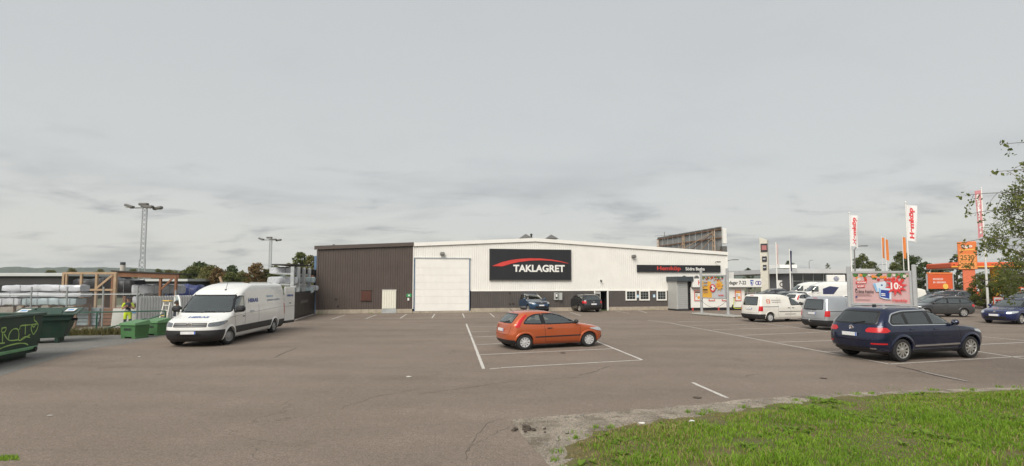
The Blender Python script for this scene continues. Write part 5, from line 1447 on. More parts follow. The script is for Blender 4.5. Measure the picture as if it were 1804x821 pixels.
for y in (0.9, 6.6, 12.4):
    q = MB(); q.bar((-0.16, y, zbot - 0.3), (-0.16, y, ztop - 0.2), 0.07); q.bar((-0.16, y + 0.35, zbot - 0.3), (-0.16, y + 0.35, ztop - 0.2), 0.05)
    for k in range(4): q.bar((-0.16, y, zbot + 0.55 * k), (-0.16, y + 0.35, zbot + 0.55 * k + 0.3), 0.04)
    q.build('post', M_RUSTP, hb)
for i, (ya, za, yb, zb2) in enumerate(((1.0, ztop - 0.35, 9.3, zbot + 0.1), (1.2, (zbot + ztop) / 2 + 0.2, 3.8, zbot), (1.1, ztop - 0.5, 6.2, zbot + 0.05), (6.8, (zbot + ztop) / 2 + 0.1, 8.6, zbot))):
    q = MB(); q.bar((-0.30, ya, za), (-0.34, yb, zb2), 0.06); q.build('brace', M_RUSTP if i != 2 else M_RUST, hb)
q = MB(); q.cbox((0.30, 0.05, (zbot + ztop) / 2 + 0.38), (0.34, 0.5, 1.45), 0.03); q.build('end_cabinet', M_SIGNWHITE, hb)
q = MB(); q.bb((0.08, -0.1, zbot - 0.1), (0.52, 0.4, zbot + 0.62)); q.build('end_box', M_LAMPGREY, hb)
q = MB(); q.lathe([(0.55 * sin(a), 0.20 * cos(a)) for a in np.linspace(0.02, 1.5, 8)], 20, Matrix.Translation((-0.8, 10.6, zbot + 0.45)) @ Matrix.Rotation(radians(80), 4, 'X')); tag(q.build('satellite_dish', M_LAMPGREY, None, 50), 'dark round satellite dish on the roof below the hoarding', 'dish')
ds = bpy.data.objects['satellite_dish']; ds.location = W.P(S1 - 0.35, 0, 0.3); ds.rotation_euler = (0, 0, W.yaw)

# ------------------------------------------------------------------ shop annex in front of the right end
ANO = 1.7
A = Frame(W.P(0, 0, -ANO), W.d.to_2d())
def az(u, v, out=0.0): return A.sz(u, v, -out)
ax = thing('shop_annex', 'low white shop annex with lettered fascia and posters at the hall corner', 'building', A.o, A.yaw)
e0 = az(1192.5, 520)[0]; e1 = az(1217, 520)[0]; f1 = az(1312, 520)[0]; f2 = az(1339, 520)[0]; zf0 = az(1270, 506)[1]; zf1 = az(1270, 491)[1]; zfl = 0.16
def ab(name, a, b_, m, parent=ax, ch=0.0): return tb(name, a, b_, m, parent, ch)
zbx = az(1205, 495.5)[1]
ab('lobby_wall', (e0, 0.0, 0.14), (e1 - 0.1, ANO - 0.02, zbx), mat('lobby_grey', (0.44, 0.44, 0.42), 0.5, 0, 0.06), ch=0.01)
ab('lobby_canopy', (e0 - 0.12, -0.35, zbx), (e1 + 0.1, ANO - 0.02, zbx + 0.42), mat('canopy_dark', (0.05, 0.062, 0.07), 0.5))
rs_ = ab('roller_shutter', (e0 + 0.08, -0.04, 0.2), (e1 - 0.36, -0.002, zbx - 0.06), mat('shutter_grey', (0.40, 0.41, 0.40), 0.45, 0.2, 0.06))
for k in range(12): ab('slat_joint', (e0 + 0.08, -0.046, 0.4 + k * (zbx - 0.6) / 12), (e1 - 0.36, -0.04, 0.412 + k * (zbx - 0.6) / 12), M_LAMPGREY, rs_)
ab('lobby_gap', (e1 - 0.30, -0.03, 0.14), (e1 - 0.12, -0.003, zbx - 0.02), M_DARK)
ab('lobby_base', (e0 - 0.02, -0.05, 0.02), (e1 - 0.1, ANO, 0.14), M_BLACK)
n = 6
for k in range(n):
    a = e1 + (f1 - e1) * k / n; c = e1 + (f1 - e1) * (k + 1) / n
    ab('wall_panel', (a + 0.006, 0.0, 0.26), (c - 0.006, 0.08, zf0), M_WSHEET)
ab('end_wall', (f1 - 0.09, 0.085, 0.2), (f1 - 0.01, 6, zf0), M_WSHEET)
ab('base_gap', (e1 + 0.02, 0.05, 0.02), (f1 - 0.05, 0.07, 0.26), M_BLACK)
for u in (1220.5, 1266, 1311): s = az(u, 540)[0]; ab('foot', (s - 0.07, -0.02, 0.0), (s + 0.07, 0.045, 0.27), mat('foot_red', (0.45, 0.06, 0.05), 0.6))
fa = ab('fascia', (e1 + 0.05, -0.28, zf0), (f2, 0.02, zf1), M_SIGNWHITE, ch=0.02)
ab('fascia_return', (f2 - 0.1, 0.022, zf0), (f2, 5.5, zf1), M_SIGNWHITE)
ab('fascia_trim', (e1 + 0.05, -0.30, zf0 - 0.05), (f2, 0.0, zf0 - 0.003), M_LAMPGREY)
ab('annex_roof', (e1, 0.03, zf1 - 0.12), (f2 - 0.12, 6, zf1 - 0.02), M_ROOF)
zr_ = az(1290, 483)[1]; s = az(1314, 488)[0]; ab('rear_block', (S1 + 0.1, 3.0, 0.0), (s + 0.8, 12, zr_ + 0.25), M_WTRIM)
for k, u in enumerate((1318, 1332)): s = az(u, 520)[0]; q = MB(); q.tube([(s, 0.1, 0), (s, 0.1, zf0)], 0.05, 8); q.build('canopy_post', M_GALV, ax)
t0_ = az(1227, 497.5)[0]; t1_ = az(1258, 497.5)[0]; fh = zf1 - zf0
text('Hemköp', (t0_, -0.282, zf0 + fh * 0.10), (pi / 2, 0, 0), fh * 0.72, M_SIGNRED, ax, width=t1_ - t0_, bold=0.02, extrude=0.01)
t0_ = az(1268, 497.5)[0]; t1_ = az(1311, 497.5)[0]
text('Alla dagar 7-22', (t0_, -0.282, zf0 + fh * 0.20), (pi / 2, 0, 0), fh * 0.55, mat('ink', (0.03, 0.03, 0.035), 0.5), ax, width=t1_ - t0_, bold=0.02, extrude=0.008)
MB_ = mat('logo_blue', (0.03, 0.09, 0.36), 0.45); MP_ = mat('logo_purple', (0.07, 0.06, 0.30), 0.45)
s = az(1321, 497.5)[0]; q = MB(); q.prism([(s - 0.16, zf0 + fh * 0.85), (s + 0.18, zf0 + fh * 0.85), (s + 0.14, zf0 + fh * 0.4), (s, zf0 + fh * 0.12), (s - 0.12, zf0 + fh * 0.35)], lambda a, c, t: (a, t, c), -0.292, -0.281); sh = q.build('shield_logo', MB_, ax)
q = MB(); q.bb((s - 0.12, -0.298, zf0 + fh * 0.62), (s + 0.14, -0.292, zf0 + fh * 0.70)); q.bar((s + 0.1, -0.295, zf0 + fh * 0.6), (s - 0.04, -0.295, zf0 + fh * 0.25), 0.006, 0.05); q.build('shield_marks', M_SIGNWHITE, sh)
s = az(1332, 497.5)[0]; q = MB()
for d in (-0.10, 0.14): q.lathe([(0.13, 0), (0.19, 0.0), (0.19, 0.012), (0.13, 0.012), (0.13, 0)], 20, Matrix.Translation((s + d, -0.281, zf0 + fh * 0.5)) @ Matrix.Rotation(pi / 2, 4, 'X'))
q.build('ring_logo', MP_, ax)
for u0, u1 in ((1222.8, 1235), (1248, 1259), (1271, 1282), (1294.3, 1305.7)):
    p0, z1 = az(u0, 511.2); p1, z0 = az(u1, 530)
    po = thing('wall_poster', {1222.8: 'white and orange price poster nearest the lobby door of the annex', 1248: 'price poster low on the annex wall behind the yellow billboard, left one', 1271: 'price poster low on the annex wall behind the yellow billboard, right one', 1294.3: 'orange and white price poster beside the electric scooter'}[u0], 'poster', A.P(p0, 0, -0.02), A.yaw, 'posters on the annex wall')
    w = p1 - p0; q = MB()
    e = 0.05
    for a, c in (((0, z0), (w, z0 + e)), ((0, z1 - e), (w, z1)), ((0, z0 + e), (e, z1 - e)), ((w - e, z0 + e), (w, z1 - e))): q.bb((a[0], -0.03, a[1]), (c[0], 0.0, c[1]))
    q.build('frame', M_SIGNRED, po)
    q = MB(); q.bb((e, -0.012, z0 + e), (w - e, -0.006, z1 - e)); q.build('sheet', mat('poster_white', (0.72, 0.70, 0.65), 0.5, 0, 0.1, 6), po)
    MY = mat('poster_orange', (0.80, 0.34, 0.05), 0.5); q = MB(); q.bb((e + 0.02, -0.016, z1 - 0.26), (w - e - 0.02, -0.0125, z1 - 0.1)); q.build('poster_heading', MY if u0 > 1240 else mat('poster_brown', (0.16, 0.08, 0.05), 0.5), po)
    st = [( w * 0.64 + (0.17 if k % 2 else 0.11) * cos(k * pi / 8), z0 + 0.30 + (0.17 if k % 2 else 0.11) * sin(k * pi / 8)) for k in range(16)]
    q = MB(); q.prism(st, lambda a, c, t: (a, t, c), -0.018, -0.0125); q.build('price_star', MY, po)
    q = MB()
    for k in range(3): q.bb((e + 0.06, -0.015, z1 - 0.42 - k * 0.09), (e + 0.26, -0.0125, z1 - 0.39 - k * 0.09))
    q.build('poster_text', mat('ink', (0, 0, 0)), po)
# ------------------------------------------------------------------ vehicles standing on the lot
def drape(B, body, fn, side, m, parent, name='lettering', bold=0.03, eps=0.014, shear=0.0):
    """lettering laid on a vehicle's skin; fn(t, k) maps 0..1 text box to the side's coordinates"""
    me = text_mesh(body, bold=bold, extrude=0.0, shear=shear)
    n = len(me.vertices); a = np.empty(n * 3); me.vertices.foreach_get('co', a); a = a.reshape(-1, 3); lo = a.min(0); hi = a.max(0)
    for v in me.vertices:
        t = (v.co.x - lo[0]) / (hi[0] - lo[0]); k = (v.co.y - lo[1]) / (hi[1] - lo[1])
        v.co = B.hit(side, *fn(t, k), eps)
    me.update(); return link(name, me, m, parent)
def ahead(p, yaw, d): return Vector((p.x + cos(radians(yaw)) * d, p.y + sin(radians(yaw)) * d, 0))
M_HERAS = mat('van_print_blue', (0.05, 0.09, 0.30), 0.5); M_HERAS2 = mat('van_print_pale', (0.22, 0.42, 0.62), 0.5); M_PGREY = mat('van_print_grey', (0.30, 0.34, 0.42), 0.5)

car = make_car(HATCH, 'hatchback', 'orange three-door hatchback parked in the centre bays', 'car')
place(car, G(923, 616.5), G(1035.6, 610.4), HATCH, 'R', 0.985)
suv = make_car(SUV, 'suv', 'dark navy SUV with silver roof rails at the right foreground', 'car')
place(suv, G(1586, 637), G(1706, 630), SUV, 'R', 1.0)

van = make_car(VAN, 'delivery_van', 'tall white delivery van with blue lettering and its rear door open', 'van')
place(van, G(479, 585.7), G(399.5, 606.5), VAN, 'L', 0.955)
VB = VAN['body_obj']
drape(VB, 'HERAS', lambda t, k: (0.86 - 0.98 * t, 1.70 + 0.19 * k), 'L', M_HERAS, van, bold=0.04, eps=0.02)
drape(VB, 'Experts in', lambda t, k: (-1.1 - 0.75 * t, 1.86 + 0.14 * k), 'L', M_HERAS2, van, eps=0.02)
drape(VB, 'perimeter protection', lambda t, k: (-1.1 - 1.55 * t, 1.66 + 0.14 * k), 'L', M_PGREY, van, eps=0.02)
drape(VB, 'HERAS', lambda t, k: (2.93 - 0.16 * k, -0.30 + 0.72 * t), 'T', M_HERAS, van, bold=0.04, eps=0.008)
drape(VB, 'heras.se', lambda t, k: (0.75 - 0.45 * t, 1.27 + 0.07 * k), 'L', M_PGREY, van, eps=0.008)
# rear door swung out at the near rear corner
rd = MB(); hx, hy = -3.34, 0.97; an = radians(64)
d_ = Vector((-0.975, 0.22, 0)).normalized(); nrm = Vector((d_.y, -d_.x, 0))
c_ = Vector((hx, hy, 1.42)) + d_ * 0.47
Rm = Matrix((d_, nrm, Vector((0, 0, 1)))).transposed()
rd.cbox(c_, (0.90, 0.07, 1.95), 0.03, rot=Rm); rdo = rd.build('rear_door', P_WHITE, van)
q = MB(); q.cbox(c_ + Vector((0, 0, -0.98)), (0.90, 0.075, 0.16), 0.02, rot=Rm); q.build('step_guard', M_BLACK, rdo)
q = MB(); q.cbox(c_ + nrm * 0.04 + Vector((0, 0, 0.05)), (0.16, 0.02, 0.05), 0.008, rot=Rm); q.build('door_handle', M_BLACK, rdo)
q = MB(); q.box(c_ + nrm * 0.036 + Vector((0, 0, -0.12)), (0.86, 0.006, 0.012), rot=Rm); q.build('door_crease', M_SEAM, rdo)
for s_ in (nrm,):
    t_ = text('HERAS', tuple(c_ - d_ * 0.28 + s_ * 0.042 + Vector((0, 0, 0.42))), (pi / 2, 0, math.atan2(d_.y, d_.x)), 0.12, M_HERAS, rdo, width=0.55, bold=0.04, extrude=0.002)
    Rt = Matrix((-d_, Vector((0, 0, 1)), -d_.cross(Vector((0, 0, 1))))).transposed()
    if (Rt @ Vector((0, 0, 1))).dot(nrm) < 0: Rt = Matrix((d_, Vector((0, 0, 1)), d_.cross(Vector((0, 0, 1))))).transposed()
    t_.rotation_euler = Rt.to_euler(); t_.location = c_ - (Rt @ Vector((1, 0, 0))) * 0.28 + nrm * 0.042 + Vector((0, 0, 0.42))
# passenger door ajar on the far side
pd = MB(); a2 = radians(42); hp = Vector((2.08, -1.0, 0.0)); dd_ = Vector((-cos(a2), -sin(a2), 0)); n2 = Vector((-dd_.y, dd_.x, 0)); R2 = Matrix((dd_, n2, Vector((0, 0, 1)))).transposed()
pd.cbox(hp + dd_ * 0.5 + Vector((0, 0, 0.98)), (1.0, 0.08, 0.78), 0.03, rot=R2)
w0 = hp + Vector((0, 0, 1.37)); pd.tube([w0 + dd_ * 0.03, w0 + dd_ * 0.28 + Vector((0, 0, 0.52)), w0 + dd_ * 0.5 + Vector((0, 0, 0.68)), w0 + dd_ * 0.95 + Vector((0, 0, 0.66)), w0 + dd_ * 0.98], 0.035, 8)
pdo = pd.build('passenger_door', P_WHITE, van)
q = MB(); q.add([w0 + dd_ * 0.05, w0 + dd_ * 0.29 + Vector((0, 0, 0.50)), w0 + dd_ * 0.5 + Vector((0, 0, 0.66)), w0 + dd_ * 0.94 + Vector((0, 0, 0.64)), w0 + dd_ * 0.97], [(0, 1, 2, 3, 4)]); q.build('window', M_GLASS, pdo)
# papers on the dashboard, roof aerial, wipers
for x, y, w, h in ((2.30, -0.15, 0.28, 0.20), (2.34, 0.35, 0.30, 0.12)):
    q = MB(); q.box((x - 0.12, y, 1.345), (h, w, 0.006), rot=Matrix.Rotation(radians(-12), 3, 'Y')); q.build('paper', M_SIGNWHITE, van)
q = MB(); q.tube([(1.35, 0.3, VB.hit('T', 1.35, 0.3).z - 0.01), (1.2, 0.3, VB.hit('T', 1.35, 0.3).z + 0.34)], 0.008, 5); q.cbox((1.35, 0.3, VB.hit('T', 1.35, 0.3).z + 0.015), (0.12, 0.06, 0.04), 0.015); q.build('aerial', M_BLACK, van)
for y0, y1 in ((0.75, 0.05), (0.0, -0.7)):
    q = MB(); q.tube([VB.hit('F', y0, 1.35, 0.02), VB.hit('F', (y0 + y1) / 2, 1.39, 0.025), VB.hit('F', y1, 1.40, 0.02)], 0.012, 5); q.build('wiper', M_BLACK, van)
for S_, r_, zz in ((HATCH, car, 1.03), (SUV, suv, 1.20)):
    B_ = S_['body_obj']; q = MB(); q.tube([B_.hit('B', -0.02, zz - 0.02, 0.03), B_.hit('B', -0.2, zz + 0.03, 0.03), B_.hit('B', -0.38, zz + 0.06, 0.02)], 0.013, 5); q.build('wiper', M_BLACK, r_)
q = MB(); h = SUV['body_obj'].hit('T', -1.35, 0); q.cbox((-1.35, 0, h.z + 0.03), (0.16, 0.035, 0.08), 0.016); q.build('roof_fin', M_BLACK, suv)
q = MB(); h = HATCH['body_obj'].hit('T', -1.35, 0); q.tube([(-1.35, 0, h.z - 0.01), (-1.55, 0, h.z + 0.16)], 0.007, 5); q.build('aerial', M_BLACK, car)

ca = make_car(CADDY, 'small_van', 'white small panel van with orange logo parked in the right bays', 'van')
CB = CADDY['body_obj']
def side_decal(B, nm, x0, x1, z0, z1, m, par, eps=0.006): B.patch(nm, 'R', [(x0, z0), (x1, z0), (x1, z1), (x0, z1)], m, par, eps, 0.1)
side_decal(CB, 'logo', -1.78, -1.50, 1.24, 1.50, mat('logo_orange', (0.62, 0.16, 0.07), 0.5), ca)
q = drape(CB, 'S', lambda t, k: (-1.72 + 0.16 * t, 1.28 + 0.18 * k), 'R', M_SIGNWHITE, ca, eps=0.011)
for k, (x0, x1, z) in enumerate(((-1.38, -0.62, 1.41), (-1.34, -0.62, 1.28), (-0.35, 0.55, 0.50))):
    side_decal(CB, 'print_line', x0, x1, z, z + 0.055, mat('print_taupe', (0.36, 0.33, 0.30), 0.6), ca)
place(ca, G(1354.5, 568), ahead(G(1354.5, 568), 18, 3.0), CADDY, 'R', 0.965, 0.97)
cs = copy_tree(ca); cs.name = 'small_van'
for ch in list(cs.children):
    if ch.name.split('.')[0] in ('logo', 'lettering', 'print_line'): bpy.data.objects.remove(ch)
tag(cs, 'silver small panel van beside the white one, partly behind the pink billboard', 'van'); repaint(cs, P_SILVER)
for ch in cs.children:
    if ch.name.startswith('wheel_well'): pass
q = MB(); h = CB.hit('B', 0.05, 0.42, 0.02); q.tube([h, h + Vector((-0.12, 0, 0.02)), h + Vector((-0.16, 0, 0.08))], 0.02, 6); q.lathe([(0.03 * sin(a), -0.03 * cos(a)) for a in np.linspace(0.01, 3.13, 8)], 10, Matrix.Translation(h + Vector((-0.16, 0, 0.11)))); q.build('tow_hitch', M_CHROME, cs, 40)
q = MB(); q.bb((-2.45, -0.25, 1.10), (-2.40, 0.55, 1.13)); q.build('door_bar', M_BLACK, cs)
place(cs, G(1433, 577.8), ahead(G(1433, 577.8), 17, 3.0), CADDY, 'L', 0.965, 0.97)

wg = make_car(WAGON, 'estate_car', 'dark grey estate car parked behind the pink billboard', 'car')
p = G(1697, 558.5); place(wg, p, ahead(p, 176, 2.58), WAGON, 'L', 1.0, 1.0)
def dup(src, label, pnt, cat='car', group=None, mirror_paint=True, name=None):
    c = copy_tree(src); c.name = name or src.name.split('.')[0]
    tag(c, label, cat, group); repaint(c, pnt)
    if mirror_paint:
        for ch in c.children:
            if ch.name.startswith('wing_mirror'): ch.material_slots[0].link = 'OBJECT'; ch.material_slots[0].material = pnt
    return c
c = dup(wg, 'royal blue car facing left at the right edge of the lot', P_ROYAL, name='hatchback')
pf = G(1797, 571.5); place(c, ahead(pf, 202, -2.58), pf, WAGON, 'L', 1.04, 1.0)
c = dup(wg, 'charcoal estate car parked nose-in by the open staff door', P_CHAR)
p = G(1037, 550.5); stand(c, p.x - 0.25, p.y + 2.2, math.degrees(W.yaw) + 96, 1.02)
c = dup(suv, 'blue SUV parked against the hall facing the camera', P_BLUE); 
p = G(943, 549.5); stand(c, p.x - 0.3, p.y + 0.2, -70, 0.93)
c = dup(suv, 'black SUV parked behind the grey estate car', P_BLACK)
p = G(1738, 541.5); place(c, ahead(p, 8, -2.893), p, SUV, 'R', 1.0, 0.98)
far = 'cars parked at the car dealer beyond the annex'
fs = [(wg, 1337, 58, 195, P_BLACK, 'black car parked under the annex canopy edge'), (wg, 1374, 62, 200, P_SILVER, 'silver car, leftmost in the dealer row behind the white van'),
      (wg, 1392, 66, 205, P_WHITE, 'white car, second in the dealer row behind the white van'), (car, 1412, 54, 20, P_WHITE, 'white hatchback seen between the two small vans'),
      (suv, 1354, 70, 190, P_CHAR, 'dark car far behind the white van near the totem sign'), (suv, 1480, 74, 185, P_BLACK, 'black pickup-sized car beside the dealer sign'),
      (wg, 1655, 66, 185, P_SILVER, 'pale silver estate car under the orange billboard'), (car, 1692, 74, 15, P_WHITE, 'white hatchback left of the orange price sign'),
      (wg, 1676, 62, 90, P_CHAR, 'dark car seen from behind under the orange billboard'), (wg, 1634, 47, 178, P_CHAR, 'dark car just behind the roof of the grey estate'),
      (suv, 1800, 46, 185, P_BLACK, 'black SUV behind the royal blue car'), (wg, 1770, 52, 180, P_RED, 'dark red car half hidden by the birch twigs')]
for src, u, Y, yw, pt, lb in fs:
    c = dup(src, lb, pt, group=far if u < 1500 else 'cars parked towards the filling station'); stand(c, (u - CXP) / FPX * Y, Y, yw)
M_VBLUE = mat('van_print_navy', (0.025, 0.03, 0.085), 0.5)
for u, Y, yw, lb in ((1452, 72, 172, 'white dealer van with navy stripe behind the silver van'), (1424, 82, 172, 'white dealer van farther left in the dealer row')):
    c = copy_tree(van); c.name = 'panel_van'
    for ch in list(c.children):
        if ch.name.split('.')[0] in ('lettering', 'rear_door', 'passenger_door', 'paper', 'aerial'):
            for g_ in list(ch.children): bpy.data.objects.remove(g_)
            bpy.data.objects.remove(ch)
    tag(c, lb, 'van', far); stand(c, (u - CXP) / FPX * Y, Y, yw)
    VB.patch('stripe', 'L', [(0.7, 1.0), (-0.6, 1.0), (-1.3, 1.9), (-0.2, 2.05), (0.7, 1.7)], M_VBLUE, c, 0.02, 0.15)
c = copy_tree(ca); c.name = 'small_van'
for ch in list(c.children):
    if ch.name.split('.')[0] in ('logo', 'lettering', 'print_line'): bpy.data.objects.remove(ch)
tag(c, 'cream van nosing out behind the right post of the pink billboard', 'van'); repaint(c, P_CREAM); stand(c, (1612 - CXP) / FPX * 50, 50, 4, 1.12)
# ------------------------------------------------------------------ builders' yard on the left
M_GREEN = mat('skip_green', (0.005, 0.029, 0.018), 0.5, 0, 0.3, 2, dirt=0.7, dirtcol=(0.035, 0.04, 0.028))
M_GREENIN = mat('skip_green_inside', (0.018, 0.10, 0.05), 0.6, 0, 0.3, 2, dirt=0.5, dirtcol=(0.06, 0.06, 0.04))
M_GRAF = mat('graffiti_lime', (0.40, 0.60, 0.16), 0.6, 0, 0.1)
M_SAND = mat('grit_bin_green', (0.065, 0.165, 0.062), 0.5, 0, 0.12, 3, dirt=0.25, dirtcol=(0.05, 0.1, 0.04))
M_RAIL = mat('rail_green', (0.012, 0.075, 0.045), 0.5, 0, 0.15, 4)
M_WOOD = mat('new_timber', (0.37, 0.26, 0.165), 0.75, 0, 0.2, 3, streak=0.3, dirtcol=(0.3, 0.19, 0.1))
M_WOODD = mat('brown_timber', (0.20, 0.095, 0.05), 0.75, 0, 0.25, 3)
M_WRAP = mat('white_wrap', (0.50, 0.52, 0.55), 0.28, 0, 0.15, 2.5, bump=0.5, bscale=5, coat=0.3)
M_WRAPB = mat('black_wrap', (0.014, 0.014, 0.016), 0.35, 0, 0.2, 3, bump=0.6, bscale=5)
M_WRAPC = mat('blue_grey_wrap', (0.33, 0.40, 0.42), 0.35, 0, 0.2, 3, bump=0.5, bscale=6)
M_FENCE = mat('fence_steel', (0.36, 0.38, 0.38), 0.5, 0.6, 0.15, 5)

def skip(name, label, loc, yaw, L=3.6, Wd=1.8, H=1.35, taper=0.55, lids=False):
    o = thing(name, label, 'skip', loc, yaw)
    t = 0.05; hw = Wd / 2
    out = [(-L / 2 + 0.1, 0.18), (L / 2 - taper, 0.18), (L / 2, H * 0.72), (L / 2, H), (-L / 2, H), (-L / 2, H * 0.6)]
    b = MB(); n = len(out)
    for y in (-hw, hw):
        s = 1 if y > 0 else -1
        b.prism(out, lambda a, c, q: (a, q, c), y, y - s * t)
    b.build('side_plate', M_GREEN, o)
    b = MB()
    for (a0, c0), (a1, c1) in ((out[0], out[1]), (out[1], out[2]), (out[2], out[3]), (out[5], out[4]), (out[0], out[5])):
        b.add([(a0, -hw + t, c0), (a1, -hw + t, c1), (a1, hw - t, c1), (a0, hw - t, c0)], [(0, 1, 2, 3)])
        cx, cz = 0, H * 0.6; k = 0.965
        m_ = lambda a, c: (cx + (a - cx) * k, cz + (c - cz) * k)
        b.add([(m_(a0, c0)[0], -hw + t, m_(a0, c0)[1]), (m_(a1, c1)[0], -hw + t, m_(a1, c1)[1]), (m_(a1, c1)[0], hw - t, m_(a1, c1)[1]), (m_(a0, c0)[0], hw - t, m_(a0, c0)[1])], [(0, 3, 2, 1)])
    b.build('hull', M_GREENIN, o)
    b = MB()
    for y in (-hw - 0.03, hw + 0.03): b.cbox((0, y, H + 0.02), (L + 0.16, 0.13, 0.09), 0.02)
    for x in (-L / 2 - 0.02, L / 2 + 0.02): b.cbox((x, 0, H + 0.022), (0.12, Wd - 0.08, 0.088), 0.02)
    b.build('rim', mat('rim_green', (0.028, 0.062, 0.046), 0.5, 0, 0.25, 2, dirt=0.6, dirtcol=(0.12, 0.12, 0.09)), o)
    for s in (-1, 1):
        b = MB()
        for k in range(4): b.cbox((-L / 2 + 0.35 + k * (L - 1.0) / 3, s * (hw + 0.035), H * 0.62), (0.07, 0.07, H * 0.62), 0.012)
        b.build('rib', M_GREEN, o)
        b = MB(); b.cbox((-0.1, s * (hw + 0.03), 0.34), (L - 0.5, 0.08, 0.10), 0.015); b.build('side_rail', mat('rail_pale', (0.14, 0.30, 0.14), 0.5, 0, 0.3, 3), o)
        b = MB(); b.cbox((-0.05, s * 0.55, 0.09), (L - 0.2, 0.14, 0.18), 0.02); b.build('skid', M_GREEN, o)
        b = MB(); b.tube([(L / 2 - 0.5, s * (hw + 0.02), 0.30), (L / 2 - 0.5, s * (hw + 0.12), 0.30)], 0.07, 12); b.build('lifting_lug', M_BLACK, o)
    return o
a = G(80, 627); c = G(0, 645); yw = math.degrees(math.atan2(a.y - c.y, a.x - c.x))
d = (a - c).normalized(); nl = Vector((-d.y, d.x, 0))
L_ = 4.6
sk = skip('open_skip', 'dark green open skip with lime graffiti at the left edge', tuple(a - d * (L_ / 2 - 0.05) + nl * 1.12), radians(yw), L_, 1.9, 1.42, 0.25)
# spray-painted tag on the near side, drawn with fat strokes
def stroke(pts, w=0.022):
    P = []
    for i in range(len(pts) - 1):
        p0 = Vector(pts[max(i - 1, 0)]); p1 = Vector(pts[i]); p2 = Vector(pts[i + 1]); p3 = Vector(pts[min(i + 2, len(pts) - 1)])
        for k in range(5):
            t = k / 5; P.append(0.5 * ((2 * p1) + (p2 - p0) * t + (2 * p0 - 5 * p1 + 4 * p2 - p3) * t * t + (3 * p1 - p0 - 3 * p2 + p3) * t ** 3))
    P.append(Vector(pts[-1])); return P
gb = MB()
def to_skip(x, y):                                     # tag sheet 0..520 x 180..560  -> side plate
    return (L_ / 2 - 0.30 - (500 - x) * 0.0052, 0.18 + (600 - y) * 0.0031)
for s in ([(10, 330), (100, 330), (105, 350), (15, 415)], [(15, 315), (22, 400), (30, 470)], [(15, 320), (60, 300), (110, 320), (100, 370), (20, 410), (90, 440), (185, 450)], [(150, 300), (190, 300), (180, 340), (150, 335), (155, 300)], [(160, 340), (165, 440)], [(175, 360), (225, 430), (320, 440)],
          [(220, 430), (222, 370), (255, 325), (300, 330), (315, 380), (325, 450), (430, 405)], [(320, 335), (330, 300), (400, 300), (480, 300), (500, 290), (470, 260), (460, 230), (470, 200)], [(375, 290), (378, 395)], [(340, 440), (380, 420), (430, 435)],
          [(465, 410), (440, 360), (440, 310), (465, 330), (490, 300), (510, 310), (500, 360), (468, 410)], [(60, 530), (180, 490), (300, 478), (380, 490), (415, 512)]):
    P = stroke(s)
    Q = [Vector((to_skip(p.x, p.y)[0], 0, to_skip(p.x, p.y)[1])) for p in P]
    for i in range(len(Q) - 1):
        t = (Q[i + 1] - Q[i]);
        if t.length < 1e-6: continue
        t.normalize(); w = 0.022 + 0.018 * abs(sin(i * 0.37 + Q[0].x * 5)); q = Vector((-t.z, 0, t.x)) * w / 2
        y = -0.95 - 0.006
        gb.add([(v.x, y, v.z) for v in (Q[i] - t * 0.006 + q, Q[i] - t * 0.006 - q, Q[i + 1] + t * 0.006 - q, Q[i + 1] + t * 0.006 + q)], [(0, 1, 2, 3)])
for v_ in range(len(gb.v)): gb.v[v_] = (gb.v[v_][0], gb.v[v_][1] - 0.00002 * v_ * 0, gb.v[v_][2])
gb.build('graffiti', M_GRAF, sk)
# remove the ribs on the tagged side: it is a plain plate there
for ch in list(sk.children):
    if ch.name.split('.')[0] == 'rib' and min(v.co.y for v in ch.data.vertices) < 0: bpy.data.objects.remove(ch)

p2 = G(93, 606)
s2 = thing('covered_skip', 'dark green tapered skip with white and blue stickers behind the tagged one', 'skip', (p2.x - 0.75, p2.y + 0.6, 0), radians(30))
b = MB(); w0, w1, d0, d1, H2 = 0.58, 0.90, 0.55, 0.75, 1.22
b.add([(-w0, -d0, 0.22), (w0, -d0, 0.22), (w0, d0, 0.22), (-w0, d0, 0.22), (-w1 * 0.92, -d1 * 0.9, H2 * 0.78), (w1 * 0.92, -d1 * 0.9, H2 * 0.78), (w1 * 0.92, d1 * 0.9, H2 * 0.78), (-w1 * 0.92, d1 * 0.9, H2 * 0.78)], [(3, 2, 1, 0), (0, 1, 5, 4), (1, 2, 6, 5), (2, 3, 7, 6), (3, 0, 4, 7)])
b.build('hull', M_GREEN, s2)
b = MB(); b.prism([(-w1 * 0.92, H2 * 0.78), (w1 * 0.92, H2 * 0.78), (w1 + 0.14, H2), (-w1 - 0.14, H2)], lambda a_, c_, t: (a_, t, c_), -d1 * 0.9 - 0.08, -d1 * 0.9 + 0.02); b.build('front_flare', M_GREEN, s2)
b = MB(); zf = lambda y: H2 + 0.16 + (y + d1) * 0.03
for (x0, x1, y0, y1) in ((-w1 - 0.16, -0.55, -d1 - 0.1, d1), (0.55, w1 + 0.16, -d1 - 0.1, d1), (-0.55, 0.55, -d1 - 0.1, -d1 + 0.22), (-0.55, 0.55, 0.45, d1)):
    b.add([(x0, y0, zf(y0) - 0.16), (x1, y0, zf(y0) - 0.16), (x1, y1, zf(y1)), (x0, y1, zf(y1)), (x0, y0, zf(y0) - 0.22), (x1, y0, zf(y0) - 0.22), (x1, y1, zf(y1) - 0.06), (x0, y1, zf(y1) - 0.06)], [(0, 1, 2, 3), (7, 6, 5, 4), (0, 4, 5, 1), (1, 5, 6, 2), (2, 6, 7, 3), (3, 7, 4, 0)])
b.build('sloping_lid', mat('rim_green', (0, 0, 0)), s2)
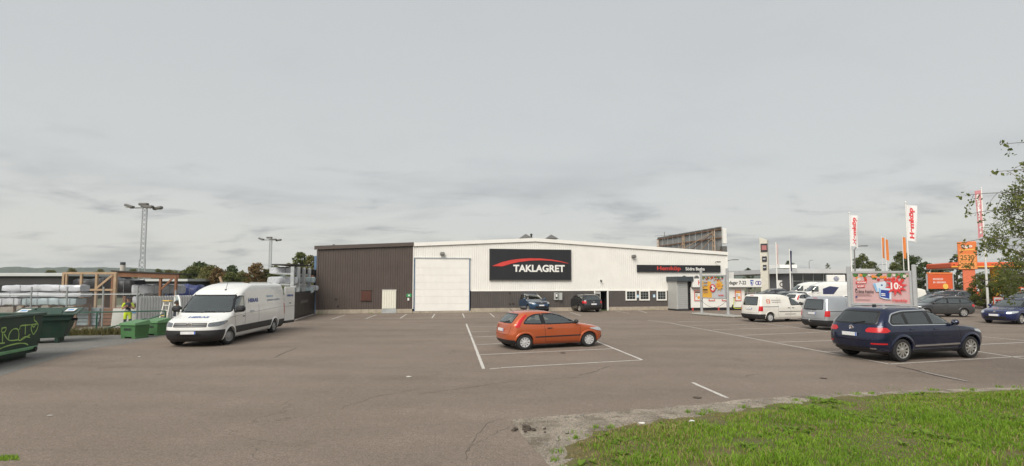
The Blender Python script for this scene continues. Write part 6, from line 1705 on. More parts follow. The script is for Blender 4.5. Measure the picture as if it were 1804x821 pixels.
b = MB(); b.bb((-0.6, -d1 + 0.1, H2 - 0.35), (0.6, 0.55, H2 - 0.3)); b.build('dark_inside', M_DARK, s2)
for x, m in ((-0.76, 0), (0.76, 0)):
    b = MB(); z_ = zf(0); b.add([(x - 0.16, -0.55, zf(-0.55) - 0.108), (x + 0.16, -0.55, zf(-0.55) - 0.108), (x + 0.16, 0.25, zf(0.25) - 0.046), (x - 0.16, 0.25, zf(0.25) - 0.046)], [(0, 1, 2, 3)])
    for i_ in range(4): b.v[i_] = (b.v[i_][0], b.v[i_][1], b.v[i_][2] + 0.03)
    st_ = b.build('sticker', M_SIGNWHITE, s2)
    b = MB(); b.add([(x - 0.10, -0.35, zf(-0.35) - 0.06), (x + 0.10, -0.35, zf(-0.35) - 0.06), (x + 0.10, 0.0, zf(0.0) - 0.032), (x - 0.10, 0.0, zf(0.0) - 0.032)], [(0, 1, 2, 3)])
    b.build('sticker_print', mat('sticker_blue', (0.10, 0.30, 0.62), 0.4), st_)
for s in (-1, 1):
    b = MB(); b.cbox((s * 0.4, 0, 0.11), (0.14, 1.1, 0.22), 0.02); b.build('skid', M_GREEN, s2)
    b = MB(); b.tube([(s * (w1 * 0.8), -0.2, 0.95), (s * (w1 + 0.1), -0.2, 0.95)], 0.06, 10); b.build('lifting_lug', M_BLACK, s2)

def grit_bin(label, loc, yaw):
    o = thing('grit_bin', label, 'grit bin', loc, yaw)
    w, d, h = 0.42, 0.36, 0.60
    b = MB(); k = 0.92
    vs = [(-w * k, -d * k, 0.08), (w * k, -d * k, 0.08), (w * k, d * k, 0.08), (-w * k, d * k, 0.08), (-w, -d, h), (w, -d, h), (w, d, h), (-w, d, h)]
    b.add(vs, [(3, 2, 1, 0), (0, 1, 5, 4), (1, 2, 6, 5), (2, 3, 7, 6), (3, 0, 4, 7), (4, 5, 6, 7)])
    b.build('tub', M_SAND, o)
    for x in (-w * 0.72, w * 0.72): b = MB(); b.cbox((x, 0, 0.045), (0.22, d * 1.8, 0.09), 0.01); b.build('foot', M_SAND, o)
    b = MB(); b.add([(-w - 0.05, -d - 0.05, h), (w + 0.05, -d - 0.05, h), (w + 0.05, d + 0.04, h), (-w - 0.05, d + 0.04, h), (-w - 0.02, -d - 0.02, h + 0.09), (w + 0.02, -d - 0.02, h + 0.09), (w - 0.02, d, h + 0.20), (-w + 0.02, d, h + 0.20)], [(3, 2, 1, 0), (0, 1, 5, 4), (1, 2, 6, 5), (2, 3, 7, 6), (3, 0, 4, 7), (4, 5, 6, 7)])
    b.build('lid', mat('grit_lid', (0.085, 0.20, 0.08), 0.45, 0, 0.12, 3), o)
    text('SAND', (-0.21, -d * 0.962 - 0.012, 0.36), (pi / 2 - 0.03, 0, 0), 0.11, M_BLACK, o, width=0.42, bold=0.05, extrude=0.004)
    return o
g1 = G(226, 597); grit_bin('green grit bin lettered SAND in front of the green railing', (g1.x, g1.y + 0.4, 0), radians(-14))
g2 = G(262, 592); grit_bin('second green grit bin tucked behind the lettered one', (g2.x, g2.y + 0.55, 0), radians(-14))

# pipe railing
ra, rb = G(169, 590), G(290, 585.5)
rl = thing('pipe_railing', 'dark green pipe railing in front of the yard fence', 'railing')
tz = lambda p, v: 2.5 - (v - 498) * p.y / 950
h = 1.08
for p in (ra, rb, G(120, 592)): q = MB(); q.tube([(p.x, p.y, 0), (p.x, p.y, h)], 0.035, 8); q.build('post', M_RAIL, rl, 40)
q = MB(); q.tube([(ra.x - 2.6, ra.y - 0.3, h), (ra.x, ra.y, h), (rb.x, rb.y, h)], 0.032, 8); q.build('top_rail', M_RAIL, rl, 40)
for (t0, z0, t1, z1) in ((0.12, 0.28, 0.72, 0.72), (0.70, 0.62, 0.98, 0.93)):
    q = MB(); A_ = ra.lerp(rb, t0); B_ = ra.lerp(rb, t1); q.tube([(A_.x, A_.y - 0.05, z0), (B_.x, B_.y - 0.05, z1)], 0.03, 8); q.build('brace', M_RAIL, rl, 40)

# chain-link fence
F0, F1 = Vector((-36, 24.6, 0)), G(243, 583)
fn = thing('chain_link_fence', 'galvanised chain-link fence with steel posts in front of the yard', 'fence')
fd = (F1 - F0); fL = fd.length; fd.normalize(); FHT = 1.95
u_posts = [54, 117, 181, 241]
for u in [-40] + u_posts:
    dr = ray(u, 540); s = (F0.y - F0.x * 0) ; 
    # where the sight line crosses the fence line
    n2 = Vector((-fd.y, fd.x, 0)); t = (F0 - CAMP).dot(n2) / dr.dot(n2); P_ = CAMP + dr * t
    q = MB(); q.tube([(P_.x, P_.y, 0), (P_.x, P_.y, FHT + 0.34)], 0.038, 8); q.build('post', M_FENCE, fn, 40)
for z in (FHT - 0.05, 0.12): q = MB(); q.tube([F0 + Vector((0, 0, z)), F1 + Vector((0, 0, z))], 0.02, 6); q.build('rail', M_FENCE, fn)
b = MB(); sp = 0.085; k = -FHT
def thin(a_, c_, r=0.0035):
    t = (c_ - a_).normalized(); x = Vector((fd.y, -fd.x, 0)) * r; y = t.cross(Vector((fd.y, -fd.x, 0))) * r
    b.add([a_ + x, a_ - x * 0.5 + y, a_ - x * 0.5 - y, c_ + x, c_ - x * 0.5 + y, c_ - x * 0.5 - y], [(0, 1, 4, 3), (1, 2, 5, 4), (2, 0, 3, 5)])
while k < fL:
    for sg in (1, -1):
        s0, s1 = k, k + FHT
        z0, z1 = (0.05, FHT + 0.05) if sg > 0 else (FHT + 0.05, 0.05)
        a0 = max(0, s0); a1 = min(fL, s1)
        if a1 - a0 > 0.02:
            f0 = (a0 - s0) / FHT; f1 = (a1 - s0) / FHT
            thin(F0 + fd * a0 + Vector((0, 0, z0 + (z1 - z0) * f0)), F0 + fd * a1 + Vector((0, 0, z0 + (z1 - z0) * f1)))
    k += sp
b.build('wire_mesh', M_FENCE, fn)

# grey corrugated screen
c0, c1 = G(241, 583), G(309, 577)
cs_ = thing('corrugated_screen', 'grey corrugated metal screen behind the stepladder', 'fence', (c0.x, c0.y, 0), math.atan2(c1.y - c0.y, c1.x - c0.x))
Lc = (c1 - c0).length + 2.2
corr('sheet', 0, Lc, 0.1, 1.78, mat('screen_grey', (0.54, 0.55, 0.55), 0.5, 0.3, 0.12, 2, streak=0.3, dirtcol=(0.28, 0.29, 0.29)), cs_, 0.16, 0.04)
for x in (0.0, Lc / 2, Lc): q = MB(); q.bb((x - 0.04, 0.01, 0), (x + 0.04, 0.09, 2.1)); q.build('post', M_FENCE, cs_)
# stepladder
lp = G(286, 584); ld = thing('stepladder', 'white stepladder with yellow top leaning by the corrugated screen', 'ladder', (lp.x, lp.y + 0.15, 0), radians(-20))
M_LW = mat('ladder_white', (0.72, 0.70, 0.64), 0.5); M_LY = mat('ladder_yellow', (0.62, 0.42, 0.10), 0.5)
for s in (-1, 1):
    q = MB(); q.bar((s * 0.30, -0.22, 0), (s * 0.20, 0.1, 1.55), 0.05, 0.03); q.build('stile', M_LW, ld)
    q = MB(); q.bar((s * 0.30, 0.5, 0), (s * 0.20, 0.14, 1.5), 0.04, 0.03); q.build('back_stile', M_LW, ld)
for k in range(5):
    t = 0.18 + 0.17 * k; q = MB(); q.box((0, -0.22 + 0.32 * t, 1.55 * t), (0.56 - 0.2 * t, 0.09, 0.03)); q.build('tread', M_LY if k in (0, 2) else M_LW, ld)
q = MB(); q.cbox((0, 0.11, 1.56), (0.50, 0.20, 0.06), 0.015); q.build('top_platform', M_LY, ld)

# white board stack with blue print
bp = G(199, 584); bs = thing('board_stack', 'stack of white boards with blue print behind the railing', 'boards', (bp.x, bp.y + 0.9, 0), radians(-6))
for k in range(4):
    q = MB(); q.cbox((0.02 * k, 0.07 * k, 0.62 - 0.01 * k), (1.62, 0.06, 1.02 - 0.03 * k), 0.01, rot=Matrix.Rotation(radians(-6), 3, 'X')); q.build('board', mat('board_white', (0.62, 0.62, 0.58), 0.6, 0, 0.08, 2, dirt=0.3, dirtcol=(0.4, 0.4, 0.36)), bs)
for z in (0.95, 0.45): q = MB(); q.box((0.52, -0.045 - (0.62 - z) * 0.1, z), (0.44, 0.012, 0.13), rot=Matrix.Rotation(radians(-6), 3, 'X')); q.build('print', mat('sticker_blue', (0, 0, 0)), bs)
for x in (-0.6, 0.6): q = MB(); q.bb((x - 0.05, -0.1, 0), (x + 0.05, 0.45, 0.1)); q.build('bearer', M_WOOD, bs)

# wrapped bundles on trestles
def bundle(name, label, cx, cy, z0, L, D, H, m, yaw=0.0, bands=4, seed=0, sag=0.04, group='wrapped bundles stacked in the yard'):
    o = thing(name, label, 'bundle', (cx, cy, z0), yaw, group)
    rnd = random.Random(seed); n = 18; seg = 14; vs = []; fs = []
    for i in range(n + 1):
        t = i / n; x = -L / 2 + L * t; e = 1.0 if 0 < i < n else 0.86
        for k in range(seg):
            q = 2 * pi * k / seg; c, s_ = cos(q), sin(q)
            y = math.copysign(abs(c) ** 0.32, c) * D / 2 * e * (1 + rnd.uniform(-0.06, 0.04)); z = H / 2 + math.copysign(abs(s_) ** 0.32, s_) * H / 2 * e * (1 + rnd.uniform(-0.12, 0.06) + 0.06 * sin(i * 1.3 + seed))
            vs.append((x, y, z - sag * sin(pi * t * 3) * 0.3))
    for i in range(n):
        for k in range(seg): fs.append((i * seg + k, i * seg + (k + 1) % seg, (i + 1) * seg + (k + 1) % seg, (i + 1) * seg + k))
    fs.append(tuple(range(seg))[::-1]); fs.append(tuple(n * seg + k for k in range(seg)))
    b = MB(); b.add(vs, fs); b.build('wrapping', m, o, 32)
    for k in range(bands):
        x = -L / 2 + L * (k + 0.5) / bands; q = MB(); q.bb((x - 0.02, -D / 2 - 0.012, -0.01), (x + 0.02, D / 2 + 0.012, 0.02)); q.bb((x - 0.012, -D / 2 - 0.012, 0.02), (x + 0.012, -D / 2 - 0.002, H)); q.build('strap', mat('strap', (0.22, 0.23, 0.24), 0.6), o)
    return o
Yb = 30.5; X_ = lambda u, Y=Yb: (u - CXP) / FPX * Y; Z_ = lambda v, Y=Yb: 2.5 - (v - 498) * Y / FPX
tr = thing('storage_rack', 'low steel rack carrying the wrapped bundles', 'rack', (X_(82), Yb, 0))
for x in (-2.1, -0.7, 0.8, 2.2):
    q = MB(); q.bb((x - 0.06, -0.6, 0), (x + 0.06, 0.6, 0.1)); q.bb((x - 0.05, -0.55, 0.1), (x + 0.05, -0.45, Z_(540))); q.bb((x - 0.05, 0.45, 0.1), (x + 0.05, 0.55, Z_(540))); q.bb((x - 0.06, -0.6, Z_(540)), (x + 0.06, 0.6, Z_(540) + 0.08)); q.build('trestle', M_RUST, tr)
z540 = Z_(540) + 0.085
bundle('wrapped_bundle', 'blue-grey wrapped bundle at the bottom of the left yard stack', X_(100), Yb, z540, 3.0, 0.9, 0.42, M_WRAPC, 0.0, 5, 1)
bundle('wrapped_bundle', 'short wrapped bundle at the bottom left of the yard stack', X_(30), Yb, z540, 1.3, 0.9, 0.42, M_WRAP, 0.02, 2, 2)
bundle('wrapped_bundle', 'flat white wrapped bundle in the middle of the left yard stack', X_(82), Yb + 0.05, z540 + 0.46, 4.6, 1.0, 0.26, M_WRAP, 0.01, 3, 3)
bundle('wrapped_bundle', 'long rounded white bundle on top of the left yard stack', X_(84), Yb, z540 + 0.76, 4.35, 0.85, 0.38, M_WRAP, 0.0, 2, 4)

# light timber frame
TY = 33.5; X2 = lambda u, Y=TY: (u - CXP) / FPX * Y; Z2 = lambda v, Y=TY: 2.5 + (498 - v) * Y / FPX
tf_ = thing('timber_shelter', 'open frame of pale new timber posts in the yard', 'frame')
zt = Z2(483)
for u, w in ((114, 0.14), (119, 0.10), (145, 0.12), (172, 0.13), (205, 0.16)):
    q = MB(); q.bar((X2(u), TY, 0), (X2(u), TY, zt), w); q.build('post', M_WOOD, tf_)
q = MB(); q.bar((X2(112), TY, zt + 0.06), (X2(207), TY, zt + 0.06), 0.12, 0.14); q.build('top_beam', M_WOOD, tf_)
q = MB(); q.bar((X2(145), TY - 0.08, Z2(510.5)), (X2(203), TY - 0.08, Z2(510.5)), 0.06, 0.12); q.build('mid_rail', M_WOOD, tf_)
q = MB(); q.bar((X2(174), TY - 0.09, Z2(508)), (X2(201), TY - 0.09, Z2(485)), 0.06, 0.12); q.build('brace', M_WOOD, tf_)
q = MB(); q.bar((X2(140), TY, Z2(580)), (X2(205), TY, Z2(580)), 0.08, 0.12); q.build('bottom_rail', M_WOOD, tf_)
# brown lean-to behind it
SY = 37.0; X3 = lambda u, Y=SY: (u - CXP) / FPX * Y; Z3 = lambda v, Y=SY: 2.5 + (498 - v) * Y / FPX
sh_ = thing('lean_to_shed', 'open lean-to shed with thin dark roof and brown beam', 'shed')
q = MB(); q.add([(X3(150), SY + 4, Z3(482)), (X3(203), SY - 0.4, Z3(478.5)), (X3(306), SY + 0.6, Z3(483)), (X3(262), SY + 5.0, Z3(482.5)), (X3(150), SY + 4, Z3(482) + 0.08), (X3(203), SY - 0.4, Z3(478.5) + 0.08), (X3(306), SY + 0.6, Z3(483) + 0.08), (X3(262), SY + 5.0, Z3(482.5) + 0.08)], [(3, 2, 1, 0), (4, 5, 6, 7), (0, 1, 5, 4), (1, 2, 6, 5), (2, 3, 7, 6), (3, 0, 4, 7)]); q.build('roof', mat('felt_dark', (0.05, 0.045, 0.042), 0.9), sh_)
q = MB(); q.bar((X3(203), SY - 0.25, Z3(478.5) - 0.18), (X3(305), SY + 0.7, Z3(483) - 0.17), 0.10, 0.30); q.build('beam', M_WOODD, sh_)
for u, y in ((204, -0.2), (276, 0.5), (301, 0.65), (245, 4.2)): q = MB(); q.bar((X3(u), SY + y, 0), (X3(u), SY + y, Z3(483) - 0.1), 0.14); q.build('post', M_WOODD, sh_)
q = MB(); q.bar((X3(277), SY + 0.5, Z3(510)), (X3(296), SY + 0.6, Z3(490)), 0.08, 0.12); q.build('brace', M_WOODD, sh_)
bundle('tarped_load', 'black tarpaulin-wrapped load under the lean-to shed', X3(195, 42), 42, 1.55, 4.8, 1.4, 1.3, M_WRAPB, 0.0, 3, 7, 0.3, None)
bundle('wrapped_bundle', 'white wrapped bundle under the right end of the lean-to', X3(282, 41), 41, 1.62, 3.4, 1.2, 0.75, M_WRAP, 0.05, 3, 8)
bundle('wrapped_bundle', 'second white bundle below the one under the lean-to', X3(290, 40), 40, 0.95, 3.8, 1.2, 0.6, M_WRAP, 0.0, 3, 9)
for k, (u, Y) in enumerate(((195, 42), (284, 40.6))):
    o = thing('timber_trestle', 'dark timber trestle under the black load' if k == 0 else 'dark timber trestle under the white bundles', 'trestle', (X3(u, Y), Y, 0))
    for x in (-1.6, 0, 1.6): q = MB(); q.bb((x - 0.1, -0.6, 0), (x + 0.1, 0.6, 1.55 if k == 0 else 0.94)); q.build('bearer', M_WOODD, o)
bundle('tarped_load', 'blue tarpaulin-covered stack beside the white van roof', X3(330, 44), 44, 0.2, 2.6, 1.6, 2.1, mat('blue_tarp', (0.03, 0.045, 0.15), 0.5, 0, 0.2, 2, bump=0.5, bscale=4), 0.1, 2, 12, 0.2, None)
bundle('wrapped_bundle', 'pale bundle in front of the blue tarpaulin', X3(326, 41), 41, 0.6, 2.4, 1.0, 0.85, M_WRAP, 0.0, 2, 13)
for k, (u, v, L, m, lb) in enumerate(((150, 545, 2.4, M_WRAPC, 'low grey pallet load at the foot of the timber frame'), (235, 540, 3.0, M_WOODD, 'brown lumber pile behind the worker'), (130, 556, 1.2, M_RUSTP, 'short pale plank pile beside the fence'))):
    Y = 31.5; o = thing('lumber_pile', lb, 'lumber', (X_(u, Y), Y, 0))
    for r in range(5):
        for c_ in range(4): q = MB(); q.cbox((0.02 * ((r * 7 + c_ * 3) % 5), -0.3 + 0.2 * c_, 0.15 + 0.2 * r), (L, 0.17, 0.17), 0.01); q.build('plank', m, o)
# steel rack with galvanised uprights behind the gate
RK = thing('cantilever_rack', 'tall galvanised rack of wrapped material behind the dark gate', 'rack')
for u, Y, vt in ((516, 37.5, 470), (526.5, 39, 470.5), (536, 40.5, 471.5), (545.5, 42, 472.5)):
    x = X_(u, Y); zt = 2.5 + (498 - vt) * Y / 950
    q = MB(); q.cbox((x, Y, zt / 2), (0.24, 0.14, zt), 0.01); q.build('upright', M_GALV, RK)
    for z in (1.5, 2.35, 3.1): q = MB(); q.bar((x, Y + 0.07, z), (x - 1.3, Y + 0.35, z + 0.05), 0.08, 0.12); q.build('arm', M_GALV, RK)
q = MB(); q.add([(X_(484, 38), 37.5, 3.72), (X_(518, 38), 37.4, 3.72), (X_(553, 44), 43.5, 3.85), (X_(520, 46), 45.5, 3.85), (X_(484, 38), 37.5, 3.80), (X_(518, 38), 37.4, 3.80), (X_(553, 44), 43.5, 3.93), (X_(520, 46), 45.5, 3.93)], [(3, 2, 1, 0), (4, 5, 6, 7), (0, 1, 5, 4), (1, 2, 6, 5), (2, 3, 7, 6), (3, 0, 4, 7)]); q.build('roof_sheet', mat('felt_dark', (0, 0, 0)), RK)
bundle('wrapped_bundle', 'white bundle on the top tier behind the gate', X_(500, 39), 39.2, 3.12, 1.6, 1.6, 0.5, M_WRAP, 0.9, 2, 21)
bundle('wrapped_bundle', 'white wrapped bundle on the second tier behind the gate', X_(498, 38.5), 38.6, 2.38, 1.6, 1.5, 0.55, M_WRAP, 0.9, 2, 22)
for k, (u, Y, z) in enumerate(((531, 41.5, 2.5), (540, 43, 1.85), (528, 41, 1.7), (545, 43.5, 3.1))):
    bundle('wrapped_bundle', ['grey bundle between the rack uprights at mid height', 'lower grey bundle at the right end of the rack', 'lowest grey bundle behind the gate lettering', 'dark bundle at the top right of the rack'][k], X_(u, Y), Y, z, 2.2, 0.9, 0.45, (M_WRAPC, M_WRAP, M_WRAPC, M_WRAPB)[k], 1.1, 2, 30 + k)
q = MB(); q.cbox((X_(547.5, 43.4), 43.4, 2.9), (0.5, 0.4, 0.3), 0.02); tag(q.build('orange_box', mat('crate_orange', (0.55, 0.15, 0.04), 0.5)), 'small orange box on the rack by the blue column', 'box')
# dark sliding gate
ga, gb_ = G(512, 566.5), G(553.5, 553.3)
gt = thing('sliding_gate', 'dark solid sliding gate between the van and the hall', 'gate', (ga.x, ga.y, 0), math.atan2(gb_.y - ga.y, gb_.x - ga.x))
gL = (gb_ - ga).length - 0.15; nP = 4
for k in range(nP): q = MB(); q.cbox((gL * (k + 0.5) / nP, 0, 1.0), (gL / nP - 0.02, 0.06, 1.62), 0.01); q.build('panel', mat('gate_dark', (0.034, 0.031, 0.029), 0.5, 0, 0.15, 1), gt)
q = MB(); q.bb((0, -0.05, 0.08), (gL, 0.05, 0.18)); q.bb((0, -0.05, 1.82), (gL, 0.05, 1.88)); q.build('frame', M_BLACK, gt)
q = MB()
for k in range(9): q.bb((gL * 0.36 + 0.29 * k, -0.034, 1.05), (gL * 0.36 + 0.29 * k + 0.09, -0.0305, 1.27)); q.bb((gL * 0.36 + 0.29 * k + 0.09, -0.034, 1.13 if k % 2 else 1.05), (gL * 0.36 + 0.29 * k + 0.2, -0.0305, 1.2 if k % 2 else 1.12))
tag(q.build('print', mat('gate_letters', (0.20, 0.19, 0.175), 0.6), gt), None, None, None, 'stuff')
bc = G(554.0, 552.6); q = MB(); q.cbox((bc.x - 0.15, bc.y + 0.5, 2.35), (0.24, 0.24, 4.7), 0.02); tag(q.build('blue_column', M_BLUEP), 'blue steel column at the brown corner of the hall', 'column')
q = MB(); q.tube([(bc.x - 0.1, bc.y + 0.1, 0), (bc.x - 0.1, bc.y + 0.1, 2.6)], 0.06, 8); tag(q.build('gate_post', M_BLACK), 'dark gate post beside the blue column', 'post')
p_ = AT(393, 490, 40); q = MB(); q.bar((p_.x - 0.25, 40, p_.z + 0.1), (p_.x + 0.3, 40, p_.z - 1.2), 0.14); tag(q.build('plank', M_WOOD), 'tilted pale plank sticking up behind the white van', 'plank')

# floodlight masts
def lattice_mast(label, u, vt, Y, w):
    x = (u - CXP) / FPX * Y; zt = 2.5 + (498 - vt) * Y / FPX
    o = thing('floodlight_mast', label, 'light mast', (x, Y, 0), 0, 'floodlight masts over the yard')
    q = MB(); zm = zt * 0.45
    for (z0, z1, ww) in ((0, zm, w * 1.25), (zm, zt, w)):
        pts = [Vector((ww * cos(a), ww * sin(a), 0)) for a in (pi / 2, pi / 2 + 2 * pi / 3, pi / 2 + 4 * pi / 3)]
        for p in pts: q.tube([p + Vector((0, 0, z0)), p + Vector((0, 0, z1))], 0.05, 6)
        n = int((z1 - z0) / 0.55)
        for k in range(n):
            za, zb = z0 + (z1 - z0) * k / n, z0 + (z1 - z0) * (k + 1) / n
            for i in range(3):
                a_, c_ = pts[i], pts[(i + 1) % 3]
                q.tube([a_ + Vector((0, 0, za)), c_ + Vector((0, 0, zb))], 0.034, 4, False)
    q.build('lattice', M_GALV, o)
    q = MB(); q.bar((-1.9, 0, zt), (1.7, 0, zt + 0.1), 0.12); q.bar((0, -0.9, zt + 0.1), (0, 0.9, zt + 0.1), 0.1); q.build('head_frame', M_LAMPGREY, o)
    for dx, dy, dz, yw in ((-2.0, 0, 0.25, 0.3), (-0.6, 0.5, 0.55, 0), (1.5, 0, 0.0, -0.2), (0.7, -0.5, 0.1, 0)):
        q = MB(); q.cbox((dx, dy, zt + dz), (1.1, 0.55, 0.32), 0.08, rot=Matrix.Rotation(yw, 3, 'Y')); l = q.build('floodlight', M_LAMPGREY, o)
        q = MB(); q.box((dx, dy - 0.02, zt + dz - 0.17), (0.9, 0.44, 0.02)); q.build('lens', mat('lamp_lens', (0, 0, 0)), l)
    return o
lattice_mast('tall lattice floodlight mast over the yard, left one', 252, 366, 66, 0.32)
lattice_mast('smaller floodlight mast behind the rack, right one', 476.5, 423, 108, 0.30)
# ------------------------------------------------------------------ people
M_SKIN = mat('skin', (0.42, 0.24, 0.17), 0.6, 0, 0.08, 12); M_HIVIS = mat('hi_vis', (0.52, 0.66, 0.03), 0.7, 0, 0.1, 6); M_WORK = mat('workwear_dark', (0.025, 0.03, 0.045), 0.85, 0, 0.2, 8); M_CAP = mat('cap_dark', (0.02, 0.022, 0.03), 0.8); M_BOOT = mat('boot', (0.02, 0.017, 0.014), 0.8); M_REFL = mat('reflective_band', (0.5, 0.5, 0.48), 0.4, 0.3)
def person(label, loc, yaw, arms):
    """a worker, 1.76 m; faces +x; arms: (left elbow, left hand, right elbow, right hand)"""
    o = thing('person', label, 'person', loc, yaw)
    J = [('pelvis', (0, 0, 0.96), (.15, .125)), ('waist', (0, 0, 1.10), (.135, .115)), ('chest', (0.01, 0, 1.30), (.175, .125)), ('shoulders', (0, 0, 1.42), (.13, .095)), ('neck', (0.01, 0, 1.50), (.055, .055)), ('chin', (0.03, 0, 1.565), (.065, .07)), ('head', (0.02, 0, 1.66), (.085, .10)), ('crown', (0.01, 0, 1.735), (.06, .07))]
    E = [(0, 1), (1, 2), (2, 3), (3, 4), (4, 5), (5, 6), (6, 7)]
    for s, (el, ha) in ((1, arms[:2]), (-1, arms[2:])):
        i = len(J)
        J += [('sh', (0, s * 0.19, 1.41), (.068, .068)), ('el', el, (.047, .047)), ('wr', tuple(Vector(el).lerp(Vector(ha), 0.9)), (.033, .033)), ('palm', ha, (.036, .028))]
        E += [(3, i), (i, i + 1), (i + 1, i + 2), (i + 2, i + 3)]
        fd = (Vector(ha) - Vector(el)).normalized(); side = fd.cross(Vector((0, 0, 1))).normalized()
        for k in range(4):
            a = Vector(ha) + fd * 0.05 + side * (k - 1.5) * 0.020; L = (0.055, 0.068, 0.064, 0.048)[k]
            c = a + fd * L * 0.6 + Vector((0, 0, -0.006)); d = c + (fd + Vector((0, 0, -0.7))).normalized() * L * 0.5
            n = len(J); J += [('f', tuple(a), (.0095, .0095)), ('f', tuple(c), (.009, .009)), ('f', tuple(d), (.0075, .0075))]; E += [(i + 3, n), (n, n + 1), (n + 1, n + 2)]
        a = Vector(ha) + side * s * 0.035 + fd * 0.01; n = len(J); J += [('t', tuple(a), (.012, .012)), ('t', tuple(a + (fd + side * s * 0.6).normalized() * 0.05), (.010, .010))]; E += [(i + 3, n), (n, n + 1)]
        i = len(J); x = 0.03 * s
        J += [('hip', (0, s * 0.10, 0.90), (.105, .105)), ('knee', (0.02 + x, s * 0.115, 0.50), (.072, .072)), ('ankle', (x, s * 0.125, 0.10), (.05, .05)), ('heel', (x + 0.02, s * 0.125, 0.045), (.05, .042)), ('toe', (x + 0.17, s * 0.14, 0.035), (.042, .03))]
        E += [(0, i), (i, i + 1), (i + 1, i + 2), (i + 2, i + 3), (i + 3, i + 4)]
    me = bpy.data.meshes.new('body'); me.from_pydata([j[1] for j in J], E, [])
    ob = bpy.data.objects.new('body', me); col.objects.link(ob)
    md = ob.modifiers.new('s', 'SKIN'); md.use_smooth_shade = True
    for i, j in enumerate(J): me.skin_vertices[0].data[i].radius = j[2]
    me.skin_vertices[0].data[0].use_root = True
    ob.modifiers.new('d', 'SUBSURF').levels = 2
    dg = bpy.context.evaluated_depsgraph_get(); dg.update()
    m2 = bpy.data.meshes.new_from_object(ob.evaluated_get(dg)); bpy.data.objects.remove(ob)
    m2.name = 'body'; m2.materials.clear()
    for m in (M_SKIN, M_HIVIS, M_WORK, M_BOOT, M_REFL): m2.materials.append(m)
    for p in m2.polygons:
        c = p.center
        if c.z < 0.13: k = 3
        elif c.z < 0.99 and abs(c.y) < 0.30: k = 1 if (0.62 < c.z < 0.98 and c.x > -0.1) or 0.28 < c.z < 0.40 else 2
        else: k = 2
        if 0.99 <= c.z < 1.5:
            k = 2
            if abs(c.y) > 0.125 and c.z > 1.24: k = 1
            if 1.06 < c.z < 1.10 and abs(c.y) < 0.2: k = 4
        if c.z >= 1.485: k = 0
        for s, (el, ha) in ((1, arms[:2]), (-1, arms[2:])):
            a, b = Vector(el), Vector(ha); t = (c - a).dot(b - a) / (b - a).length_squared
            if -0.1 < t and (c - a - (b - a) * t).length < 0.085 and (c - Vector((0, s * 0.19, 1.41))).length > 0.16: k = 1 if t < 0.12 else 0
        p.material_index = k
    m2.shade_smooth()
    link('body', m2, None, o)
    q = MB()
    q.lathe([(0.098 * cos(a), 0.075 * sin(a)) for a in np.linspace(0, pi / 2 - 0.02, 7)], 18, Matrix.Translation((0.012, 0, 1.69)))
    q.prism([(0.07, -0.08), (0.16, -0.055), (0.175, 0.0), (0.16, 0.055), (0.07, 0.08)], lambda a, c, t: (a, c, t - (a - 0.07) * 0.15), 1.685, 1.697)
    q.build('cap', M_CAP, o, 50)
    q = MB(); q.add([(0.098, -0.012, 1.64), (0.098, 0.012, 1.64), (0.128, 0.014, 1.615), (0.128, -0.014, 1.615), (0.1, 0, 1.605)], [(0, 1, 2, 3), (3, 2, 4)]); q.build('nose', M_SKIN, o)
    for s in (-1, 1):
        q = MB(); q.cbox((0.108, s * 0.034, 1.655), (0.012, 0.026, 0.012), 0.004); q.build('eye', M_CAP, o)
        q = MB(); q.cbox((0.01, s * 0.092, 1.64), (0.035, 0.016, 0.055), 0.006); q.build('ear', M_SKIN, o)
    q = MB(); q.cbox((0.106, 0, 1.588), (0.01, 0.045, 0.009), 0.003); q.build('mouth', mat('lips', (0.3, 0.12, 0.1), 0.6), o)
    q = MB(); q.lathe([(0.101, -0.09), (0.103, -0.02), (0.098, 0.0)], 18, Matrix.Translation((-0.006, 0, 1.70)))
    q2 = [i for i in range(len(q.v)) if q.v[i][0] < 0.02]; keep = set(q2); q.f = [f for f in q.f if all(i in keep for i in f)]; q.mi = [0] * len(q.f)
    q.build('hair', mat('hair', (0.05, 0.035, 0.025), 0.8), o)
    return o
wp_ = (229.5 - CXP) / FPX * 28.2
person('worker in hi-vis yellow and dark clothes with cap, arm bent, behind the railing', (wp_, 28.2, 0), radians(-62), ((0.03, 0.27, 1.13), (0.24, 0.14, 1.22), (0.0, -0.26, 1.13), (0.22, -0.06, 1.30)))
vq = van.matrix_basis @ Vector((1.62, -1.42, 0))
person('second worker in hi-vis leaning in at the open van door', (vq.x, vq.y, 0), radians(62), ((0.16, 0.24, 1.2), (0.42, 0.2, 1.3), (0.16, -0.24, 1.18), (0.42, -0.16, 1.22)))
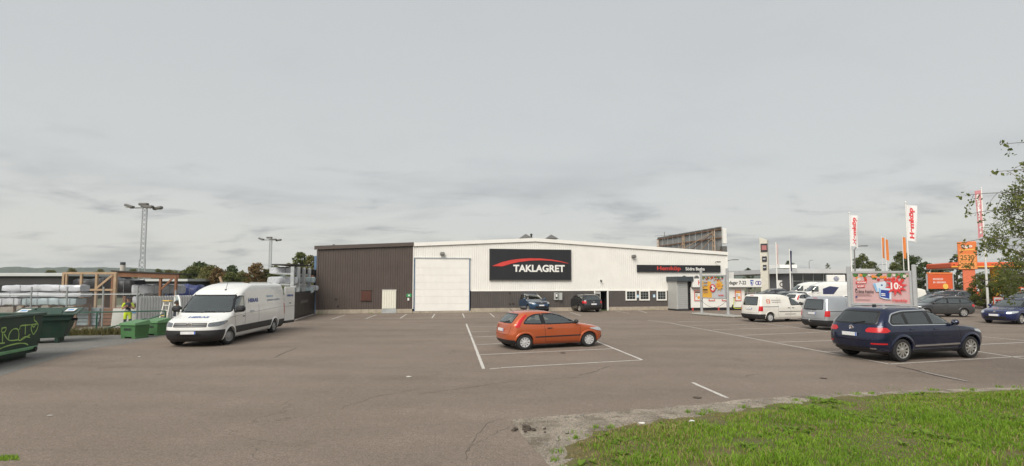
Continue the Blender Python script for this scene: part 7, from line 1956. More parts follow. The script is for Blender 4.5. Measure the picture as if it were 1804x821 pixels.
# ------------------------------------------------------------------ billboards
M_POST = mat('alu_post', (0.50, 0.51, 0.51), 0.45, 0.5, 0.1, 3); M_CONC = mat('concrete', (0.33, 0.32, 0.29), 0.9, 0, 0.2, 4, bump=0.3)
M_PINK = mat('poster_pink', (0.56, 0.36, 0.355), 0.5, 0, 0.05, 2); M_PRED = mat('poster_red', (0.62, 0.045, 0.05), 0.5, 0, 0.06, 3); M_INK = mat('ink', (0.03, 0.03, 0.035), 0.5)
M_PYEL = mat('poster_yellow', (0.72, 0.40, 0.06), 0.5, 0, 0.06, 3); M_PGREYB = mat('poster_pale', (0.50, 0.51, 0.53), 0.5, 0, 0.06, 3)
M_LEAFP = [mat('print_leaf_a', (0.03, 0.09, 0.025), 0.5, 0, 0.3, 9), mat('print_leaf_b', (0.07, 0.19, 0.04), 0.5, 0, 0.3, 9)]
M_FRUIT = [mat('print_tomato', (0.55, 0.05, 0.025), 0.5, 0, 0.3, 9), mat('print_orange', (0.72, 0.24, 0.04), 0.5, 0, 0.3, 9), mat('print_grape', (0.05, 0.035, 0.085), 0.5, 0, 0.3, 9), mat('print_apple', (0.42, 0.03, 0.04), 0.5, 0, 0.3, 9), mat('print_garlic', (0.6, 0.55, 0.48), 0.5, 0, 0.2, 9)]
class Sheet:
    """flat print laid up in thin layers on a board; x right, z up, drawn 3 mm proud layer by layer"""
    def __init__(s, parent, y): s.p = parent; s.y = y; s.k = 0
    def poly(s, name, pts, m, lift=None):
        s.k += 1; y = s.y - 0.0012 * s.k
        q = MB(); q.prism(pts, lambda a, c, t: (a, t, c), y, y + 0.001); return q.build(name, m, s.p)
    def rect(s, name, x0, z0, x1, z1, m, sk=0.0): return s.poly(name, [(x0, z0), (x1, z0 + sk), (x1, z1 + sk), (x0, z1)], m)
    def disc(s, name, x, z, r, m, n=14): return s.poly(name, [(x + r * cos(2 * pi * k / n), z + r * sin(2 * pi * k / n)) for k in range(n)], m)
    def txt(s, body, x, z, w, h, m, **k):
        s.k += 1; return text(body, (x, s.y - 0.0012 * s.k - 0.001, z), (pi / 2, 0, 0), h, m, s.p, width=w, extrude=0.0006, **k)
    def many(s, name, shapes, m):
        """several flecks of one print colour as one part"""
        s.k += 1; y = s.y - 0.0012 * s.k; q = MB()
        for pts in shapes: s.k += 0; q.prism(pts, lambda a, c, t: (a, t, c), y, y + 0.001)
        return q.build(name, m, s.p)
def star(x, z, r0, r1, n, ph=0.0, sx=1.0): return [(x + sx * (r1 if k % 2 == 0 else r0) * cos(ph + pi * k / n), z + (r1 if k % 2 == 0 else r0) * sin(ph + pi * k / n)) for k in range(2 * n)]
def blob(x, z, r, n=10, j=0.1, rnd=random): return [(x + r * (1 + rnd.uniform(-j, j)) * cos(2 * pi * k / n), z + r * (1 + rnd.uniform(-j, j)) * sin(2 * pi * k / n)) for k in range(n)]
def garland(S, x0, x1, z, h, seed, sc=1.0):
    rnd = random.Random(seed); n = int((x1 - x0) / (0.10 * sc))
    for m in M_LEAFP:
        sh = []
        for k in range(n):
            x = x0 + (x1 - x0) * rnd.random(); zz = z - rnd.random() ** 1.5 * h * 0.75; r = 0.09 * sc * rnd.uniform(0.6, 1.2); a = rnd.uniform(0, 6)
            x = min(max(x, x0 + r), x1 - r); zz = min(zz, z - r)
            sh.append([(x + r * (1.2 if j % 3 == 0 else 0.8) * cos(a + 2 * pi * j / 9), zz + r * (1.0 if j % 3 == 0 else 0.7) * sin(a + 2 * pi * j / 9)) for j in range(9)])
        for t in range(0, len(sh), 6): S.many('printed_leaves', sh[t:t + 1] if False else sh[t:t + 6:3], m); S.many('printed_leaves', sh[t + 1:t + 6:3], m)
    for k in range(int(n * 0.8)):
        x = x0 + 0.08 * sc + (x1 - x0 - 0.16 * sc) * (k + rnd.random()) / (n * 0.8); zz = z - 0.08 * sc - rnd.random() * h * 0.75; m = rnd.choice(M_FRUIT[:2] * 2 + M_FRUIT[:1] + M_FRUIT[2:])
        x = min(x, x1 - 0.08 * sc)
        S.disc('printed_fruit', x, zz, 0.072 * sc * rnd.uniform(0.7, 1.15), m, 12)
def billboard(label, pl, pr, zb, zt, post_h, base=False, side='S'):
    d = (pr - pl); L = d.length; yaw = math.atan2(d.y, d.x)
    o = thing('billboard', label, 'billboard', (pl.x, pl.y, 0), yaw)
    for x in (0, L):
        q = MB(); q.cbox((x, 0.0, post_h / 2 + 0.02), (0.17, 0.17, post_h - 0.04), 0.03); q.build('post', M_POST, o, 30)
        q = MB(); q.cbox((x, 0, 0.03 + (0.16 if base else 0)), (0.36, 0.36, 0.05), 0.01); q.build('foot_plate', M_POST, o)
    q = MB(); f = 0.09
    for a, c in (((0.09, zb), (L - 0.09, zb + f)), ((0.09, zt - f), (L - 0.09, zt)), ((0.09, zb + f), (0.09 + f, zt - f)), ((L - 0.09 - f, zb + f), (L - 0.09, zt - f))): q.bb((a[0], -0.07, a[1]), (c[0], 0.07, c[1]))
    q.build('frame', M_POST, o)
    q = MB(); q.bb((0.09 + f, -0.035, zb + f), (L - 0.09 - f, 0.035, zt - f)); q.build('board', M_PGREYB, o)
    return o, L, 0.09 + f, L - 0.09 - f, zb + f, zt - f
# pink one: right of centre
pl = Vector(((1494.5 - CXP) / FPX * 27.2, 27.2, 0)); pr = Vector(((1609.5 - CXP) / FPX * 25.2, 25.2, 0))
o, L, x0, x1, z0, z1 = billboard('pink billboard with red price star and dairy tubs above the navy SUV', pl, pr, 1.42, 3.06, 3.34)
S = Sheet(o, -0.036); w, h = x1 - x0, z1 - z0
X = lambda a: x0 + w * (a - 120) / (1028 - 120); Zz = lambda b_: z1 - h * (b_ - 118) / (625 - 118)   # survey sheet of the print
S.rect('print', x0, z0, x1, z1, M_PINK)
garland(S, x0, x1, z1, h * 0.25, 4)
S.rect('tag', X(172), Zz(300), X(354), Zz(258), M_PRED, 0.02); S.txt('VECKANS', X(188), Zz(292), X(340) - X(188), 0.085, M_SIGNWHITE, bold=0.03)
S.rect('tag', X(198), Zz(366), X(324), Zz(324), M_PRED, 0.015); S.txt('KLIPP!', X(210), Zz(358), X(312) - X(210), 0.085, M_SIGNWHITE, bold=0.03)
S.rect('chip', X(160), Zz(402), X(190), Zz(382), M_INK)
S.txt('Crème fraiche', X(160), Zz(458), X(466) - X(160), 0.17, M_INK, bold=0.012)
for k in range(2): S.rect('print_line', X(162), Zz(482 + 20 * k), X(395 + 40 * k), Zz(474 + 20 * k), mat('print_brown', (0.30, 0.17, 0.17), 0.5))
S.disc('seal', X(174), Zz(524), 0.045, mat('print_navy', (0.02, 0.05, 0.20), 0.5)); S.rect('print_line', X(160), Zz(576), X(400), Zz(566), mat('print_brown', (0, 0, 0)))
M_TUB = mat('print_tub', (0.58, 0.66, 0.72), 0.5, 0, 0.1, 5); M_TUB2 = mat('print_tub_blue', (0.02, 0.05, 0.26), 0.5, 0, 0.2, 5); M_TUB3 = mat('print_tub_sky', (0.22, 0.42, 0.66), 0.5)
S.poly('printed_tub', [(X(455), Zz(295)), (X(655), Zz(258)), (X(672), Zz(300)), (X(640), Zz(430)), (X(505), Zz(435))], M_TUB); S.poly('printed_tub_side', [(X(460), Zz(296)), (X(500), Zz(290)), (X(530), Zz(420)), (X(505), Zz(434))], M_TUB3); S.disc('seal', X(600), Zz(322), 0.04, mat('print_navy', (0, 0, 0)))
S.poly('printed_tub', [(X(545), Zz(362)), (X(640), Zz(352)), (X(755), Zz(372)), (X(740), Zz(560)), (X(640), Zz(556)), (X(560), Zz(525))], M_TUB); S.poly('printed_tub_label', [(X(580), Zz(398)), (X(720), Zz(410)), (X(712), Zz(548)), (X(572), Zz(520))], M_TUB2); S.poly('printed_tub_side', [(X(548), Zz(370)), (X(575), Zz(378)), (X(570), Zz(520)), (X(560), Zz(522))], M_TUB3)
for k in range(2): S.rect('print_line', X(586), Zz(472 + 26 * k), X(650), Zz(458 + 26 * k), M_SIGNWHITE, -0.01)
S.poly('price_star', star(X(825), Zz(340), 0.24, 0.46, 10, 0.16, 1.0), M_PRED)
S.txt('10', X(742), Zz(392), X(862) - X(742), 0.33, M_SIGNWHITE, bold=0.03); S.txt(':-', X(868), Zz(384), X(914) - X(868), 0.20, M_SIGNWHITE, bold=0.02)
S.txt('Hemköp', X(762), Zz(606), X(986) - X(762), 0.17, M_PRED, bold=0.025)
# yellow one on its concrete island
pl = G(1236.5, 555); pr = G(1283, 558.5)
isl = thing('kerb_island', 'low concrete island carrying the yellow billboard', 'kerb', ((pl.x + pr.x) / 2, (pl.y + pr.y) / 2, 0), math.atan2(pr.y - pl.y, pr.x - pl.x))
q = MB(); q.cbox((0.15, 0, 0.08), ((pr - pl).length + 1.6, 0.95, 0.16), 0.05); q.build('slab', M_CONC, isl)
for x in (0.45, 1.9): q = MB(); q.cbox((x, -0.1, 0.185), (0.12, 0.12, 0.05), 0.01); q.build('anchor_bolt', M_GALV, isl)
tzl = 2.5 + (498 - 474) * pl.y / 950; zbt = 2.5 - (526.5 - 498) * 40.5 / 950; ztp = 2.5 + (498 - 486.5) * 40.5 / 950
o, L, x0, x1, z0, z1 = billboard('yellow and grey billboard with orange price star before the annex', pl, pr, zbt, ztp + 0.08, tzl, True)
S = Sheet(o, -0.036); w, h = x1 - x0, z1 - z0
X = lambda a: x0 + w * (a - 478) / (832 - 478); Zz = lambda b_: z1 - h * (b_ - 150) / (455 - 150)
S.rect('print', x0, z0, x1, z1, M_PGREYB); S.poly('yellow_field', [(x0, z0), (X(622), z0), (X(628), Zz(400)), (X(600), Zz(340)), (X(622), Zz(230)), (X(560), Zz(215)), (x0, Zz(215))], M_PYEL)
garland(S, x0, x1, z1, h * 0.22, 9, 0.9)
S.rect('tag', X(500), Zz(246), X(568), Zz(220), M_PGREYB, 0.02); S.txt('VECKANS', X(504), Zz(242), X(562) - X(504), 0.08, M_INK, bold=0.02); S.rect('tag', X(500), Zz(288), X(568), Zz(264), M_PGREYB, 0.02); S.txt('KLIPP!', X(506), Zz(284), X(560) - X(506), 0.08, M_INK, bold=0.02)
S.rect('print_word', X(492), Zz(350), X(566), Zz(334), M_INK)
S.rect('print_line', X(494), Zz(318), X(504), Zz(304), M_INK)
for k in range(2): S.rect('print_line', X(494), Zz(372 + 14 * k), X(575), Zz(366 + 14 * k), mat('print_brown', (0, 0, 0)))
S.disc('printed_pack', X(648), Zz(318), 0.30, M_PRED, 20); S.disc('printed_pack', X(652), Zz(315), 0.20, M_SIGNWHITE, 18); S.disc('printed_pack', X(630), Zz(312), 0.08, M_INK); S.disc('printed_pack', X(664), Zz(330), 0.05, M_INK); S.disc('printed_pack', X(672), Zz(290), 0.06, M_PRED)
S.poly('price_star', star(X(752), Zz(278), 0.26, 0.44, 9, 0.1), M_PYEL); S.txt('25:-', X(720), Zz(304), X(786) - X(720), 0.26, mat('price_orange', (0.62, 0.14, 0.04), 0.5), bold=0.03)
S.txt('Hemköp', X(732), Zz(432), X(816) - X(732), 0.14, M_PRED, bold=0.045)
q = MB(); pts = [(0.05 + (L - 0.1) * t, -0.1, 1.15 - 0.5 * (1 - (2 * t - 1) ** 2)) for t in np.linspace(0, 1, 14)]; q.tube(pts, 0.012, 5); q.build('chain', M_BLACK, o)

# electric scooter
sp_ = G(1300, 546.5); sc = thing('electric_scooter', 'yellow and black electric scooter parked by the annex wall', 'scooter', (sp_.x, sp_.y - 0.1, 0), radians(180 + 8))
M_SY = mat('scooter_lime', (0.55, 0.60, 0.05), 0.45)
q = MB(); q.cbox((-0.02, 0, 0.17), (0.78, 0.16, 0.05), 0.02); q.build('deck', M_SY, sc)
q = MB(); q.bar((0.40, 0, 0.22), (0.56, 0, 0.42), 0.08); q.tube([(0.52, 0, 0.30), (0.34, 0, 1.12)], 0.028, 8); q.build('stem', M_SY, sc)
q = MB(); q.tube([(0.34, -0.24, 1.15), (0.34, 0.24, 1.15)], 0.018, 8); q.cbox((0.37, 0, 1.13), (0.1, 0.1, 0.08), 0.02); q.build('handlebar', M_BLACK, sc)
for x in (0.60, -0.46):
    q = MB(); q.lathe([(0.06, -0.03), (0.115, -0.03), (0.125, 0.0), (0.115, 0.03), (0.06, 0.03)], 20, Matrix.Translation((x, 0, 0.125)) @ Matrix.Rotation(pi / 2, 4, 'X')); q.build('wheel', M_TYRE, sc, 40)
    q = MB(); q.cbox((x - 0.02, 0, 0.25), (0.26, 0.09, 0.03), 0.012, rot=Matrix.Rotation(radians(20 if x < 0 else -25), 3, 'Y')); q.build('mudguard', M_BLACK, sc)
q = MB(); q.cbox((0.56, 0, 0.36), (0.09, 0.11, 0.34), 0.02, rot=Matrix.Rotation(radians(-18), 3, 'Y')); q.build('battery_case', M_BLACK, sc)

# ------------------------------------------------------------------ flags
def flag_cloth(name, w, h, m, parent, z1, seed, dirx=1, amp=0.10, taper=0.0):
    b = MB(); nx, nz = 10, 20; rnd = random.Random(seed); ph = rnd.random() * 6
    for j in range(nz + 1):
        for i in range(nx + 1):
            t = i / nx; k = j / nz
            y = amp * t * sin(5.0 * t + 2.5 * k + ph); dr = -0.35 * t * t * (0.4 + 0.6 * k)
            b.v.append((dirx * (0.05 + w * t * (1 - 0.12 * k - taper * k)), y, z1 - h * k + dr * 0.5))
    for j in range(nz):
        for i in range(nx): b.f.append((j * (nx + 1) + i, j * (nx + 1) + i + 1, (j + 1) * (nx + 1) + i + 1, (j + 1) * (nx + 1) + i)); b.mi.append(0)
    o = b.build(name, m, parent, 180); return o, (lambda t, k: Vector((dirx * (0.05 + w * t * (1 - 0.12 * k - taper * k)), amp * t * sin(5.0 * t + 2.5 * k + ph), z1 - h * k - 0.175 * t * t * (0.4 + 0.6 * k))))
def flagpole(label, x, y, H, w, h, m, seed, txt=None, tm=None, yaw=0.0, group=None, r=0.06, dirx=1):
    o = thing('flagpole', label, 'flag', (x, y, 0), yaw, group)
    q = MB(); q.tube([(0, 0, 0), (0, 0, H * 0.5), (0, 0, H)], [r, r * 0.8, r * 0.5], 10); q.lathe([(0.07 * sin(a), H + 0.05 - 0.07 * cos(a)) for a in np.linspace(0.01, 3.13, 7)], 10); q.build('pole', M_SIGNWHITE, o, 40)
    c, f = flag_cloth('flag', w, h, m, o, H - 0.15, seed, dirx)
    if txt:
        me = text_mesh(txt, bold=0.05, extrude=0.0); n = len(me.vertices); a = np.empty(n * 3); me.vertices.foreach_get('co', a); a = a.reshape(-1, 3); lo, hi = a.min(0), a.max(0)
        base = list(me.vertices); a2 = []
        for v in me.vertices:
            t = 0.22 + 0.56 * (1 - (v.co.y - lo[1]) / (hi[1] - lo[1])); k = 0.93 - 0.86 * (v.co.x - lo[0]) / (hi[0] - lo[0])
            p = f(t, k); v.co = p + Vector((0, -0.012, 0))
        me.update(); link('lettering', me, tm or M_SIGNRED, c)
        me2 = me.copy()
        for v in me2.vertices: v.co.y += 0.024
        link('lettering', me2, None, c)
    return o
M_FLAGW = mat('flag_white', (0.74, 0.73, 0.72), 0.8, 0, 0.05, 2); M_FLAGO = mat('flag_orange', (0.66, 0.21, 0.05), 0.8, 0, 0.1, 2)
gfl = 'white flags with red lettering'
for u, vt, H, lb, sd in ((1500, 375.5, 8.3, 'white flag with red lettering above the left post of the pink billboard', 1), (1600.5, 357, 8.3, 'white flag with red lettering above the right post of the pink billboard', 2)):
    Y = (H - 2.5) * 950 / (498 - vt); flagpole(lb, (u - CXP) / FPX * Y, Y, H, 0.62 if sd == 1 else 0.66, 2.6, M_FLAGW, sd, 'Hemköp', M_PRED, radians(-10), gfl)
Y = 48; Hf = 2.5 + (498 - 331) * Y / 950; x = (1736.5 - CXP) / FPX * Y
flagpole('red and white flag on the tall pole behind the birch twigs', x, Y, Hf, 0.5, 4.2, mat('flag_pale_red', (0.60, 0.25, 0.27), 0.8), 3, 'Hemköp', M_SIGNWHITE, radians(170), None, 0.10)
for u, vt, lb, sd in ((1555, 417, 'orange flag, leftmost of three behind the pink billboard', 4), (1561.5, 420, 'orange flag, middle of three behind the pink billboard', 5), (1592, 416, 'orange flag beside the right white flagpole', 6)):
    Y = 88 - (sd - 4) * 2; H = 2.5 + (498 - vt) * Y / 950; flagpole(lb, (u - CXP) / FPX * Y, Y, H, 0.42, 3.3, M_FLAGO, sd, None, None, 0, 'orange flags of the filling station', 0.06)
for u, vt, lb, m, sd in ((1368, 428, 'pale furled flag left of the dealer building', mat('flag_pale', (0.55, 0.42, 0.40), 0.8), 7), (1391.5, 440, 'navy furled flag in front of the dealer building', mat('flag_navy', (0.03, 0.035, 0.08), 0.8), 8)):
    Y = 85; H = 2.5 + (498 - vt) * Y / 950; flagpole(lb, (u - CXP) / FPX * Y, Y, H, 0.34, 3.2, m, sd, None, None, 0, None, 0.11)

# ------------------------------------------------------------------ car dealer and totem
Y = 74; x = (1347 - CXP) / FPX * Y; H = 2.5 + (498 - 418) * Y / 950
to = thing('totem_sign', 'tall cream totem sign with dark name plates beside the annex', 'sign', (x, Y, 0), radians(-38))
q = MB(); q.prism([(-0.48, 0), (0.48, 0), (0.48, H - 0.4), (-0.48, H)], lambda a, c, t: (a, t, c), -0.35, 0.35); q.build('pylon', mat('totem_cream', (0.62, 0.59, 0.50), 0.5), to)
for k, (zt, h_, w_) in enumerate(((H - 0.9, 1.1, 0.86), (H - 2.65, 0.7, 0.6), (H - 3.8, 0.7, 0.45))):
    q = MB(); q.cbox((0.1, -0.42, zt - h_ / 2), (w_, 0.12, h_), 0.02); p = q.build('name_plate', M_INK, to)
    if k == 0: q = MB(); q.bb((-0.2, -0.49, zt - h_ * 0.8), (0.42, -0.482, zt - h_ * 0.22)); q.build('mark', mat('plate_pink', (0.42, 0.16, 0.15), 0.5), p)
    else: q = MB(); q.bb((-0.1, -0.49, zt - h_ * 0.6), (0.25, -0.482, zt - h_ * 0.4)); q.build('mark', M_PGREYB, p)
DY = 98; D0 = Vector(((1344 - CXP) / FPX * DY, DY, 0)); D1 = Vector(((1395 - CXP) / FPX * 90, 90, 0)); D2 = Vector(((1520 - CXP) / FPX * 92, 92, 0))
dl = thing('dealer_showroom', 'low grey showroom with glazed front and pale flat roof', 'building')
zr0 = 2.5 + (498 - 474) * 92 / 950; zr1 = 2.5 + (498 - 482) * 92 / 950
def wallseg(name, a, b_, z0, z1, m, par, off=0.0, th=0.2):
    d = (b_ - a).normalized(); n = Vector((-d.y, d.x, 0)); q = MB(); a = a - n * off; b_ = b_ - n * off
    q.add([(a.x, a.y, z0), (b_.x, b_.y, z0), (b_.x + n.x * th, b_.y + n.y * th, z0), (a.x + n.x * th, a.y + n.y * th, z0), (a.x, a.y, z1), (b_.x, b_.y, z1), (b_.x + n.x * th, b_.y + n.y * th, z1), (a.x + n.x * th, a.y + n.y * th, z1)], [(3, 2, 1, 0), (4, 5, 6, 7), (0, 1, 5, 4), (1, 2, 6, 5), (2, 3, 7, 6), (3, 0, 4, 7)])
    return q.build(name, m, par)
M_SHOW = mat('showroom_grey', (0.10, 0.10, 0.105), 0.6, 0, 0.1, 1); M_ROOFP = mat('roof_pale', (0.55, 0.56, 0.56), 0.5, 0, 0.08, 0.6)
wallseg('side_wall', D0, D1, 0, zr1, M_SHOW, dl)
nG = 7
for k in range(nG):
    a, b_ = D1.lerp(D2, k / nG), D1.lerp(D2, (k + 1) / nG)
    for j in range(3):
        z0, z1 = 0.2 + (zr1 - 0.2) * j / 3, 0.2 + (zr1 - 0.2) * (j + 1) / 3
        d = (b_ - a).normalized(); wallseg('pane', a + d * 0.06, b_ - d * 0.06, z0 + 0.05, z1 - 0.05, M_WINGLASS, dl, 0, 0.05)
    q = MB(); q.bb((a.x - 0.06, a.y - 0.08, 0), (a.x + 0.06, a.y + 0.1, zr1)); q.build('mullion', M_POST, dl)
for j in range(4): z = 0.2 + (zr1 - 0.2) * j / 3; wallseg('transom', D1, D2, z - 0.04, z + 0.04, M_POST, dl, 0.03, 0.1)
wallseg('back_wall', D1 + Vector((0, 3, 0)), D2 + Vector((0, 3, 0)), 0, zr1, M_DARK, dl)
q = MB(); c = [D0 + Vector((-1, -1.2, 0)), D1 + Vector((0, -1.6, 0)), D2 + Vector((1, -1.6, 0)), D2 + Vector((1, 26, 0)), D0 + Vector((-1, 26, 0))]
q.prism([(p.x, p.y) for p in c], lambda a, b_, t: (a, b_, t), zr1 + 0.002, zr0); q.build('roof', M_ROOFP, dl)
q = MB(); q.cbox((D1.x + 1.5, D1.y + 6, zr0 + 0.5), (3, 4, 0.6), 0.05); q.build('roof_plant', M_SIGNWHITE, dl)
q = MB(); p = D0.lerp(D1, 0.62); q.cbox((p.x, p.y - 0.3, 2.2), (1.4, 0.12, 1.4), 0.03); e = q.build('logo_plate', M_SIGNWHITE, dl); q = MB(); q.lathe([(0.30, 0), (0.44, 0.0), (0.44, 0.03), (0.30, 0.03), (0.30, 0)], 20, Matrix.Translation((p.x, p.y - 0.37, 2.2)) @ Matrix.Rotation(pi / 2, 4, 'X')); q.build('logo_ring', M_INK, e)
sx = (1471 - CXP) / FPX * 84; ds = thing('dealer_sign', 'white sign box with round navy emblem before the showroom', 'sign', (sx, 84, 0), radians(-8))
zs0, zs1 = 2.5 + (498 - 498) * 84 / 950, 2.5 + (498 - 484.5) * 84 / 950
q = MB(); q.cbox((0, 0, (zs0 + zs1) / 2), (2.65, 0.5, zs1 - zs0), 0.06); q.build('box', M_SIGNWHITE, ds)
q = MB(); q.lathe([(0.001, 0.03), (0.36, 0.03), (0.40, 0.0)], 24, Matrix.Translation((0, -0.25, (zs0 + zs1) / 2)) @ Matrix.Rotation(pi / 2, 4, 'X')); e = q.build('emblem', mat('emblem_navy', (0.02, 0.04, 0.16), 0.4), ds)
q = MB(); q.lathe([(0.30, 0), (0.34, 0.0), (0.34, 0.006), (0.30, 0.006), (0.30, 0)], 24, Matrix.Translation((0, -0.284, (zs0 + zs1) / 2)) @ Matrix.Rotation(pi / 2, 4, 'X')); zc = (zs0 + zs1) / 2
for a_, b_ in (((-0.2, 0.2), (-0.05, -0.22)), ((-0.05, -0.22), (0.0, -0.05)), ((0.0, -0.05), (0.05, -0.22)), ((0.05, -0.22), (0.2, 0.2)), ((-0.1, 0.26), (0, 0.03)), ((0, 0.03), (0.1, 0.26))): q.bar((a_[0], -0.287, zc + a_[1]), (b_[0], -0.287, zc + b_[1]), 0.006, 0.05)
q.build('emblem_lines', M_SIGNWHITE, e)
for s in (-0.5, 0.5): q = MB(); q.bb((s - 0.12, -0.1, 0), (s + 0.12, 0.1, zs0)); q.build('leg', M_LAMPGREY, ds)
# flat white building between annex and showroom
q = None
# ------------------------------------------------------------------ filling station
PY = 64; x = (1705 - CXP) / FPX * PY
M_OR = mat('station_orange', (0.72, 0.20, 0.055), 0.45, 0, 0.06, 1.5); M_OR2 = mat('station_red_orange', (0.66, 0.11, 0.035), 0.45, 0, 0.06, 1.5); M_PRICE = mat('price_digits', (0.20, 0.11, 0.02), 0.4)
pz = thing('price_sign', 'orange filling station price sign on a broad orange pillar', 'sign', (x, PY, 0), radians(-42))
zt = 2.5 + (498 - 426) * PY / 950; zb = 2.5 + (498 - 475) * PY / 950
q = MB(); q.cbox((0, 0, (zt + zb) / 2), (1.75, 0.85, zt - zb), 0.06); q.build('cabinet', M_OR, pz)
q = MB(); q.cbox((0.05, 0, zb / 2), (1.15, 0.6, zb - 0.01), 0.05); q.build('pillar', mat('station_coral', (0.68, 0.17, 0.08), 0.5), pz)
hc = zt - zb
for k, tx in enumerate(('2530', '2094')):
    text(tx, (-0.62, -0.437, zb + 0.18 + (1 - k) * 0.92), (pi / 2, 0, 0), 0.62, M_PRICE, pz, width=1.25, bold=0.02, extrude=0.008)
    q = MB(); q.bb((-0.8, -0.434, zb + 0.06 + (1 - k) * 0.92), (0.8, -0.4275, zb + 0.92 + (1 - k) * 0.92)); q.build('price_panel', mat('price_panel', (0.78, 0.30, 0.09), 0.4), pz)
q = MB(); q.prism([(-0.7, zt - 1.05), (0.7, zt - 1.0), (0.7, zt - 0.88), (-0.7, zt - 0.95)], lambda a, c, t: (a, t, c), -0.44, -0.4275); q.build('swoosh', mat('swoosh_yellow', (0.8, 0.5, 0.1), 0.4), pz)
text('ingo', (-0.5, -0.437, zt - 0.8), (pi / 2, 0, 0), 0.45, M_SIGNWHITE, pz, width=1.0, bold=0.04, extrude=0.006)
CY_ = 88; cn = thing('station_canopy', 'orange-edged filling station canopy on yellow pillars', 'canopy', ((1676 - CXP) / FPX * CY_, CY_, 0), radians(-16))
zc1 = 2.5 + (498 - 462.5) * CY_ / 950; zc0 = 2.5 + (498 - 472.5) * CY_ / 950
q = MB(); q.cbox((11, 4.5, (zc0 + zc1) / 2), (22, 9, zc1 - zc0), 0.15); q.build('fascia', M_OR2, cn)
q = MB(); q.bb((0.2, 0.2, zc0 - 0.03), (21.8, 8.8, zc0 - 0.002)); q.build('soffit', M_SIGNWHITE, cn)
q = MB(); q.bb((0.0, -0.03, zc0 + 0.15), (22, -0.002, zc0 + 0.3)); q.build('fascia_stripe', mat('stripe_yellow', (0.75, 0.45, 0.06), 0.4), cn)
for x_ in (7.2, 16.0): q = MB(); q.cbox((x_, 2.5, zc0 / 2), (1.5, 0.8, zc0 - 0.02), 0.1); q.build('pillar', mat('pillar_yellow', (0.70, 0.38, 0.03), 0.5), cn)
for x_ in (4.5, 10.5, 13.0):
    q = MB(); q.cbox((x_, 2.5, 0.95), (0.9, 0.6, 1.7), 0.06); q.build('fuel_pump', M_OR2, cn)
    q = MB(); q.cbox((x_, 2.15, 1.35), (0.6, 0.06, 0.5), 0.02); q.build('pump_display', M_PGREYB, cn)
# orange hoarding near it
HY = 60; hx0, hx1 = (1633 - CXP) / FPX * HY, (1677 - CXP) / FPX * HY; zt = 2.5 + (498 - 483.5) * HY / 950; zb = 2.5 - (509 - 498) * HY / 950
oh = thing('orange_billboard', 'orange billboard with white lettering behind the white van', 'billboard', (hx0, HY, 0), radians(2))
w = hx1 - hx0
q = MB(); q.cbox((w / 2, 0, (zt + zb) / 2), (w, 0.14, zt - zb), 0.02); q.build('board', M_OR2, oh); q = MB(); q.cbox((w / 2, 0, zt + 0.11), (w + 0.1, 0.2, 0.2), 0.03); q.build('top_strip', M_OR, oh)
for x_ in (-0.1, w + 0.1): q = MB(); q.tube([(x_, 0, 0), (x_, 0, zt + 0.05)], 0.08, 8); q.build('post', M_POST, oh)
for zz_, ws_ in ((0.98, ((0.20, 0.33), (0.36, 0.60))), (0.62, ((0.20, 0.32), (0.35, 0.72)))):      # two lines of white print too blurred to read
    for a_, b_ in ws_:
        q = MB(); x_ = a_ * w
        while x_ < b_ * w - 0.05: q.bb((x_, -0.078, zb + zz_), (x_ + 0.045, -0.0705, zb + zz_ + 0.22)); q.bb((x_ + 0.045, -0.078, zb + zz_ + 0.09), (x_ + 0.10, -0.0705, zb + zz_ + 0.14)); x_ += 0.15
        q.build('print_word', M_SIGNWHITE, oh)
q = MB(); q.lathe([(0.001, 0.01), (0.3, 0.01), (0.31, 0)], 16, Matrix.Translation((w * 0.7, -0.071, zb + 0.28)) @ Matrix.Rotation(pi / 2, 4, 'X')); q.build('emblem', mat('swoosh_yellow', (0, 0, 0)), oh)
# pale warehouse behind
def shed(name, label, u0, u1, vt, vb, Y, m, mr, dep=20, cat='building'):
    x0_, x1_ = (u0 - CXP) / FPX * Y, (u1 - CXP) / FPX * Y; zt = 2.5 + (498 - vt) * Y / 950; o = thing(name, label, cat, (x0_, Y, 0)); w_ = x1_ - x0_
    zr = zt - (vb - vt) * Y / 950
    q = MB(); q.bb((0, 0, 0), (w_, dep, zr)); q.build('wall', m, o)
    q = MB(); q.prism([(-0.4, zr + 0.003), (dep + 0.4, zr + 0.003), (dep + 0.4, zr + 0.4), (dep / 2, zt), (-0.4, zr + 0.4)], lambda a, c, t: (t, a, c), -0.4, w_ + 0.4); q.build('roof', mr, o)
    n = max(2, int(w_ / 6))
    for k in range(n): q = MB(); q.bb((w_ * (k + 0.25) / n, -0.06, 0.4), (w_ * (k + 0.7) / n, 0.0, min(zr * 0.62, 3.2))); q.build('window' if k % 3 else 'door', M_WINGLASS if k % 3 else M_LAMPGREY, o)
    return o
M_PALE = mat('pale_wall', (0.44, 0.45, 0.45), 0.7, 0, 0.1, 0.4); M_DKW = mat('dark_wall', (0.045, 0.043, 0.042), 0.8, 0, 0.15, 0.4); M_LROOF = mat('light_roof', (0.50, 0.51, 0.50), 0.6, 0, 0.1, 0.2)
shed('pale_warehouse', 'pale grey warehouse with shallow roof behind the orange billboard', 1600, 1722, 476.5, 492, 120, M_PALE, M_LROOF)
shed('white_block', 'white low block left of the orange billboard', 1612, 1632, 491, 493, 100, M_SIGNWHITE, M_LROOF, 8)
shed('flat_building', 'long low building far behind the silver van', 1490, 1600, 484, 487, 130, M_PALE, M_LROOF)
shed('long_dark_shed', 'long dark open-fronted shed with pale roof at the far left', -120, 118, 479.5, 486.5, 82, M_DKW, M_LROOF, 14)
shed('pale_roofed_shed', 'pale-roofed shed beyond the lean-to', 150, 330, 491, 495.5, 95, M_DKW, M_LROOF, 12)
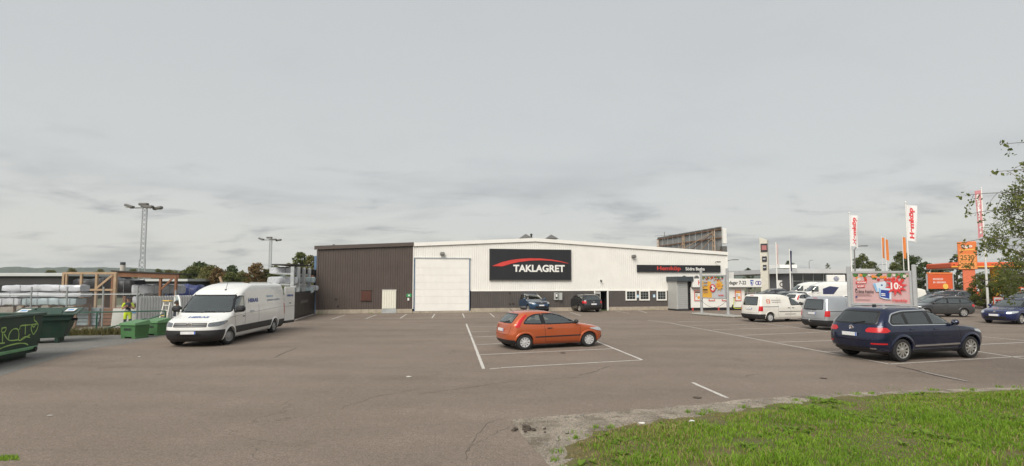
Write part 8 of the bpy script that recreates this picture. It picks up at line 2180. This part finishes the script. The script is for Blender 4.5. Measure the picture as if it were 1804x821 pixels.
ch = thing('chimney', 'small banded chimney stack above the far sheds', 'chimney', ((216.5 - CXP) / FPX * 300, 300, 0))
zc = 2.5 + (498 - 462) * 300 / 950; q = MB(); q.lathe([(1.4, 0), (1.3, zc - 1.6)], 14); q.build('stack', mat('chimney_pale', (0.45, 0.42, 0.38), 0.8), ch, 40); q = MB(); q.lathe([(1.3, zc - 1.6), (1.3, zc), (0.9, zc)], 14); q.build('dark_band', M_INK, ch, 40)
# street lamps
def street_lamp(label, u, vt, Y, arm=1.6, sg=1):
    x_ = (u - CXP) / FPX * Y; H = 2.5 + (498 - vt) * Y / 950; o = thing('street_lamp', label, 'street lamp', (x_, Y, 0), 0, 'street lamps')
    q = MB(); q.tube([(0, 0, 0), (0, 0, H - 0.5), (sg * 0.3, 0, H - 0.1), (sg * arm, 0, H)], [0.09, 0.07, 0.05, 0.04], 8); q.build('pole', M_LAMPGREY, o, 40)
    q = MB(); q.cbox((sg * (arm + 0.35), 0, H - 0.01), (0.8, 0.25, 0.10), 0.03); q.build('lamp_head', M_LAMPGREY, o)
street_lamp('street lamp arm just right of the left white flag', 1506, 433, 62, 0.8); street_lamp('street lamp peeking out at the hall corner', 1279, 457.5, 70, 0.9); street_lamp('small street lamp above the showroom roof', 1425.5, 458.5, 150, 0.3); street_lamp('far lamp by the billboard top', 1546, 466, 120, 1.2)
# small pavement sign and red-topped post by the birch
x_ = (1755 - CXP) / FPX * 46; pv = thing('pavement_sign', 'small red and white pavement sign behind the blue car', 'sign', (x_, 46, 0), radians(-30))
q = MB(); q.cbox((0, 0, 0.75), (0.7, 0.08, 1.1), 0.02); q.build('board', M_OR2, pv); q = MB(); q.box((0, -0.045, 0.75), (0.58, 0.006, 0.98)); q.build('sheet', M_SIGNWHITE, pv)
for z in (1.0, 0.55): q = MB(); q.box((0, -0.052, z), (0.42, 0.006, 0.16)); q.build('print', M_PRED, pv)
for s in (-0.28, 0.28): q = MB(); q.bar((s, -0.12, 0), (s, 0, 0.25), 0.05); q.build('leg', M_GALV, pv)
gp = sheet('far_lawn', [((1712 - CXP) / FPX * 60, 57), (66, 57), (66, 64), ((1712 - CXP) / FPX * 64, 64)], 0.01, M_FIELD, 'strip of lawn before the filling station')
# ------------------------------------------------------------------ vegetation
M_BARK = mat('bark', (0.10, 0.085, 0.065), 0.9, 0, 0.3, 6, bump=0.5); M_BIRCH = mat('birch_bark', (0.42, 0.40, 0.36), 0.8, 0, 0.5, 7, bump=0.4)
LEAF = {'green': leaf_mat('foliage_green', (0.078, 0.100, 0.032), (0.170, 0.180, 0.056), 0.3, 0.35), 'dark': leaf_mat('foliage_dark', (0.042, 0.068, 0.028), (0.098, 0.128, 0.045), 0.25, 0.35),
        'olive': leaf_mat('foliage_olive', (0.100, 0.108, 0.036), (0.200, 0.180, 0.060), 0.3, 0.35), 'rust': leaf_mat('foliage_rust', (0.11, 0.078, 0.032), (0.23, 0.145, 0.058), 0.3, 0.35), 'birch': leaf_mat('foliage_birch', (0.075, 0.105, 0.028), (0.20, 0.215, 0.060), 0.45, 1.5)}
def leaf_quads(name, P, size, m, parent, seed, aspect=0.6):
    rs = np.random.RandomState(seed); n = len(P)
    a = rs.normal(size=(n, 3)); a /= np.linalg.norm(a, axis=1)[:, None]; b = rs.normal(size=(n, 3)); b -= a * (a * b).sum(1)[:, None]; b /= np.linalg.norm(b, axis=1)[:, None]
    s = size * (0.6 + 0.8 * rs.rand(n))[:, None]
    V = np.stack([P - a * s, P + b * s * aspect, P + a * s, P - b * s * aspect], 1).reshape(-1, 3)
    me = bpy.data.meshes.new(name); me.vertices.add(n * 4); me.vertices.foreach_set('co', V.ravel()); me.loops.add(n * 4); me.loops.foreach_set('vertex_index', np.arange(n * 4)); me.polygons.add(n); me.polygons.foreach_set('loop_start', np.arange(n) * 4)
    me.update(calc_edges=True); return link(name, me, m, parent)
def tree(label, x, y, H, R, kind, n, seed, trunk=0.28, leaf=None, name='tree', group=None, conical=0.0):
    o = thing(name, label, 'tree', (x, y, 0), 0, group); rnd = random.Random(seed); rs = np.random.RandomState(seed)
    b = MB(); top = Vector((rnd.uniform(-0.3, 0.3), rnd.uniform(-0.3, 0.3), H * 0.85)); tr = H * 0.028 + 0.05
    b.tube([(0, 0, 0), (0.05, 0, H * trunk), tuple(top * 0.6 + Vector((0, 0, 0))), tuple(top)], [tr, tr * 0.75, tr * 0.45, tr * 0.12], 8)
    cl = []; nc = 34
    for k in range(nc):
        t = (k + 0.5) / nc; z = H * (trunk + (1 - trunk) * t)
        prof = (1 - t) ** 0.8 if conical else math.sin(pi * min(1, 0.12 + 0.86 * t)) ** 0.6
        a = k * 2.399 + rnd.uniform(-0.5, 0.5); r = R * prof * (0.25 + 0.72 * math.sqrt(rnd.random()))
        c = Vector((r * cos(a), r * sin(a), z + rnd.uniform(-0.1, 0.1) * R)); cl.append((c, R * rnd.uniform(0.22, 0.42) * (0.6 if conical else 1)))
        if k % 2 == 0:
            z0 = max(H * trunk * 0.9, z - r * 0.7); b.tube([(0, 0, z0), tuple(Vector((0, 0, z0)).lerp(c, 0.5) + Vector((0, 0, 0.1 * R))), tuple(c)], [tr * 0.4, tr * 0.22, 0.02], 5)
    b.build('trunk', M_BARK, o, 60)
    per = n // nc; P = []
    for c, r in cl:
        q = rs.normal(size=(per, 3)); q /= np.linalg.norm(q, axis=1)[:, None]; q *= (rs.rand(per, 1) ** 0.45) * r * np.array([1.15, 1.15, 0.8]); P.append(q + np.array(c))
    P = np.concatenate(P); P = P[P[:, 2] > H * 0.08]
    leaf_quads('crown', P, leaf or max(0.07, R * 0.085), LEAF[kind], o, seed)
    return o
tl = 'trees in the line behind the yard'
# (u, v of the crown top, distance, crown half-width in px, kind, label)
TL = [(326, 478, 120, 16, 'olive', 'low olive tree at the left end of the yard tree line'), (352, 465, 125, 22, 'dark', 'dark rounded tree rising in the left of the yard tree line'), (340, 474, 112, 20, 'green', 'green tree below the dark rounded one'), (372, 470, 108, 20, 'olive', 'olive-brown tree above the white van cab'), (385, 476, 102, 18, 'rust', 'brownish tree directly above the van roof aerial'),
      (410, 469, 118, 14, 'dark', 'small dark conifer-like tree above the middle of the van'), (408, 484, 100, 18, 'green', 'low green tree behind the tilted plank'), (430, 482, 104, 16, 'olive', 'low olive tree above the rear half of the van'), (452, 466, 96, 17, 'rust', 'rust-coloured autumn tree left of the far mast'), (470, 476, 98, 15, 'olive', 'olive tree at the foot of the far mast'), (486, 470, 92, 14, 'green', 'green tree behind the wrapped material rack'),
      (530, 446, 74, 20, 'green', 'tall green tree above the rack beside the hall'), (548, 452, 70, 14, 'olive', 'olive tree touching the brown corner of the hall'), (512, 466, 80, 14, 'green', 'green bushy tree above the gate rack'),
      (128, 474, 200, 9, 'olive', 'far olive tree tuft before the hills, left one'), (90, 477, 210, 10, 'olive', 'far low tree tuft behind the long dark shed'), (178, 474.5, 200, 8, 'olive', 'far olive tree tuft left of the chimney'), (235, 475, 190, 10, 'green', 'far green tree tuft right of the chimney'), (300, 477, 170, 14, 'olive', 'far olive tree right of the tall mast'), (280, 476, 180, 10, 'green', 'far green tree by the tall mast')]
for i, (u, v, Y, hw, kd, lb) in enumerate(TL):
    H = 2.5 + (498 - v) * Y / 950; tree(lb, (u - CXP) / FPX * Y, Y, H, hw * Y / 950, kd, 4200, 100 + i, 0.12, None, 'tree', tl, 0.0)
tg = 'trees beyond the filling station and the dealer'
TR = [(1391, 461, 150, 11, 'dark', 'dark tree behind the navy furled flag'), (1458, 464, 170, 5, 'green', 'tiny far tree above the showroom roof'), (1521, 450, 110, 14, 'green', 'green tree left of the pink billboard flags'), (1510, 458, 118, 12, 'dark', 'dark tree at the top left corner of the pink billboard'), (1537, 462, 112, 12, 'green', 'green tree above the middle of the pink billboard'),
      (1588, 445, 105, 17, 'green', 'tall green tree between the orange flags'), (1608, 455, 100, 20, 'dark', 'dark tree right of the right white flagpole'), (1632, 462, 115, 14, 'dark', 'dark tree behind the orange billboard'), (1655, 468, 118, 15, 'dark', 'low dark tree right of the orange billboard'), (1684, 450, 112, 13, 'dark', 'dark tree behind the price sign'),
      (1318, 474, 150, 9, 'dark', 'small dark tree above the annex roof'), (1575, 464, 116, 13, 'green', 'green tree left of the tall one behind the flags')]
for i, (u, v, Y, hw, kd, lb) in enumerate(TR):
    H = 2.5 + (498 - v) * Y / 950; tree(lb, (u - CXP) / FPX * Y, Y, H, hw * Y / 950, kd, 3600, 200 + i, 0.15, None, 'tree', tg)
tree('large leafy tree at the right edge behind the station canopy', (1838 - CXP) / FPX * 40, 40, 2.5 + (498 - 318) * 40 / 950, 2.9, 'birch', 15000, 301, 0.22, 0.075)
tree('bushy young tree in front of the station canopy', (1778 - CXP) / FPX * 50, 50, 3.4, 1.7, 'birch', 6000, 302, 0.05, 0.09)
tree('low shrub at the foot of the flagpole by the price sign', (1730 - CXP) / FPX * 52, 52, 3.3, 1.1, 'birch', 3500, 303, 0.05, 0.08, 'shrub')

# birch whose boughs hang into the picture from the right
br = thing('birch_tree', 'birch with hanging twigs reaching in at the right edge', 'tree', (14.4, 12.2, 0))
rnd = random.Random(77); b = MB()
b.tube([(0, 0, 0), (0.05, 0, 1.6), (0.0, 0.1, 3.6), (-0.1, 0.1, 6.2), (0, 0, 8.6)], [0.17, 0.14, 0.11, 0.07, 0.02], 10); b.build('trunk', M_BIRCH, br, 60)
leaves = []; bt = MB()
def leafpt(p, n, spread): 
    for _ in range(n): leaves.append(p + Vector((rnd.gauss(0, spread), rnd.gauss(0, spread), rnd.gauss(0, spread) - 0.02)))
OR = Vector((14.4, 12.2, 0))
def bough(z0, tip, n_sub, dens):
    """a limb from the trunk to a tip point in space, with drooping side twigs"""
    s = Vector((0, 0.05, z0)); e = tip - OR; m1 = s.lerp(e, 0.45) + Vector((0, 0, 0.25)); pts = []
    for k in range(11):
        t = k / 10; p = s * (1 - t) ** 2 + m1 * 2 * t * (1 - t) + e * t * t
        pts.append(p + Vector((0, rnd.uniform(-0.02, 0.02), rnd.uniform(-0.025, 0.025)) if 0 < k < 10 else (0, 0, 0)))
    bt.tube(pts, [0.018 * (1 - 0.9 * k / 10) + 0.0025 for k in range(11)], 5)
    leafpt(pts[-1], int(10 * dens), 0.05)
    for k in range(4, 11): leafpt(pts[k], int(3 * dens * rnd.random() + 0.6), 0.05)
    for j in range(n_sub):
        t = 0.30 + 0.68 * (j + rnd.random()) / n_sub; i = min(9, int(t * 10)); p = pts[i].lerp(pts[i + 1], t * 10 - i)
        L = rnd.uniform(0.25, 0.65); d = Vector((rnd.uniform(-0.9, 0.2), rnd.uniform(-0.7, 0.7), rnd.uniform(-0.9, 0.25))).normalized(); q = [p]
        for k in range(4): d = (d + Vector((0, 0, -0.22))).normalized(); q.append(q[-1] + d * L / 4)
        bt.tube(q, [0.006, 0.005, 0.004, 0.003, 0.002], 4, False)
        for k in range(1, 5):
            if rnd.random() < 0.9 * dens: leafpt(q[k], rnd.randint(2, 6), 0.04)
Q = lambda u, v, Y: AT(u, v, Y)
for z0, u, v, Y, ns, de in ((5.4, 1764, 254, 11.2, 9, 0.8), (5.0, 1754, 302, 11.4, 9, 0.7), (4.4, 1700, 344, 11.0, 14, 0.55), (4.2, 1704, 378, 11.6, 11, 0.4), (3.6, 1694, 428, 11.2, 15, 0.8), (3.4, 1725, 440, 11.8, 12, 0.85), (3.2, 1745, 420, 12.6, 12, 0.9), (2.9, 1760, 470, 12.0, 14, 0.9), (2.6, 1722, 496, 12.4, 14, 0.9), (2.5, 1775, 486, 12.8, 10, 0.8), (4.6, 1790, 330, 12.8, 14, 1.0), (5.6, 1800, 290, 12.6, 10, 0.9), (3.8, 1790, 390, 12.6, 14, 1.0)):
    bough(z0, Q(u, v, Y), ns, de)
for k in range(44):
    a = rnd.uniform(-1.4, 1.9); z = rnd.uniform(3.0, 8.3); r = rnd.uniform(0.6, 2.0) * (1 if z < 6.5 else 0.6)
    bough(z, OR + Vector((cos(a) * r, sin(a) * r, z + rnd.uniform(-0.3, 0.6))), 8, 1.0)
bt.build('branches', M_BARK, br)
leaf_quads('leaves', np.array([tuple(p) for p in leaves]), 0.036, LEAF['birch'], br, 5, 0.75)

# weeds along the fence and at the foot of the walls
def weeds(name, label, pts, hmax, m, seed, w=0.012):
    rs = np.random.RandomState(seed); P = np.array(pts); blades(name, P[:, 0], P[:, 1], np.zeros(len(P)), hmax * (0.3 + 0.7 * rs.rand(len(P))), w, 0.6, m, seed, label, 'weeds')
rw = random.Random(2)
fp = []
for k in range(9000):
    t = rw.random(); p = Vector((-32, 24.3, 0)).lerp(G(298, 589), t); c = 0.5 + 0.5 * sin(t * 37) * sin(t * 11 + 1)
    if rw.random() < 0.35 + 0.65 * c: fp.append((p.x + rw.gauss(0, 0.15), p.y + 0.35 + rw.gauss(0, 0.28)))
weeds('fence_weeds', 'tall dry weeds and grass along the foot of the yard fence', fp, 0.55, leaf_mat('weed_dry', (0.07, 0.075, 0.025), (0.20, 0.17, 0.07), 0.3, 1.5), 3)
sheet('fence_verge', [(-40, 22.6), (ra.x - 2, ra.y - 0.5), (rb.x + 0.1, rb.y - 0.45), (rb.x + 1.2, rb.y + 3.5), (rb.x + 0.5, rb.y + 12), (-18, 60), (-60, 60)], 0.008, M_GRAVEL, 'gravelly yard floor behind the fence')
wp2 = []
for k in range(700):
    s = rw.uniform(0, S1); p = W.P(s, 0, -0.06 - abs(rw.gauss(0, 0.06)))
    if SD0 - 0.3 < s < SD1 + 0.3: continue
    if sin(s * 3.1) + sin(s * 1.3 + 2) > 0.6: wp2.append((p.x, p.y))
weeds('wall_weeds', 'sparse weeds at the foot of the hall plinth', wp2, 0.16, M_GRASS, 6)
lp = []
for k in range(260): p = G(rw.uniform(-6, 34), rw.uniform(803, 812)); lp.append((p.x, p.y))
weeds('crack_weeds', 'dark weed patch in the asphalt at the bottom left corner', lp, 0.05, M_GRASS, 9, 0.006)
gp2 = []
for k in range(5000): gp2.append((rw.uniform((1712 - CXP) / FPX * 60, 64), rw.uniform(57, 63)))
weeds('lawn_grass', 'short grass on the strip before the filling station', gp2, 0.22, M_GRASS, 10, 0.03)
# ------------------------------------------------------------------ hills
M_HILL = ground_mat('forest_hills', lambda nt, b, g, N, noise, rng, mix, scaled, bump, mth: (nt.links.new(mix(rng(noise(0.012, 6, 0.7), 0.35, 0.65), (0.016, 0.028, 0.014), (0.045, 0.058, 0.024)), b.inputs['Base Color']), b.inputs['Roughness'].__setattr__('default_value', 0.95)))
def hill(name, label, u0, u1, Y, tops, seed, n=260):
    rs = np.random.RandomState(seed); b = MB(); m = 7
    us = np.linspace(u0, u1, n); tp_ = np.interp(us, [t[0] for t in tops], [t[1] for t in tops])
    tp_ = tp_ - 0.8 * rs.rand(n) - 1.6 * vnoise(us / 14, us * 0, 1.0, seed)
    for i in range(n):
        x = (us[i] - CXP) / FPX * Y; H = max(3, 2.5 + (498 - tp_[i]) * Y / 950)
        for j in range(m):
            t = j / (m - 1); y = Y + (1 - (1 - t)) * 0 + (t - 1) * 500 + 0; z = H * (t ** 1.4) + (rs.rand() - 0.5) * 6 * (0 < j < m - 1)
            b.v.append((x * (1 + (t - 1) * 500 / Y), Y + (t - 1) * 500, z if j else -1))
        b.v.append((x * 1.15, Y * 1.15, -1))
    mm = m + 1
    for i in range(n - 1):
        for j in range(mm - 1): b.f.append((i * mm + j, (i + 1) * mm + j, (i + 1) * mm + j + 1, i * mm + j + 1)); b.mi.append(0)
    o = link(name, b.mesh(name, None), M_HILL); tag(o, label, None, None, 'structure'); return o
hill('hills', 'low wooded hills along the horizon', -500, 2300, 2600, [(-500, 478), (-100, 474), (0, 472.5), (30, 471), (60, 473.5), (110, 472), (180, 472), (230, 473), (320, 478), (400, 484), (700, 486), (1100, 485), (1500, 484), (1800, 483), (2300, 484)], 5, 420)
# ------------------------------------------------------------------ air
hz = MB(); hz.bb((-3400, -1400, -2.0), (3400, 4200, 110.0))
hm = bpy.data.materials.new('haze'); hm.use_nodes = True; hn = hm.node_tree; hn.nodes.clear()
ho = hn.nodes.new('ShaderNodeOutputMaterial'); pv_ = hn.nodes.new('ShaderNodeVolumePrincipled')
pv_.inputs['Color'].default_value = (0.84, 0.92, 1.0, 1); pv_.inputs['Density'].default_value = 0.00010; pv_.inputs['Anisotropy'].default_value = 0.2
hn.links.new(pv_.outputs[0], ho.inputs['Volume'])
tag(hz.build('haze', hm), 'thin haze in the distance', None, None, 'stuff')
